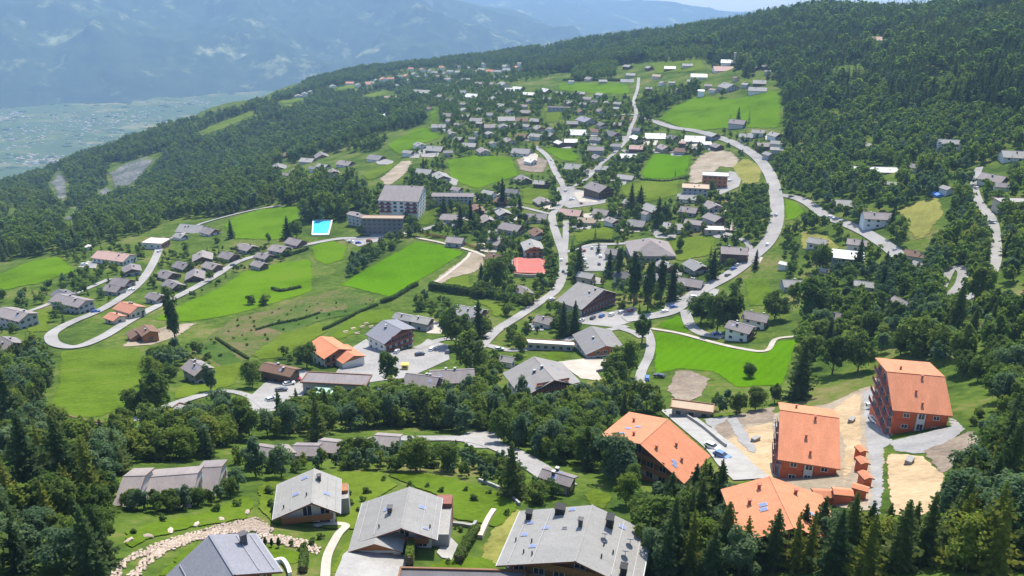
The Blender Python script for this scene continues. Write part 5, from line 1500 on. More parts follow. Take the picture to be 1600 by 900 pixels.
# ------------------------------------------------------------------ trees
def quads(ctr, nrm, size, rng, aspect=0.8):
    """leaf sprays: one quad per centre, turned about its normal at random"""
    n = len(ctr)
    nrm = nrm / np.maximum(np.linalg.norm(nrm, axis=1), 1e-6)[:, None]
    t = rng.normal(size=(n, 3))
    a = np.cross(nrm, t); a /= np.maximum(np.linalg.norm(a, axis=1), 1e-6)[:, None]
    b_ = np.cross(nrm, a)
    s = np.asarray(size)[:, None] if np.ndim(size) else size
    a = a * s; b_ = b_ * s * aspect
    V = np.stack([ctr - a, ctr - b_ * 0.9 + a * 0.1, ctr + a, ctr + b_ * 0.9 - a * 0.1], 1).reshape(-1, 3)
    return V, np.arange(len(V)).reshape(-1, 4)

def broad_crown(seed, n_lobe=30, per=110, leaf=0.45, shape='round'):
    """crown of a tree 10 m tall, base of trunk at the origin"""
    rng = np.random.default_rng(seed)
    if shape == 'round':  c0, rad = np.array([0, 0, 5.4]), np.array([3.5, 3.5, 4.4])
    elif shape == 'tall': c0, rad = np.array([0, 0, 5.3]), np.array([2.6, 2.6, 4.6])
    elif shape == 'poplar': c0, rad = np.array([0, 0, 5.3]), np.array([0.95, 0.95, 4.6])
    else: c0, rad = np.array([0, 0, 3.6]), np.array([4.0, 4.0, 3.4])        # spreading bush
    rad = rad * np.array([rng.uniform(0.88, 1.12), rng.uniform(0.88, 1.12), 1.0])
    V, F, o = [], [], 0
    d = rng.normal(size=(n_lobe, 3)); d /= np.linalg.norm(d, axis=1)[:, None]
    rr_ = rng.uniform(0.25, 0.90, n_lobe)
    lobes = c0 + d * rr_[:, None] * rad
    lobes[:, 2] = np.where(lobes[:, 2] < 1.2, 1.2 + rng.uniform(0, 1, n_lobe), lobes[:, 2])
    for i, L in enumerate(lobes):
        lr = rng.choice([0.20, 0.27, 0.34, 0.46]) * rng.uniform(0.9, 1.15) * rad * (1.0 if shape != 'poplar' else 1.1)
        if shape == 'poplar': lr[2] = rng.uniform(0.8, 1.3)
        k = int(per * rng.uniform(0.7, 1.25))
        e = rng.normal(size=(k, 3)); e /= np.linalg.norm(e, axis=1)[:, None]
        e[:, 2] = np.where(e[:, 2] < -0.45, -e[:, 2] * 0.6, e[:, 2])
        q = rng.uniform(0.72, 1.08, k)[:, None]
        p = L + e * q * lr
        nn = e * 0.8 + rng.normal(size=(k, 3)) * 0.55 + np.array([0, 0, 0.65])
        v, f = quads(p, nn, rng.uniform(0.6, 1.25, k) * leaf, rng)
        V.append(v); F.append(f + o); o += len(v)
    return np.concatenate(V), np.concatenate(F)

def spruce_crown(seed, whorls=26, boughs=9, seg=6, width=2.3, ragged=0.25, thin=1.0):
    rng = np.random.default_rng(seed)
    V, F = [], []
    def tri_quad(p):
        i = len(V)
        V.extend(p); F.append((i, i + 1, i + 2, i + 3))
    for w in range(whorls):
        t = 0.06 + 0.93 * (w / (whorls - 1)) ** 0.92
        z0 = 10 * t
        Rw = width * (1 - t) ** 0.85 * (0.9 + 0.1 * math.sin(w * 1.7 + seed)) + 0.10
        nb = max(4, int(boughs * (0.5 + 0.6 * (1 - t))))
        ph = rng.uniform(0, 6.28)
        for b_ in range(nb):
            a = ph + 6.283 * b_ / nb + rng.uniform(-0.25, 0.25)
            L = Rw * rng.uniform(1 - ragged * 1.6, 1 + ragged)
            if rng.random() < 0.06: L *= 0.5
            ca, sa = math.cos(a), math.sin(a)
            droop = rng.uniform(0.22, 0.5) * (1 - 0.5 * t)
            ns = max(2, int(seg * (0.35 + 0.65 * (1 - t))))
            for s in range(ns):
                u0 = s / ns; u1 = (s + 1.15) / ns
                r0, r1 = L * u0, L * min(u1, 1.05)
                zz0 = z0 - droop * r0 + 0.16 * L * u0 * u0 * 1.5; zz1 = z0 - droop * r1 + 0.16 * L * u1 * u1 * 1.5
                wd = (0.30 + 0.26 * L) * (1 - 0.72 * u0) * rng.uniform(0.55, 1.05) * thin
                hang = 0.16 + 0.18 * rng.random()
                for sg in (-1, 1):
                    ox, oy = -sa * wd * sg, ca * wd * sg
                    j = rng.normal(size=3) * 0.04
                    tri_quad([(ca * r0, sa * r0, zz0), (ca * r1, sa * r1, zz1),
                              (ca * (r1 * 0.98) + ox * 0.55 + j[0], sa * (r1 * 0.98) + oy * 0.55 + j[1], zz1 - hang * 0.8 + j[2]),
                              (ca * (r0 + r1) * 0.5 + ox + j[0], sa * (r0 + r1) * 0.5 + oy + j[1], (zz0 + zz1) / 2 - hang + j[2])])
    for k in range(8):          # leader
        a = k * 0.8; tri_quad([(0, 0, 9.2 + 0.1 * k), (0.13 * math.cos(a), 0.13 * math.sin(a), 9.15 + 0.1 * k), (0, 0, 9.5 + 0.08 * k), (-0.1 * math.sin(a), 0.1 * math.cos(a), 9.2 + 0.1 * k)])
    return np.array(V), np.array(F)

def trunk_mesh(name, h_, r, limbs, seed):
    rng = random.Random(seed)
    b = MB()
    z = -0.6; x = y = 0.0
    steps = 5
    for i in range(steps):
        z1 = -0.6 + (h_ + 0.6) * (i + 1) / steps
        x1, y1 = x + rng.uniform(-0.06, 0.06), y + rng.uniform(-0.06, 0.06)
        b.tube((x, y, z), (x1, y1, z1), r * (1 - 0.8 * i / steps), r * (1 - 0.8 * (i + 1) / steps), 7)
        if limbs and i >= 1:
            for k in range(limbs):
                a = rng.uniform(0, 6.28); l_ = rng.uniform(1.2, 2.2) * (1 - 0.12 * i)
                b.tube((x, y, z), (x + math.cos(a) * l_, y + math.sin(a) * l_, z + l_ * 0.75), r * 0.42 * (1 - 0.15 * i), r * 0.1, 5)
        x, y, z = x1, y1, z1
    return b.mesh(name, [M['bark']])

KINDS = {}
def reg(kind, near, far, trunk):
    KINDS[kind] = dict(near=near, far=far, trunk=trunk)
def crowns(kind, mat, fn_near, fn_far, nn, nf):
    near = [mesh_np("crown", *fn_near(i), [M[mat]]) for i in range(nn)]
    far_ = [mesh_np("crown", *fn_far(i), [M[mat]]) for i in range(nf)]
    return near, far_
T_SP = trunk_mesh("trunk", 9.4, 0.16, 0, 1)
T_BR = [trunk_mesh("trunk", 6.8, 0.22, 2, s) for s in (3, 4)]
T_PO = trunk_mesh("trunk", 8.0, 0.14, 1, 5)
reg('spruce', *crowns('spruce', 'spruce', lambda i: spruce_crown(100 + i, 27, 11, 6, 2.3 + 0.35 * (i % 3), 0.36), lambda i: spruce_crown(140 + i, 11, 7, 2, 2.0 + 0.3 * (i % 2), thin=1.35), 5, 3), [T_SP])
reg('larch', *crowns('larch', 'fir_yellow', lambda i: spruce_crown(200 + i, 22, 8, 5, 2.3, 0.4, 0.8), lambda i: spruce_crown(240 + i, 10, 6, 2, 2.1, 0.35, 1.2), 3, 2), [T_SP])
for kd, mt, sd in (('leaf', 'leaf', 300), ('leaf_grey', 'leaf_grey', 330), ('leaf_light', 'leaf_light', 360)):
    reg(kd, *crowns(kd, mt, lambda i: broad_crown(sd + i, 34, 120, 0.30, ('round', 'tall', 'round')[i % 3]), lambda i: broad_crown(sd + 20 + i, 16, 34, 0.62, ('round', 'tall')[i % 2]), 4, 2), T_BR)
reg('poplar', *crowns('poplar', 'poplar', lambda i: broad_crown(400 + i, 46, 80, 0.20, 'poplar'), lambda i: broad_crown(420 + i, 24, 30, 0.36, 'poplar'), 2, 2), [T_PO])
reg('bush', *crowns('bush', 'leaf', lambda i: broad_crown(450 + i, 22, 90, 0.42, 'bush'), lambda i: broad_crown(470 + i, 10, 36, 0.85, 'bush'), 3, 2), T_BR)
reg('column', *crowns('column', 'hedge', lambda i: broad_crown(480 + i, 30, 70, 0.26, 'poplar'), lambda i: broad_crown(490 + i, 20, 24, 0.45, 'poplar'), 1, 1), [T_PO])

# where the woods stand: outline in the photograph, kinds with weights, spacing in metres, heights in metres, phrase
SPR, LA, LF, LG, LL, PO, BU = 'spruce', 'larch', 'leaf', 'leaf_grey', 'leaf_light', 'poplar', 'bush'
WOODS = [
    ([(1436, 180), (1500, 118), (1525, 128), (1462, 190)], [(LL, 3), (LF, 1)], 5.5, (8, 13)),
    ([(1310, 186), (1372, 136), (1390, 150), (1345, 195)], [(LL, 3), (LF, 2)], 5.5, (8, 13)),
    ([(1225, 200), (1260, 165), (1300, 170), (1320, 195), (1260, 235)], [(LF, 3), (LL, 2), (LG, 1)], 5.5, (8, 13)),
    ([(1400, 215), (1470, 175), (1560, 175), (1600, 230), (1500, 240)], [(LF, 3), (LL, 2), (LG, 1)], 5.2, (8, 13)),
    ([(1000, 82), (1090, 78), (1130, 84), (1110, 96), (1010, 96)], [(LL, 3), (LF, 2)], 6, (9, 13)),
    ([(890, 118), (930, 98), (965, 104), (960, 122), (900, 128)], [(LF, 3), (LL, 1)], 6, (9, 13)),
    ([(785, 108), (830, 84), (900, 68), (1000, 54), (1100, 42), (1200, 26), (1290, 14), (1400, 18), (1600, 0), (1620, -14), (1640, 190), (1500, 190), (1400, 165), (1330, 190), (1290, 222), (1226, 245), (1222, 135), (1150, 118), (1090, 92), (1000, 97), (930, 108), (880, 114), (800, 120)],
     [(SPR, 8), (LF, 1), (LG, 0.5)], 5.4, (14, 23)),
    ([(1222, 140), (1330, 150), (1450, 160), (1640, 150), (1640, 330), (1500, 320), (1400, 300), (1290, 300), (1226, 290)], [(SPR, 2.2), (LF, 3), (LG, 2), (LL, 1)], 5.6, (9, 16)),
    ([(1226, 250), (1330, 285), (1480, 290), (1640, 290), (1640, 700), (1560, 640), (1480, 575), (1370, 555), (1300, 545), (1235, 575), (1250, 510), (1290, 450), (1330, 400), (1250, 350), (1232, 310)], [(LF, 4), (LG, 2.5), (LL, 1.2), (SPR, 1.3)], 5.6, (8, 14)),
    ([(985, 905), (985, 850), (1005, 800), (1055, 778), (1130, 800), (1155, 835), (1210, 832), (1290, 815), (1340, 792), (1385, 800), (1450, 815), (1470, 780), (1510, 740), (1550, 700), (1640, 640), (1640, 905)], [(SPR, 6), (LA, 3), (LF, 2.5), (LL, 1.2), (LG, 1.5)], 2.7, (8, 14), 0.15),
    ([(-40, 545), (60, 545), (82, 600), (70, 645), (100, 672), (160, 690), (195, 720), (178, 790), (185, 850), (160, 905), (-40, 905)], [(SPR, 4), (LA, 2.2), (LF, 3), (LG, 2.5), (LL, 1), (BU, .6)], 3.4, (7, 12.5), 0.2),
    ([(150, 690), (270, 665), (400, 655), (450, 625), (480, 640), (560, 635), (640, 625), (740, 620), (790, 640), (880, 650), (960, 620), (1040, 640), (1030, 670), (950, 662), (935, 690), (1000, 705), (1010, 770), (960, 760), (900, 735), (840, 712), (760, 690), (690, 672), (590, 668), (500, 680), (400, 690), (350, 715), (190, 725)], [(LF, 4), (LG, 2), (LL, 2), (SPR, 1.6), (BU, 1)], 3.8, (6, 12), 0.22),
    ([(375, 745), (370, 722), (440, 712), (560, 712), (640, 712), (720, 715), (800, 740), (850, 765), (880, 778), (830, 790), (780, 762), (700, 742), (600, 735), (520, 734), (430, 748)], [(LF, 4), (LG, 3), (LL, 1), (BU, 1)], 2.6, (3.8, 6.2), 0.45),
    ([(925, 740), (1005, 745), (1040, 790), (1005, 830), (990, 850), (985, 800), (940, 790)], [(LF, 3), (LL, 2), (SPR, 1)], 6.0, (7, 12)),
    ([(-40, 300), (60, 275), (120, 250), (200, 222), (300, 190), (420, 158), (500, 130), (560, 122), (640, 118), (700, 108), (780, 92), (830, 90), (800, 122), (700, 128), (640, 140), (662, 165), (664, 192), (620, 210), (590, 236), (520, 240), (430, 264), (430, 275), (550, 280), (575, 300), (570, 340), (475, 350), (470, 322), (420, 322), (345, 340), (280, 340), (225, 366), (130, 392), (60, 402), (-40, 415)], [(SPR, 4), (LF, 2.5), (LG, 1.2), (LL, 0.5)], 6.0, (11, 19)),
    ([(560, 130), (700, 125), (860, 150), (1000, 160), (1130, 150), (1225, 200), (1225, 240), (1100, 240), (1000, 240), (860, 240), (700, 245), (640, 240), (680, 190), (640, 145)], [(SPR, 2.5), (LF, 3), (LG, 1), (LL, 0.8)], 6.2, (5, 12), 0.25),
    ([(985, 205), (1030, 192), (1060, 166), (1095, 146), (1085, 138), (1040, 148), (1004, 158), (986, 180)], [(SPR, 5), (LF, 1)], 5.5, (12, 17), 0.35),
    ([(440, 155), (480, 128), (540, 108), (620, 96), (680, 88), (760, 80), (840, 72), (850, 92), (790, 100), (700, 104), (600, 114), (520, 132)], [(SPR, 2), (LF, 2), (LG, 1)], 6.0, (10, 17)),
    ([(560, 135), (600, 118), (720, 104), (820, 96), (860, 120), (780, 135), (640, 145)], [(SPR, 1), (LF, 3), (LL, 1)], 9.0, (7, 12)),
    ([(300, 552), (332, 520), (362, 498), (430, 482), (590, 466), (575, 486), (510, 500), (440, 528), (385, 566)], [(BU, 1)], 8.0, (1.2, 2.6), 0.4),
    ([(1180, 258), (1232, 240), (1240, 330), (1226, 300)], [(LF, 3), (SPR, 1), (LL, 1)], 6.0, (7, 11)),
    ([(885, 185), (985, 165), (985, 182), (930, 200)], [(SPR, 3), (LF, 2)], 7.0, (10, 15)),
    ([(575, 300), (700, 245), (860, 235), (1000, 235), (1220, 240), (1200, 400), (1060, 490), (880, 520), (740, 530), (640, 480), (760, 430), (740, 370), (560, 370)], [(SPR, 1.6), (LF, 4), (LG, 1.2), (LL, 1.6), (BU, 3)], 5.0, (3.5, 12), 0.27),
    ([(1128, 330), (1150, 300), (1196, 305), (1204, 340), (1180, 385), (1150, 360)], [(LF, 3), (LG, 1), (SPR, 1)], 6.0, (10, 15)),
    ([(1088, 482), (1108, 452), (1140, 448), (1168, 462), (1166, 500), (1150, 520), (1112, 515)], [(LF, 2), (SPR, 2)], 6.0, (9, 13)),
    ([(535, 438), (545, 410), (590, 385), (622, 372), (632, 378), (600, 398), (552, 432)], [(LF, 3), (LG, 3), (BU, 2)], 4.2, (5, 10), 0.4),
    ([(100, 390), (230, 385), (200, 480), (140, 500), (0, 560), (0, 460)], [(LF, 3), (LG, 1), (BU, 3), (SPR, 0.7)], 6.2, (3.5, 8.5), 0.25),
    ([(240, 400), (420, 385), (460, 400), (300, 470), (232, 470)], [(BU, 3), (LF, 1), (SPR, 0.5)], 5.0, (2.5, 7), 0.3),
    ([(220, 545), (330, 560), (420, 540), (470, 520), (560, 530), (480, 580), (400, 600), (300, 640), (215, 660)], [(LF, 4), (LG, 2), (BU, 2), (LL, 1)], 5.0, (4, 10)),
    ([(560, 600), (720, 600), (780, 520), (880, 540), (980, 580), (990, 620), (900, 640), (780, 620), (600, 620)], [(LF, 4), (LG, 1), (LL, 1)], 5.4, (5, 11)),
    ([(1105, 640), (1225, 600), (1245, 560), (1275, 610), (1215, 640), (1140, 655)], [(LF, 4), (LG, 2), (SPR, 1)], 5.0, (6, 10)),
    ([(1260, 320), (1330, 340), (1400, 400), (1480, 420), (1500, 520), (1320, 480), (1245, 460), (1215, 420), (1230, 370)], [(LF, 4), (LG, 1.6), (SPR, 1.2), (LL, 1)], 5.6, (6, 12)),
    ([(1490, 660), (1560, 600), (1640, 560), (1640, 660), (1540, 700), (1500, 735)], [(BU, 4), (LL, 3), (LA, 1)], 5.5, (3, 7)),
]
# trees the photograph shows singly: foot (u, v), height in its pixels, kind
SINGLES = [(205, 792, 26, LF), (225, 796, 28, LG), (242, 792, 26, LF), (262, 796, 30, LF), (280, 792, 26, LG), (310, 790, 28, LF), (345, 782, 26, LG), (360, 776, 30, LF), (372, 768, 34, LG), (820, 470, 22, SPR), (846, 450, 26, LF), (866, 440, 24, LF), (905, 360, 18, LF), (930, 372, 18, SPR), (975, 365, 22, LF), (1062, 392, 22, LF), (1110, 405, 22, SPR), (1180, 420, 30, SPR), (1135, 350, 20, LF), (860, 395, 24, LF), (790, 395, 26, LF), (770, 385, 24, LF), (750, 345, 26, PO), (735, 335, 26, PO), (705, 335, 28, PO), (300, 425, 16, LF), (330, 440, 16, LF), (350, 415, 14, BU), (370, 405, 14, BU), (240, 450, 18, LF), (215, 440, 16, SPR), (290, 395, 16, LF), (340, 385, 14, LF), (420, 380, 16, LF), (450, 400, 14, BU), (421, 772, 16, BU), (424, 792, 14, BU), (549, 790, 12, BU), (560, 800, 10, BU), (590, 788, 10, BU), (545, 775, 12, BU), (720, 830, 10, BU), (735, 838, 12, BU), (712, 826, 8, BU), (726, 846, 10, BU), (668, 762, 10, BU), (690, 770, 12, BU), (728, 768, 10, BU), (740, 783, 14, BU), (765, 772, 10, BU), (792, 805, 12, BU), (500, 842, 12, BU), (488, 852, 14, BU), (536, 800, 14, BU), (566, 785, 12, BU), (210, 835, 12, BU), (255, 815, 14, BU), (340, 800, 16, BU), (370, 792, 14, BU), (455, 852, 10, BU), (600, 752, 12, BU), (820, 770, 14, BU), (700, 880, 9, BU), (690, 895, 10, BU), (1165, 842, 62, SPR), (1182, 850, 66, LA), (1228, 862, 56, LF), (1250, 862, 66, SPR), (1278, 858, 72, SPR), (1302, 866, 56, 'leaf_grey'), (1110, 832, 52, SPR), (1145, 855, 56, LF), (1440, 878, 90, SPR), (1365, 872, 60, LL), (1380, 855, 60, SPR), (1420, 860, 66, SPR), (1238, 890, 76, LA), (1300, 900, 90, SPR), (276, 540, 86, PO), (1003, 536, 46, 'leaf'), (1248, 622, 82, SPR), (498, 690, 66, SPR), (440, 672, 58, SPR), (466, 650, 42, SPR), (800, 776, 80, SPR), (905, 435, 54, SPR), (990, 478, 92, PO), (1012, 484, 100, PO), (1032, 470, 70, PO), (966, 440, 60, PO), (952, 430, 40, SPR),
    (1050, 470, 58, SPR), (1113, 436, 46, SPR), (880, 525, 52, SPR), (898, 522, 52, SPR), (748, 530, 62, SPR), (712, 540, 60, LF), (735, 585, 66, LF), (610, 602, 52, LF), (775, 450, 54, LF), (752, 440, 30, SPR), (785, 322, 44, SPR), (694, 342, 36, SPR), (720, 362, 40, SPR), (736, 352, 34, SPR), (812, 556, 34, LL),
    (645, 285, 26, SPR), (662, 270, 24, SPR), (1000, 330, 40, SPR), (986, 328, 42, SPR), (1028, 352, 44, SPR), (560, 325, 44, SPR), (545, 300, 40, SPR), (490, 345, 44, SPR), (508, 342, 40, LF), (450, 372, 34, SPR), (464, 372, 28, LF), (362, 372, 28, SPR), (1412, 300, 30, SPR), (1392, 356, 30, SPR), (1268, 505, 70, LF), (1240, 470, 30, LF),
    (1210, 500, 44, LF), (816, 640, 46, 'leaf_grey'), (870, 320, 22, LF), (812, 330, 26, SPR), (1038, 345, 30, LF), (1040, 812, 50, SPR), (1170, 590, 24, LF), (1120, 520, 60, LF), (1140, 516, 62, LF), (1095, 505, 48, LF), (330, 612, 38, 'leaf_grey'), (250, 650, 66, LF), (212, 648, 40, LF), (240, 600, 44, LL), (480, 575, 40, LF), (444, 560, 20, LF), (395, 605, 40, LF),
    (1320, 880, 95, SPR), (1260, 892, 80, LA), (1205, 888, 80, SPR), (1130, 880, 84, SPR), (1075, 860, 84, SPR), (1400, 890, 92, SPR), (1490, 865, 100, SPR), (1560, 800, 120, SPR), (1590, 700, 90, SPR), (1350, 868, 74, SPR), (1100, 880, 60, LL), (1040, 905, 80, SPR), (60, 790, 120, SPR), (110, 780, 110, SPR), (30, 700, 110, SPR), (150, 800, 100, LA), (100, 700, 60, LF), (20, 860, 90, SPR),
    (880, 500, 30, SPR), (935, 395, 24, SPR), (1153, 190, 22, SPR), (1170, 192, 18, SPR), (1140, 195, 16, SPR), (1055, 275, 10, SPR), (655, 330, 30, SPR), (570, 350, 26, LF), (392, 476, 20, BU), (413, 476, 20, BU), (1340, 420, 44, SPR), (1375, 470, 50, SPR), (1280, 425, 44, LF), (1490, 520, 74, SPR), (1590, 520, 70, SPR), (1550, 560, 60, LF),
    (665, 660, 60, LF), (1600, 600, 70, SPR), (1008, 838, 60, LF), (978, 790, 44, LL), (915, 730, 60, LF), (965, 755, 68, 'leaf_grey'), (988, 768, 40, LF), (960, 600, 46, LF), (975, 590, 60, LF), (565, 725, 44, LF), (700, 735, 44, LF), (650, 735, 50, LF), (400, 745, 50, 'leaf_grey'), (440, 745, 46, 'leaf_grey'), (250, 800, 26, LF), (215, 796, 24, 'leaf_grey'), (290, 796, 30, 'leaf_grey'), (270, 800, 24, LF),
    (330, 788, 22, LF), (572, 772, 14, BU), (432, 800, 20, BU), (640, 760, 10, BU), (475, 860, 16, BU), (1520, 480, 60, LF), (1260, 575, 50, LF), (1300, 585, 60, LF), (1340, 580, 56, LF), (1425, 555, 60, LF), (1465, 560, 50, LF), (1500, 580, 66, LF), (1180, 640, 36, LF), (1150, 648, 34, LF), (1210, 630, 30, LF)]

WOODMASK = []          # candidates: x, y, height, kind, single?
cand = []
for u, v, hp, kd in SINGLES:
    p = at(u, v)
    if p[0] != p[0]: continue
    slant = float(np.linalg.norm(p))
    hm = hp * slant / FPX / max(0.5, math.cos(math.asin(min(1, -p[2] / slant))))
    cand.append((p[0], p[1], min(hm, 30), kd, True, hp, u, v))

def inside(P, u, v):
    P = np.asarray(P, float); r = np.zeros(u.shape, bool)
    for i in range(len(P)):
        xa, ya = P[i]; xb, yb = P[(i + 1) % len(P)]
        if ya == yb: continue
        r ^= ((ya > v) != (yb > v)) & (u < (xb - xa) * (v - ya) / (yb - ya) + xa)
    return r

# footprint hash so that no trunk grows through a house or another trunk
foot = np.array(FOOT)
FOOTR = 0.82
TAKEN = {}
def free(x, y, gap):
    i, j = int(x // 8), int(y // 8)
    for a in (i - 1, i, i + 1):
        for b_ in (j - 1, j, j + 1):
            for (px_, py_, g) in TAKEN.get((a, b_), ()):
                if (px_ - x) ** 2 + (py_ - y) ** 2 < (0.5 * (gap + g)) ** 2: return False
    return True
def take(x, y, gap):
    TAKEN.setdefault((int(x // 8), int(y // 8)), []).append((x, y, gap))
for c in cand: take(c[0], c[1], 4.0)

cum = None
WIDTH = {'spruce': 0.42, 'larch': 0.42, 'leaf': 0.62, 'leaf_grey': 0.62, 'leaf_light': 0.62, 'poplar': 0.22, 'bush': 0.8, 'column': 0.22}
KI = np.zeros((901, 1601)); KI[1:, 1:] = KEEP.cumsum(0).cumsum(1)
def covered(u0, u1, v0, v1):
    u0 = np.clip(u0, 0, 1600).astype(int); u1 = np.clip(u1, 0, 1600).astype(int); v0 = np.clip(v0, 0, 900).astype(int); v1 = np.clip(v1, 0, 900).astype(int)
    ar = np.maximum((u1 - u0) * (v1 - v0), 1)
    return (KI[v1, u1] - KI[v0, u1] - KI[v1, u0] + KI[v0, u0]) / ar
for wi, wd_ in enumerate(WOODS):
    poly, kinds, gap, (h0, h1) = wd_[:4]; thr = wd_[4] if len(wd_) > 4 else 0.18
    # sample the plan area the outline covers
    q = rough_edge(poly, 0, 12)
    g = ground([a for a, _ in q], [b_ for _, b_ in q])
    # outlines above the crest line: step down until the ground is met
    bad = np.isnan(g[:, 0])
    for k in range(1, 24):
        if not bad.any(): break
        gg = ground([q[i][0] for i in np.where(bad)[0]], [q[i][1] + 2.0 * k for i in np.where(bad)[0]])
        g[bad] = gg; bad = np.isnan(g[:, 0])
    g = g[~np.isnan(g[:, 0])]
    x0, y0 = g[:, :2].min(0) - 6; x1, y1 = g[:, :2].max(0) + 6
    nx, ny = int((x1 - x0) / gap) + 1, int((y1 - y0) / gap) + 1
    gx, gy = np.meshgrid(np.arange(nx), np.arange(ny))
    X = x0 + (gx + nrg.uniform(-0.42, 0.42, gx.shape) + 0.5 * (gy % 2)) * gap; Y = y0 + (gy + nrg.uniform(-0.42, 0.42, gx.shape)) * gap
    X = X.ravel(); Y = Y.ravel()
    Z = hgt(X, Y)
    uv, _f = project(np.column_stack([X, Y, Z]))
    ok = inside(poly, uv[:, 0], uv[:, 1]) & (uv[:, 0] > -60) & (uv[:, 0] < 1660) & (uv[:, 1] < 960) & (Y > 5)
    # hidden ground is not planted
    X, Y, Z, uv = X[ok], Y[ok], Z[ok], uv[ok]
    if not len(X): continue
    r = np.hypot(X, Y)
    slant = np.sqrt(r * r + Z * Z)
    cl = fbm(X / 60.0, Y / 60.0, 3, 5)                       # kinds stand in groups
    ks = [k for k, _ in kinds]; ws = np.cumsum([w for _, w in kinds]); ws = ws / ws[-1]
    pick = np.clip((cl - 0.44) * 1.6 + 0.5 + nrg.uniform(-0.42, 0.42, len(X)), 0, 0.999)
    pick = np.where(nrg.random(len(X)) < 0.6, nrg.random(len(X)), pick)
    kk = np.searchsorted(ws, pick)
    H_ = h0 + (h1 - h0) * nrg.beta(1.6, 1.8, len(X))
    near_leaf = np.array([k in ('leaf', 'leaf_grey', 'leaf_light') for k in ks])[kk] & (uv[:, 1] > 740)
    H_ = np.where(near_leaf, H_ * 0.78, H_)
    sz = H_ / slant * FPX * np.cos(np.arcsin(np.clip(-Z / slant, 0, 1)))
    st_ = fbm(X / 38.0, Y / 38.0, 3, 91)
    H_ = H_ * (0.72 + 0.55 * fbm(X / 70.0, Y / 70.0, 2, 61))
    order = nrg.permutation(len(X))
    wd = np.array([WIDTH[k] for k in ks])[kk] * H_
    wpx = wd / slant * FPX
    cov = covered(uv[:, 0] - wpx * 0.45, uv[:, 0] + wpx * 0.45, uv[:, 1] - sz * 0.95, uv[:, 1] + 1)
    bas = covered(uv[:, 0] - 2, uv[:, 0] + 2, uv[:, 1] - 2, uv[:, 1] + 2)
    for i in order:
        if 5 < gap < 6.1 and h1 > 13 and st_[i] < 0.30: continue
        if cov[i] > thr or bas[i] > 0.3: continue
        x, y = X[i], Y[i]
        if len(foot) and (np.hypot(foot[:, 0] - x, foot[:, 1] - y) < foot[:, 2] * FOOTR).any(): continue
        gp = gap * 0.78
        if not free(x, y, gp): continue
        take(x, y, gp)
        cand.append((x, y, H_[i], ks[kk[i]], False, sz[i], uv[i, 0], uv[i, 1]))

# the largest of each kind become things of their own, the rest one woodland each
def lab_kind(kd, hm, v):
    if kd == 'spruce': return ("tall " if hm > 15 else "") + "dark spruce"
    if kd == 'larch': return "yellowish ragged conifer"
    if kd == 'leaf': return "mid-green leafy tree"
    if kd == 'leaf_grey': return "grey-green leafy tree"
    if kd == 'leaf_light': return "yellow-green leafy tree"
    if kd == 'poplar': return "slender dark poplar"
    return "low rounded bush"
NAMEK = {'spruce': ('spruce_tree', 'spruce'), 'larch': ('larch_tree', 'larch'), 'leaf': ('leafy_tree', 'tree'), 'leaf_grey': ('leafy_tree', 'tree'), 'leaf_light': ('leafy_tree', 'tree'), 'poplar': ('poplar_tree', 'poplar'), 'bush': ('bush', 'bush')}
CONI = ('spruce', 'larch')
def visible_size(c): return c[5] * (1.0 if 0 < c[6] < 1600 and c[7] < 935 else 0.05) + (1000 if c[4] else 0)
con = sorted([c for c in cand if c[3] in CONI], key=visible_size, reverse=True)
bro = sorted([c for c in cand if c[3] in ('leaf', 'leaf_grey', 'leaf_light')], key=visible_size, reverse=True)
oth = sorted([c for c in cand if c[3] in ('poplar', 'bush')], key=visible_size, reverse=True)
NMAX = 290
single = con[:NMAX] + bro[:NMAX] + oth[:150]
mass = con[NMAX:] + bro[NMAX:] + oth[150:]
labs = relate([(c[6], c[7] - 0.5 * c[5], lab_kind(c[3], c[2], c[7])) for c in single])
GRP = {'spruce': "conifers that stand out singly", 'larch': "conifers that stand out singly", 'poplar': "poplars among the houses", 'bush': "bushes among the houses and gardens"}
for c, lb in zip(single, labs):
    x, y, hm, kd, sg, hp, u, v = c
    K = KINDS[kd]
    z = float(hgt(x, y))
    nm, cat = NAMEK[kd]
    e = tag(empty(nm, W((x, y, z - 0.1)), rnd.uniform(0, 6.28)), lb, cat, GRP.get(kd, "leafy trees that stand out singly"))
    s = hm / 10.0; wx = s * rnd.uniform(0.88, 1.12)
    e.scale = (wx, wx * rnd.uniform(0.92, 1.08), s)
    put("trunk", rnd.choice(K['trunk']), e)
    put("crown", rnd.choice(K['near'] if hp > 26 else (K['near'] if hp > 18 and rnd.random() < .5 else K['far'])), e)

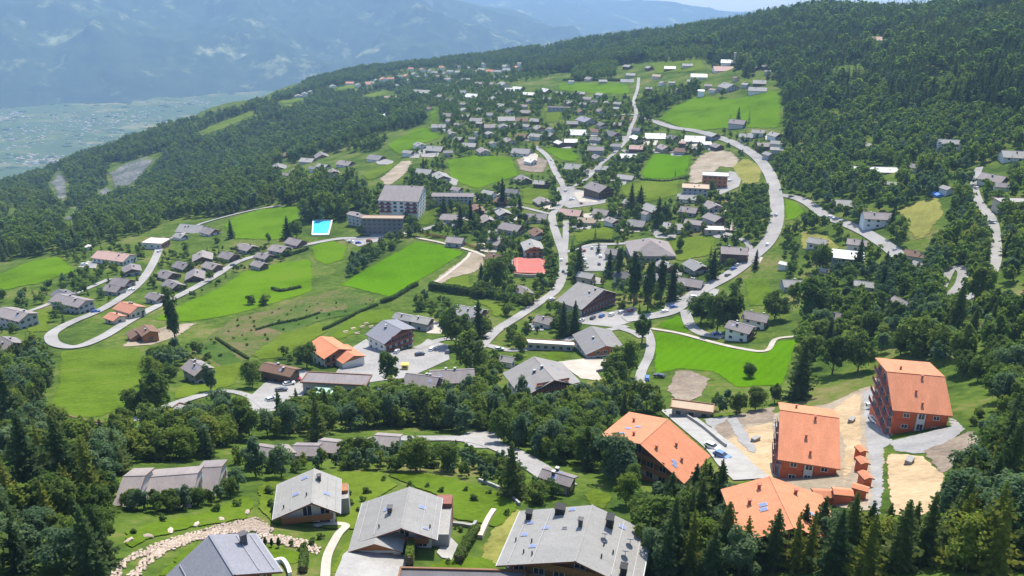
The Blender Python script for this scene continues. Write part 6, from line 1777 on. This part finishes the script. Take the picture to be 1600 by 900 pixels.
def woodland(name, trees, label):
    """the far wood that reads as one mass: crowns set out on points by geometry nodes"""
    if not trees: return
    kinds_ = sorted({c[3] for c in trees})
    for kd in kinds_:
        tt = [c for c in trees if c[3] == kd]
        src = bpy.data.collections.new("stock_" + kd)
        for me in KINDS[kd]['far']:
            o = bpy.data.objects.new("crown", me); src.objects.link(o)
        P = np.array([[c[0], c[1], 0, c[2]] for c in tt])
        P[:, 2] = hgt(P[:, 0], P[:, 1]) - 0.1 + CAMZ
        me = bpy.data.meshes.new(name)
        me.vertices.add(len(P)); me.vertices.foreach_set("co", P[:, :3].astype(np.float32).ravel())
        a = me.attributes.new("size", 'FLOAT_VECTOR', 'POINT')
        sx = P[:, 3] / 10 * nrg.uniform(0.88, 1.14, len(P))
        a.data.foreach_set("vector", np.stack([sx, sx, P[:, 3] / 10], -1).astype(np.float32).ravel())
        a = me.attributes.new("turn", 'FLOAT_VECTOR', 'POINT')
        a.data.foreach_set("vector", np.stack([nrg.uniform(-.04, .04, len(P)), nrg.uniform(-.04, .04, len(P)), nrg.uniform(0, 6.28, len(P))], -1).astype(np.float32).ravel())
        a = me.attributes.new("which", 'INT', 'POINT')
        a.data.foreach_set("value", nrg.integers(0, 64, len(P)).astype(np.int32))
        o = put(name, me)
        tag(o, kind='stuff')
        ng = bpy.data.node_groups.new("woodland", 'GeometryNodeTree')
        ng.interface.new_socket("Geometry", in_out='INPUT', socket_type='NodeSocketGeometry')
        ng.interface.new_socket("Geometry", in_out='OUTPUT', socket_type='NodeSocketGeometry')
        gi = ng.nodes.new('NodeGroupInput'); go = ng.nodes.new('NodeGroupOutput')
        ci = ng.nodes.new('GeometryNodeCollectionInfo'); ci.inputs[0].default_value = src
        ci.inputs['Separate Children'].default_value = True; ci.inputs['Reset Children'].default_value = True
        ip = ng.nodes.new('GeometryNodeInstanceOnPoints'); ip.inputs['Pick Instance'].default_value = True
        def attr(nm, ty):
            n = ng.nodes.new('GeometryNodeInputNamedAttribute'); n.data_type = ty; n.inputs[0].default_value = nm
            return n.outputs[0]
        ng.links.new(gi.outputs[0], ip.inputs['Points']); ng.links.new(ci.outputs[0], ip.inputs['Instance'])
        ng.links.new(attr("which", 'INT'), ip.inputs['Instance Index'])
        er = ng.nodes.new('FunctionNodeEulerToRotation')
        ng.links.new(attr("turn", 'FLOAT_VECTOR'), er.inputs[0]); ng.links.new(er.outputs[0], ip.inputs['Rotation'])
        ng.links.new(attr("size", 'FLOAT_VECTOR'), ip.inputs['Scale'])
        ng.links.new(ip.outputs[0], go.inputs[0])
        md = o.modifiers.new("woodland", 'NODES'); md.node_group = ng
woodland("conifer_wood", con[NMAX:], "")
woodland("leafy_wood", bro[NMAX:], "")
woodland("bush_growth", oth[150:], "")
print("TREES", len(cand), len(con), len(bro), len(oth), "mass", len(mass))

# ------------------------------------------------------------------ smaller things
def local_frame(u, v):
    p = at(u, v)
    return p

# swimming pool
q = [at(*p_) for p_ in ((489, 347), (520, 346), (514, 367), (487, 369))]
c = sum(q) / 4
root = tag(empty("swimming_pool", W(c)), "turquoise outdoor swimming pool with a white surround beside the hotel", "pool")
zt = max(float(p_[2]) for p_ in q) + 0.35
poly = [(p_[0] - c[0], p_[1] - c[1]) for p_ in q][::-1]
inn = [(x * 0.86, y * 0.86) for x, y in poly]
b = MB()
n = 4
zl = min(float(p_[2]) for p_ in q) - c[2] - 0.5; zh = zt - c[2]
vs_ = [(x, y, zh) for x, y in poly] + [(x, y, zh) for x, y in inn] + [(x, y, zl) for x, y in poly] + [(x, y, zl) for x, y in inn]
a_ = sum(poly[i][0] * poly[(i + 1) % 4][1] - poly[(i + 1) % 4][0] * poly[i][1] for i in range(4))
b.add(vs_, [(i, (i + 1) % 4, 4 + (i + 1) % 4, 4 + i) for i in range(4)] + [(8 + i, 8 + (i + 1) % 4, (i + 1) % 4, i) for i in range(4)] + [(4 + i, 4 + (i + 1) % 4, 12 + (i + 1) % 4, 12 + i) for i in range(4)])
b.build("pool_surround", M['white'], root)
MB().add([(x, y, zh - 0.18) for x, y in inn], [(0, 1, 2, 3) if a_ > 0 else (3, 2, 1, 0)]).build("pool_water", M['water'], root)

# red sports court above its retaining wall
q = [at(*p_) for p_ in ((803, 408), (851, 408), (855, 428), (803, 428))]
c = sum(q) / 4
e = tag(empty("sports_court", W(c)), "flat red sports court with faint white lines beside the main street", "court")
zc = max(float(p_[2]) for p_ in q) - c[2] + 0.25
pq = [np.array([p_[0] - c[0], p_[1] - c[1]]) for p_ in q][::-1]
MB().plan([tuple(p_) for p_ in pq], min(float(p_[2]) for p_ in q) - c[2] - 1.0, zc).build("court_surface", M['court'], e)
def bil(s_, t_): return (pq[0] * (1 - s_) + pq[1] * s_) * (1 - t_) + (pq[3] * (1 - s_) + pq[2] * s_) * t_
for s0, t0, s1, t1 in ((.1, .08, .1, .92), (.9, .08, .9, .92), (.1, .08, .9, .08), (.1, .92, .9, .92), (.1, .5, .9, .5)):
    a, b_ = bil(s0, t0), bil(s1, t1); d = (b_ - a) / np.hypot(*(b_ - a)); n_ = np.array([-d[1], d[0]]) * .12
    MB().plan([tuple(a - n_), tuple(b_ - n_), tuple(b_ + n_), tuple(a + n_)], zc - .05, zc + (.012 if s0 == s1 else .02)).build("court_line", M['stone'], e)
fill_mask(KEEP, [(803, 408), (851, 408), (855, 434), (803, 434)], 1.0)

# cars
def car_meshes():
    b = MB()
    side = [(-2.1, .35), (2.1, .35), (2.15, .62), (1.95, .86), (1.0, .95), (-1.95, .98), (-2.15, .7)]
    b.add([(x, -.86, z) for x, z in side] + [(x, .86, z) for x, z in side], [tuple(range(7))] + [tuple(range(13, 6, -1))] + [(i, 7 + i, 7 + (i + 1) % 7, (i + 1) % 7) for i in range(7)])
    roof = [(-1.55, -.62, 1.43), (.25, -.62, 1.43), (.25, .62, 1.43), (-1.55, .62, 1.43)]
    b.add(roof + [(x, y, 1.37) for x, y, z in roof], [(0, 1, 2, 3), (4, 7, 6, 5), (0, 4, 5, 1), (1, 5, 6, 2), (2, 6, 7, 3), (3, 7, 4, 0)])
    g = MB()
    lo = [(-1.9, -.8, .965), (.98, -.8, .952), (.98, .8, .952), (-1.9, .8, .965)]; hi = [(-1.52, -.61, 1.372), (.22, -.61, 1.372), (.22, .61, 1.372), (-1.52, .61, 1.372)]
    g.add(lo + hi, [(0, 1, 5, 4), (1, 2, 6, 5), (2, 3, 7, 6), (3, 0, 4, 7)])
    w = MB().tube((0, -.11, 0), (0, .11, 0), .32, .32, 12)
    hl = MB().box(-.04, .04, -.17, .17, -.07, .07)
    return b, g.mesh("windows", [M['glass']]), w.mesh("wheel", [M['blackish']]), hl.mesh("headlight", [M['white']])
CB, CG, CW, CH = car_meshes()
CBM = {k: CB.mesh("body", [M['car_' + k]]) for k in CARS}
CARLIST = [(1212, 338, 85, 'silver'), (1199, 384, 60, 'white'), (1137, 432, 40, 'dark grey'), (1052, 482, 20, 'blue'), (1038, 489, 30, 'white'), (940, 496, 60, 'blue'), (955, 494, 60, 'white'), (926, 499, 62, 'black'), (970, 490, 58, 'silver'), (908, 503, 55, 'white'), (985, 487, 60, 'red'),
    (914, 408, 85, 'white'), (913, 393, 85, 'red'), (935, 392, 88, 'blue'), (938, 402, 88, 'white'), (936, 414, 88, 'dark grey'), (925, 389, 85, 'silver'), (880, 426, 86, 'black'), (877, 408, 84, 'white'), (862, 470, 40, 'silver'), (1011, 594, 80, 'blue'), (1030, 590, 150, 'black'), (1120, 524, 10, 'blue'),
    (598, 614, 10, 'black'), (621, 616, 12, 'dark grey'), (636, 614, 10, 'blue'), (652, 611, 20, 'white'), (690, 613, 25, 'white'), (656, 556, 30, 'black'), (452, 602, 30, 'white'), (425, 627, 40, 'silver'), (462, 596, 25, 'red'), (440, 612, 30, 'dark grey'), (893, 313, 10, 'white'), (908, 319, 100, 'red'), (884, 300, 60, 'silver'),
    (1146, 422, 35, 'blue'), (1153, 416, 35, 'silver'), (1083, 466, 25, 'white'), (249, 395, 85, 'silver'), (365, 416, 28, 'dark grey'), (548, 379, 5, 'white'), (560, 381, 8, 'blue'), (577, 378, 8, 'red'), (1113, 702, -45, 'white'), (1128, 716, -45, 'blue'), (1006, 736, 120, 'blue'), (1018, 744, 20, 'white'), (780, 548, 5, 'silver'), (132, 415, 20, 'white'),
    (1298, 342, -40, 'white'), (1236, 309, -10, 'dark grey'), (997, 150, 85, 'black'), (960, 240, 50, 'silver'), (862, 252, -60, 'white'), (690, 351, 20, 'silver'), (705, 345, 20, 'white'), (640, 364, 8, 'black'), (620, 552, 80, 'silver'), (675, 548, 70, 'white'), (700, 552, 80, 'dark grey'), (1525, 296, 85, 'white'), (1550, 350, -70, 'silver'), (205, 455, 50, 'white'), (150, 489, 30, 'blue'),
    (1366, 660, 95, 'white'), (1362, 640, 95, 'silver'), (1140, 284, 30, 'white'), (1132, 292, 30, 'blue')]
LAND_C = LAND + [("the car park behind the orange-balconied house", 950, 495), ("the small square car park", 925, 405), ("the plaza", 640, 560), ("the main road's lower bend", 1150, 420), ("the white ramp", 1120, 710), ("the pale driveway", 580, 885)]
_sv = LAND[:]; LAND[:] = LAND_C
clab = relate([(u, v, k + " parked car" if True else k) for u, v, h_, k in CARLIST])
LAND[:] = _sv
for (u, v, hd, k), lb in zip(CARLIST, clab):
    p = at(u, v)
    r = float(np.hypot(p[0], p[1]))
    e = tag(empty("parked_car", W((p[0], p[1], p[2] + 0.2 + r * 0.00035)), R(hd)), lb, "car", "cars parked about the village")
    put("body", CBM[k], e, (0, 0, -0.0)); put("windows", CG, e)
    for x in (-1.35, 1.35):
        for y in (-.8, .8): put("wheel", CW, e, (x, y, .32))
    for y in (-.55, .55): put("headlight", CH, e, (2.13, y, .68))

# hedges: clipped rows of leaf sprays over a woody core
def hedge(line, h_, w, label, mat='hedge'):
    g = ground([a for a, _ in line], [b_ for _, b_ in line])
    g = g[~np.isnan(g[:, 0])][:, :2]
    c = smooth_line(g, 6)
    L = np.hypot(*np.diff(c, axis=0).T).sum()
    rng = np.random.default_rng(int(L * 10))
    slant = float(np.hypot(*c.mean(0)))
    leaf = max(0.22, slant * 0.0011)
    n = int(min(14000, L * (2 * h_ + w) * 1.3 / (leaf * leaf)))
    seg = rng.integers(0, len(c) - 1, n); t = rng.random(n)
    xy = c[seg] + (c[seg + 1] - c[seg]) * t[:, None]
    d = c[seg + 1] - c[seg]; d /= np.maximum(np.hypot(d[:, 0], d[:, 1]), 1e-6)[:, None]
    nr = np.stack([-d[:, 1], d[:, 0]], -1)
    s = rng.uniform(-1, 1, n); top = rng.random(n) < w / (2 * h_ + w)
    s = np.where(top, s, np.sign(s)) * rng.uniform(0.85, 1.12, n)
    bumpy = 0.85 + 0.3 * fbm(xy[:, 0] / 3, xy[:, 1] / 3, 2, 3)
    zz = np.where(top, h_ * bumpy, h_ * rng.random(n) * bumpy)
    P = np.column_stack([xy + nr * (s * w / 2)[:, None], hgt(xy[:, 0], xy[:, 1]) + zz + CAMZ])
    nn = np.column_stack([nr * (np.where(top, 0, np.sign(s)))[:, None], top * 1.0]) + rng.normal(size=(n, 3)) * 0.5
    o0 = c.mean(0); z0 = float(hgt(o0[0], o0[1])) + CAMZ
    root = tag(empty("hedge", (o0[0], o0[1], z0)), label, "hedge")
    v, f = quads(P - np.array([o0[0], o0[1], z0]), nn, leaf * rng.uniform(0.7, 1.3, n), rng)
    put("foliage", mesh_np("foliage", v, f, [M[mat]]), root)
    b = MB()
    for i in range(len(c) - 1):
        a_, e_ = c[i], c[i + 1]
        b.tube((a_[0] - o0[0], a_[1] - o0[1], float(hgt(*a_)) + CAMZ - z0 + h_ * 0.45), (e_[0] - o0[0], e_[1] - o0[1], float(hgt(*e_)) + CAMZ - z0 + h_ * 0.45), h_ * 0.3, h_ * 0.3, 5)
    b.build("branch_core", M['bark'], root)
hedge([(672, 452), (710, 458), (760, 464), (800, 470), (832, 478)], 4.5, 3.0, "long dark clipped hedge below the football pitch")
hedge([(505, 517), (530, 505), (560, 490), (590, 477)], 1.4, 0.9, "thin dark hedge along the upper edge of the picnic lawn")
hedge([(596, 474), (614, 468), (640, 452), (652, 446)], 2.2, 1.8, "brownish hedge at the corner of the football pitch")
hedge([(400, 517), (430, 508), (470, 500), (500, 490)], 1.1, 0.8, "low hedge crossing the vineyard slope")
hedge([(338, 530), (360, 545), (388, 562)], 1.2, 0.8, "short hedge slanting down the vineyard slope")
hedge([(716, 880), (726, 862), (736, 846), (744, 833)], 1.7, 1.3, "trimmed green hedge right of the white garden terrace")
hedge([(640, 886), (642, 872), (643, 858)], 2.4, 1.0, "upright yellow-green hedge beside the pale driveway", 'leaf_light')
hedge([(474, 896), (476, 880), (476, 866)], 1.4, 1.0, "short dark hedge beside the sandy garden path")
hedge([(425, 452), (440, 456), (470, 450)], 1.6, 1.5, "short hedge in the left-hand wide meadow")
hedge([(420, 404), (450, 400), (482, 390)], 2.0, 1.6, "hedge behind the left-hand wide meadow")
hedge([(880, 126), (930, 126), (985, 127)], 3.0, 3.0, "straight hedge along the top of the long green strip")
hedge([(1000, 281), (1040, 284), (1076, 277)], 1.4, 1.3, "thin hedge below the small fenced green field")
hedge([(892, 392), (925, 378), (960, 378)], 1.6, 1.5, "hedge beside the small square car park")

# stones of the garden walls: every stone shaped for itself
def stone_mesh(seed):
    rng = np.random.default_rng(seed)
    b = bmesh.new()
    bmesh.ops.create_icosphere(b, subdivisions=1, radius=1.0)
    for v in b.verts:
        k = rng.uniform(0.72, 1.18)
        v.co = Vector((max(-.75, min(.75, v.co.x * k)) * 1.15, max(-.75, min(.75, v.co.y * k)), max(-.7, min(.62, v.co.z * k)) * 0.8))
    me = bpy.data.meshes.new("stone"); b.to_mesh(me); b.free()
    me.materials.append(M['stone'])
    return me
STONES = [stone_mesh(s) for s in range(7)]
def stone_bank(name, label, band, n, size, limit=300):
    """a sloping bank of fitted boulders inside the pixel band"""
    q = rough_edge(band, 0.5)
    g = ground([a for a, _ in q], [b_ for _, b_ in q]); g = g[~np.isnan(g[:, 0])]
    drape("stone_bed", g, M['earth_pale'])
    c = g.mean(0)
    root = tag(empty(name, W(c)), label, "stone wall")
    x0, y0 = g[:, :2].min(0); x1, y1 = g[:, :2].max(0)
    rng = random.Random(n)
    step = size * 1.5
    k = 0
    extra = MB()
    pts = []
    for j in range(int((y1 - y0) / step) + 1):
        for i in range(int((x1 - x0) / step) + 1):
            x = x0 + (i + 0.5 * (j % 2) + rng.uniform(-.25, .25)) * step; y = y0 + (j + rng.uniform(-.25, .25)) * step
            uv, _f = project(np.array([[x, y, float(hgt(x, y))]]))
            if inside(band, uv[:, 0], uv[:, 1])[0] and rng.random() < 0.93 and -10 < uv[0, 0] < 1610 and uv[0, 1] < 912: pts.append((x, y))
    pts.sort(key=lambda p_: p_[1])
    for x, y in pts:
        z = float(hgt(x, y)) + 0.12
        s = size * rng.uniform(0.65, 1.05); a = rng.uniform(0, 6.28)
        if k < limit:
            o = put("stone", rng.choice(STONES), root, (x - c[0], y - c[1], z - c[2] + s * 0.25), (rng.uniform(-.25, .25), rng.uniform(-.25, .25), a), (s, s * rng.uniform(.8, 1.1), s * rng.uniform(.75, 1.15)))
        else:
            me = rng.choice(STONES)
            extra.add([((v.co.x * math.cos(a) - v.co.y * math.sin(a)) * s + x - c[0], (v.co.x * math.sin(a) + v.co.y * math.cos(a)) * s + y - c[1], v.co.z * s + z - c[2] + s * .25) for v in me.vertices], [tuple(p_.vertices) for p_ in me.polygons])
        k += 1
    if extra.v: tag(extra.build("rubble", M['stone'], root), kind='stuff')
    return k
k1 = stone_bank("boulder_wall", "wide bank of pinkish boulders curving below the boulder lawn", [(166, 905), (176, 884), (205, 868), (245, 850), (300, 833), (350, 820), (402, 810), (430, 828), (418, 840), (395, 832), (345, 838), (300, 848), (262, 866), (232, 885), (216, 905), (196, 905), (230, 868), (200, 880), (188, 905)], 1, 0.34)
k2 = stone_bank("boulder_wall", "shorter bank of boulders between the small lawn and the slate house", [(402, 834), (440, 838), (482, 846), (500, 858), (496, 870), (482, 862), (440, 852), (405, 848)], 2, 0.32)
for u, v, s, lb in [(201, 847, 1.0, "beige boulder on the boulder lawn, first from the left"), (232, 840, 1.15, "beige boulder on the boulder lawn, second from the left"), (267, 832, 1.1, "beige boulder on the boulder lawn, third from the left"),
                    (307, 822, 1.0, "beige boulder on the boulder lawn, fourth from the left"), (346, 813, 1.0, "beige boulder on the boulder lawn, fifth from the left"), (387, 802, 1.1, "beige boulder on the boulder lawn, last towards the leftmost chalet")]:
    p = at(u, v)
    e = put("boulder", rnd.choice(STONES), None, W((p[0], p[1], p[2] + 0.25)), (0, 0, rnd.uniform(0, 6)), (s * .85, s * .5, s * .5)); tag(e, lb, "boulder", "boulders set along the lawn")

# low white garden wall, curving
def wall_line(name, label, cat, line, h_, w, mat):
    g = ground([a for a, _ in line], [b_ for _, b_ in line]); c = smooth_line(g[:, :2], 6)
    o0 = g.mean(0)
    V = []; F = []
    d = np.gradient(c, axis=0); d /= np.hypot(d[:, 0], d[:, 1])[:, None]
    for p_, t in zip(c, d):
        nx, ny = -t[1] * w / 2, t[0] * w / 2
        z = float(hgt(*p_))
        V += [(p_[0] - nx - o0[0], p_[1] - ny - o0[1], z - .4 - o0[2]), (p_[0] + nx - o0[0], p_[1] + ny - o0[1], z - .4 - o0[2]), (p_[0] + nx - o0[0], p_[1] + ny - o0[1], z + h_ - o0[2]), (p_[0] - nx - o0[0], p_[1] - ny - o0[1], z + h_ - o0[2])]
    n = len(c)
    for i in range(n - 1):
        for k in range(4):
            a = i * 4 + k; b_ = i * 4 + (k + 1) % 4
            F.append((a, a + 4, b_ + 4, b_))
    F += [(0, 1, 2, 3), tuple((n - 1) * 4 + k for k in (3, 2, 1, 0))]
    m_ = MB().add(V, F)
    o = m_.build(name, M[mat], None, W(o0)); tag(o, label, cat)
    return o
wall_line("garden_wall", "low white curving garden wall round the small lawn, beside the slate house", "wall", [(404, 868), (412, 878), (420, 886), (430, 882), (442, 880), (450, 890), (454, 902)], 0.9, 0.5, 'white')
wall_line("garden_wall", "pale rubble wall climbing beside the trimmed hedge of the garage-gable chalet", "wall", [(750, 842), (756, 828), (764, 812), (772, 800)], 0.8, 0.9, 'stone')
wall_line("garden_wall", "pale curved wall edging the flower bed behind the white terrace", "wall", [(704, 820), (722, 822), (738, 824), (744, 818)], 0.7, 0.5, 'concrete')
wall_line("retaining_wall", "grey retaining wall along the upper rim of the chalet meadow", "wall", [(748, 752), (775, 762), (796, 776), (812, 790)], 0.7, 0.4, 'greywall')
wall_line("retaining_wall", "tan retaining wall in front of the red sports court", "wall", [(803, 432), (830, 434), (852, 432)], 2.0, 0.5, 'beige')
wall_line("retaining_wall", "concrete wall beside the white ramp above the terracotta gable house", "wall", [(1066, 648), (1098, 670), (1134, 700)], 1.2, 0.4, 'concrete')
wall_line("retaining_wall", "pale wall along the courtyard's rim right of the dark-boarded apartment house", "wall", [(932, 582), (942, 580), (960, 577)], 1.2, 0.4, 'greywall')

# columnar garden cypresses and clipped bushes
CC = KINDS['column']['near'][0]
for (u, v, hp), lb in zip([(404, 853, 13), (415, 854, 13), (425, 855, 12), (436, 856, 14)], ["first", "second", "third", "fourth"]):
    p = at(u, v); s = hp * float(np.linalg.norm(p)) / FPX / 10 / 0.8
    e = tag(empty("cypress", W(p)), lb + " from the left in the row of four small dark cypresses on the small lawn", "cypress", "row of small cypresses"); e.scale = (s * 1.7, s * 1.7, s)
    put("trunk", T_PO, e); put("crown", CC, e)

# picnic tables
def picnic(u, v, lab, rz):
    p = at(u, v)
    e = tag(empty("picnic_table", W((p[0], p[1], p[2] + 0.15)), rz), lab, "picnic table", "picnic tables on the lawn")
    MB().box(-1.1, 1.1, -.42, .42, .72, .79).build("table_top", M['stone'], e)
    for y in (-.85, .85): MB().box(-1.1, 1.1, y - .16, y + .16, .42, .48).build("bench", M['stone'], e)
    for x in (-.75, .75): MB().box(x - .06, x + .06, -.8, .8, .25, .33).box(x - .06, x + .06, -.1, .1, .33, .72).box(x - .06, x + .06, -.8, -.7, 0, .42).box(x - .06, x + .06, .7, .8, 0, .42).build("leg", M['wood_dark'], e)
for i, (u, v, r_) in enumerate([(540, 520, .4), (552, 515, .5), (558, 522, .3), (572, 507, .6), (566, 512, .5), (580, 512, .4)]):
    picnic(u, v, "pale stone picnic table on the lawn, %s from the left" % ["first", "second", "third", "fifth", "fourth", "last"][i], r_)

# orange site fence beyond the pitch
def fence(line, label, h_=1.6, mat='orange_net'):
    g = ground([a for a, _ in line], [b_ for _, b_ in line]); c = smooth_line(g[:, :2], 4)
    o0 = g.mean(0)
    root = tag(empty("fence", W(o0)), label, "fence")
    for i, p_ in enumerate(c):
        z = float(hgt(*p_))
        put("post", cached(('fpost', h_), lambda: MB().tube((0, 0, -.3), (0, 0, h_ + .1), .05, .05, 6).mesh("post", [M['metal']])), root, (p_[0] - o0[0], p_[1] - o0[1], z - o0[2]))
        if i:
            q_ = c[i - 1]; zq = float(hgt(*q_))
            m_ = MB()
            for k in range(4):
                z0 = h_ * k / 4 + 0.08; z1 = z0 + h_ * 0.19
                m_.add([(q_[0] - o0[0], q_[1] - o0[1], zq + z0 - o0[2]), (p_[0] - o0[0], p_[1] - o0[1], z + z0 - o0[2]), (p_[0] - o0[0], p_[1] - o0[1], z + z1 - o0[2]), (q_[0] - o0[0], q_[1] - o0[1], zq + z1 - o0[2]),
                        (q_[0] - o0[0], q_[1] - o0[1] + .04, zq + z0 - o0[2]), (p_[0] - o0[0], p_[1] - o0[1] + .04, z + z0 - o0[2]), (p_[0] - o0[0], p_[1] - o0[1] + .04, z + z1 - o0[2]), (q_[0] - o0[0], q_[1] - o0[1] + .04, zq + z1 - o0[2])],
                       [(0, 1, 2, 3), (7, 6, 5, 4), (3, 2, 6, 7), (0, 4, 5, 1)])
            m_.build("mesh_panel", M[mat], root)
fence([(660, 365), (690, 372), (720, 380), (748, 390)], "orange site fence beyond the far end of the football pitch")
fence([(998, 275), (1000, 262), (1010, 248), (1021, 238), (1050, 240), (1084, 241)], "thin wooden fence round the small green field", 1.2, 'wood')

# green canopies by the shops, a yellow kiosk, a blue tarpaulin
for u, v, w, lb in [(494, 604, 4.0, "pale green canopy at the left end of the flat-roofed shops"), (528, 613, 4.2, "pale green canopy in front of the middle of the flat-roofed shops"), (506, 622, 3.4, "pale green canopy nearest the trees below the shops")]:
    p = at(u, v)
    e = tag(empty("canopy", W(p), R(-8)), lb, "canopy", "green canopies by the shops")
    MB().add([(-w, -1.6, 2.3), (w, -1.6, 2.3), (w, 1.6, 3.1), (-w, 1.6, 3.1), (-w, -1.6, 2.2), (w, -1.6, 2.2), (w, 1.6, 3.0), (-w, 1.6, 3.0)], [(0, 1, 2, 3), (7, 6, 5, 4), (0, 4, 5, 1), (1, 5, 6, 2), (2, 6, 7, 3), (3, 7, 4, 0)]).build("canopy_roof", M['awning'], e)
    for x in (-w + .2, w - .2):
        MB().tube((x, -1.4, -.3), (x, -1.4, 2.24), .07, .07, 6).build("post", M['metal'], e); MB().tube((x, 1.4, -.3), (x, 1.4, 2.94), .07, .07, 6).build("post", M['metal'], e)
p = at(633, 577)
e = tag(empty("kiosk", W(p)), "small yellow kiosk at the corner of the plaza", "kiosk")
MB().box(-1.2, 1.2, -.9, .9, -.3, 2.2).build("wall", M['yellow'], e); MB().box(-1.5, 1.5, -1.2, 1.2, 2.2, 2.4).build("roof", M['yellow'], e); MB().box(-.8, .8, -.94, -.905, 1.0, 1.8).build("hatch", M['glass'], e)
p = at(1464, 307)
e = tag(empty("covered_stack", W(p)), "stack under a blue tarpaulin at the top of the dry brown meadow", "tarpaulin")
MB().prism([(-2.4, -.3), (2.4, -.3), (2.2, 1.5), (0, 2.4), (-2.2, 1.5)], -3.5, 3.5).build("tarpaulin", M['blue_tarp'], e)
MB().prism([(-2.6, -.3), (2.6, -.3), (2.6, .25), (-2.6, .25)], -3.7, 3.7).build("timber_base", M['wood_dark'], e)
# pallets of building stone and rubble by the red blocks
for u, v, lb in [(1330, 660, "stack of building blocks on the sandy lot between the red blocks"), (1420, 725, "stack of building blocks on the sandy lot at the wood's edge"), (1180, 690, "stack of building blocks on the sandy lot left of the middle red block")]:
    p = at(u, v)
    e = tag(empty("block_stack", W((p[0], p[1], p[2] + .2)), rnd.uniform(0, 1)), lb, "pallet", "stacks on the building site")
    for j in range(2):
        for i in range(3): MB().box(-1.2 + i * .82, -.42 + i * .82, -.6, .6, .16 + j * .5, .62 + j * .5).build("block", M['concrete'], e)
    MB().box(-1.3, 1.3, -.7, .7, 0, .14).build("pallet_base", M['wood'], e)
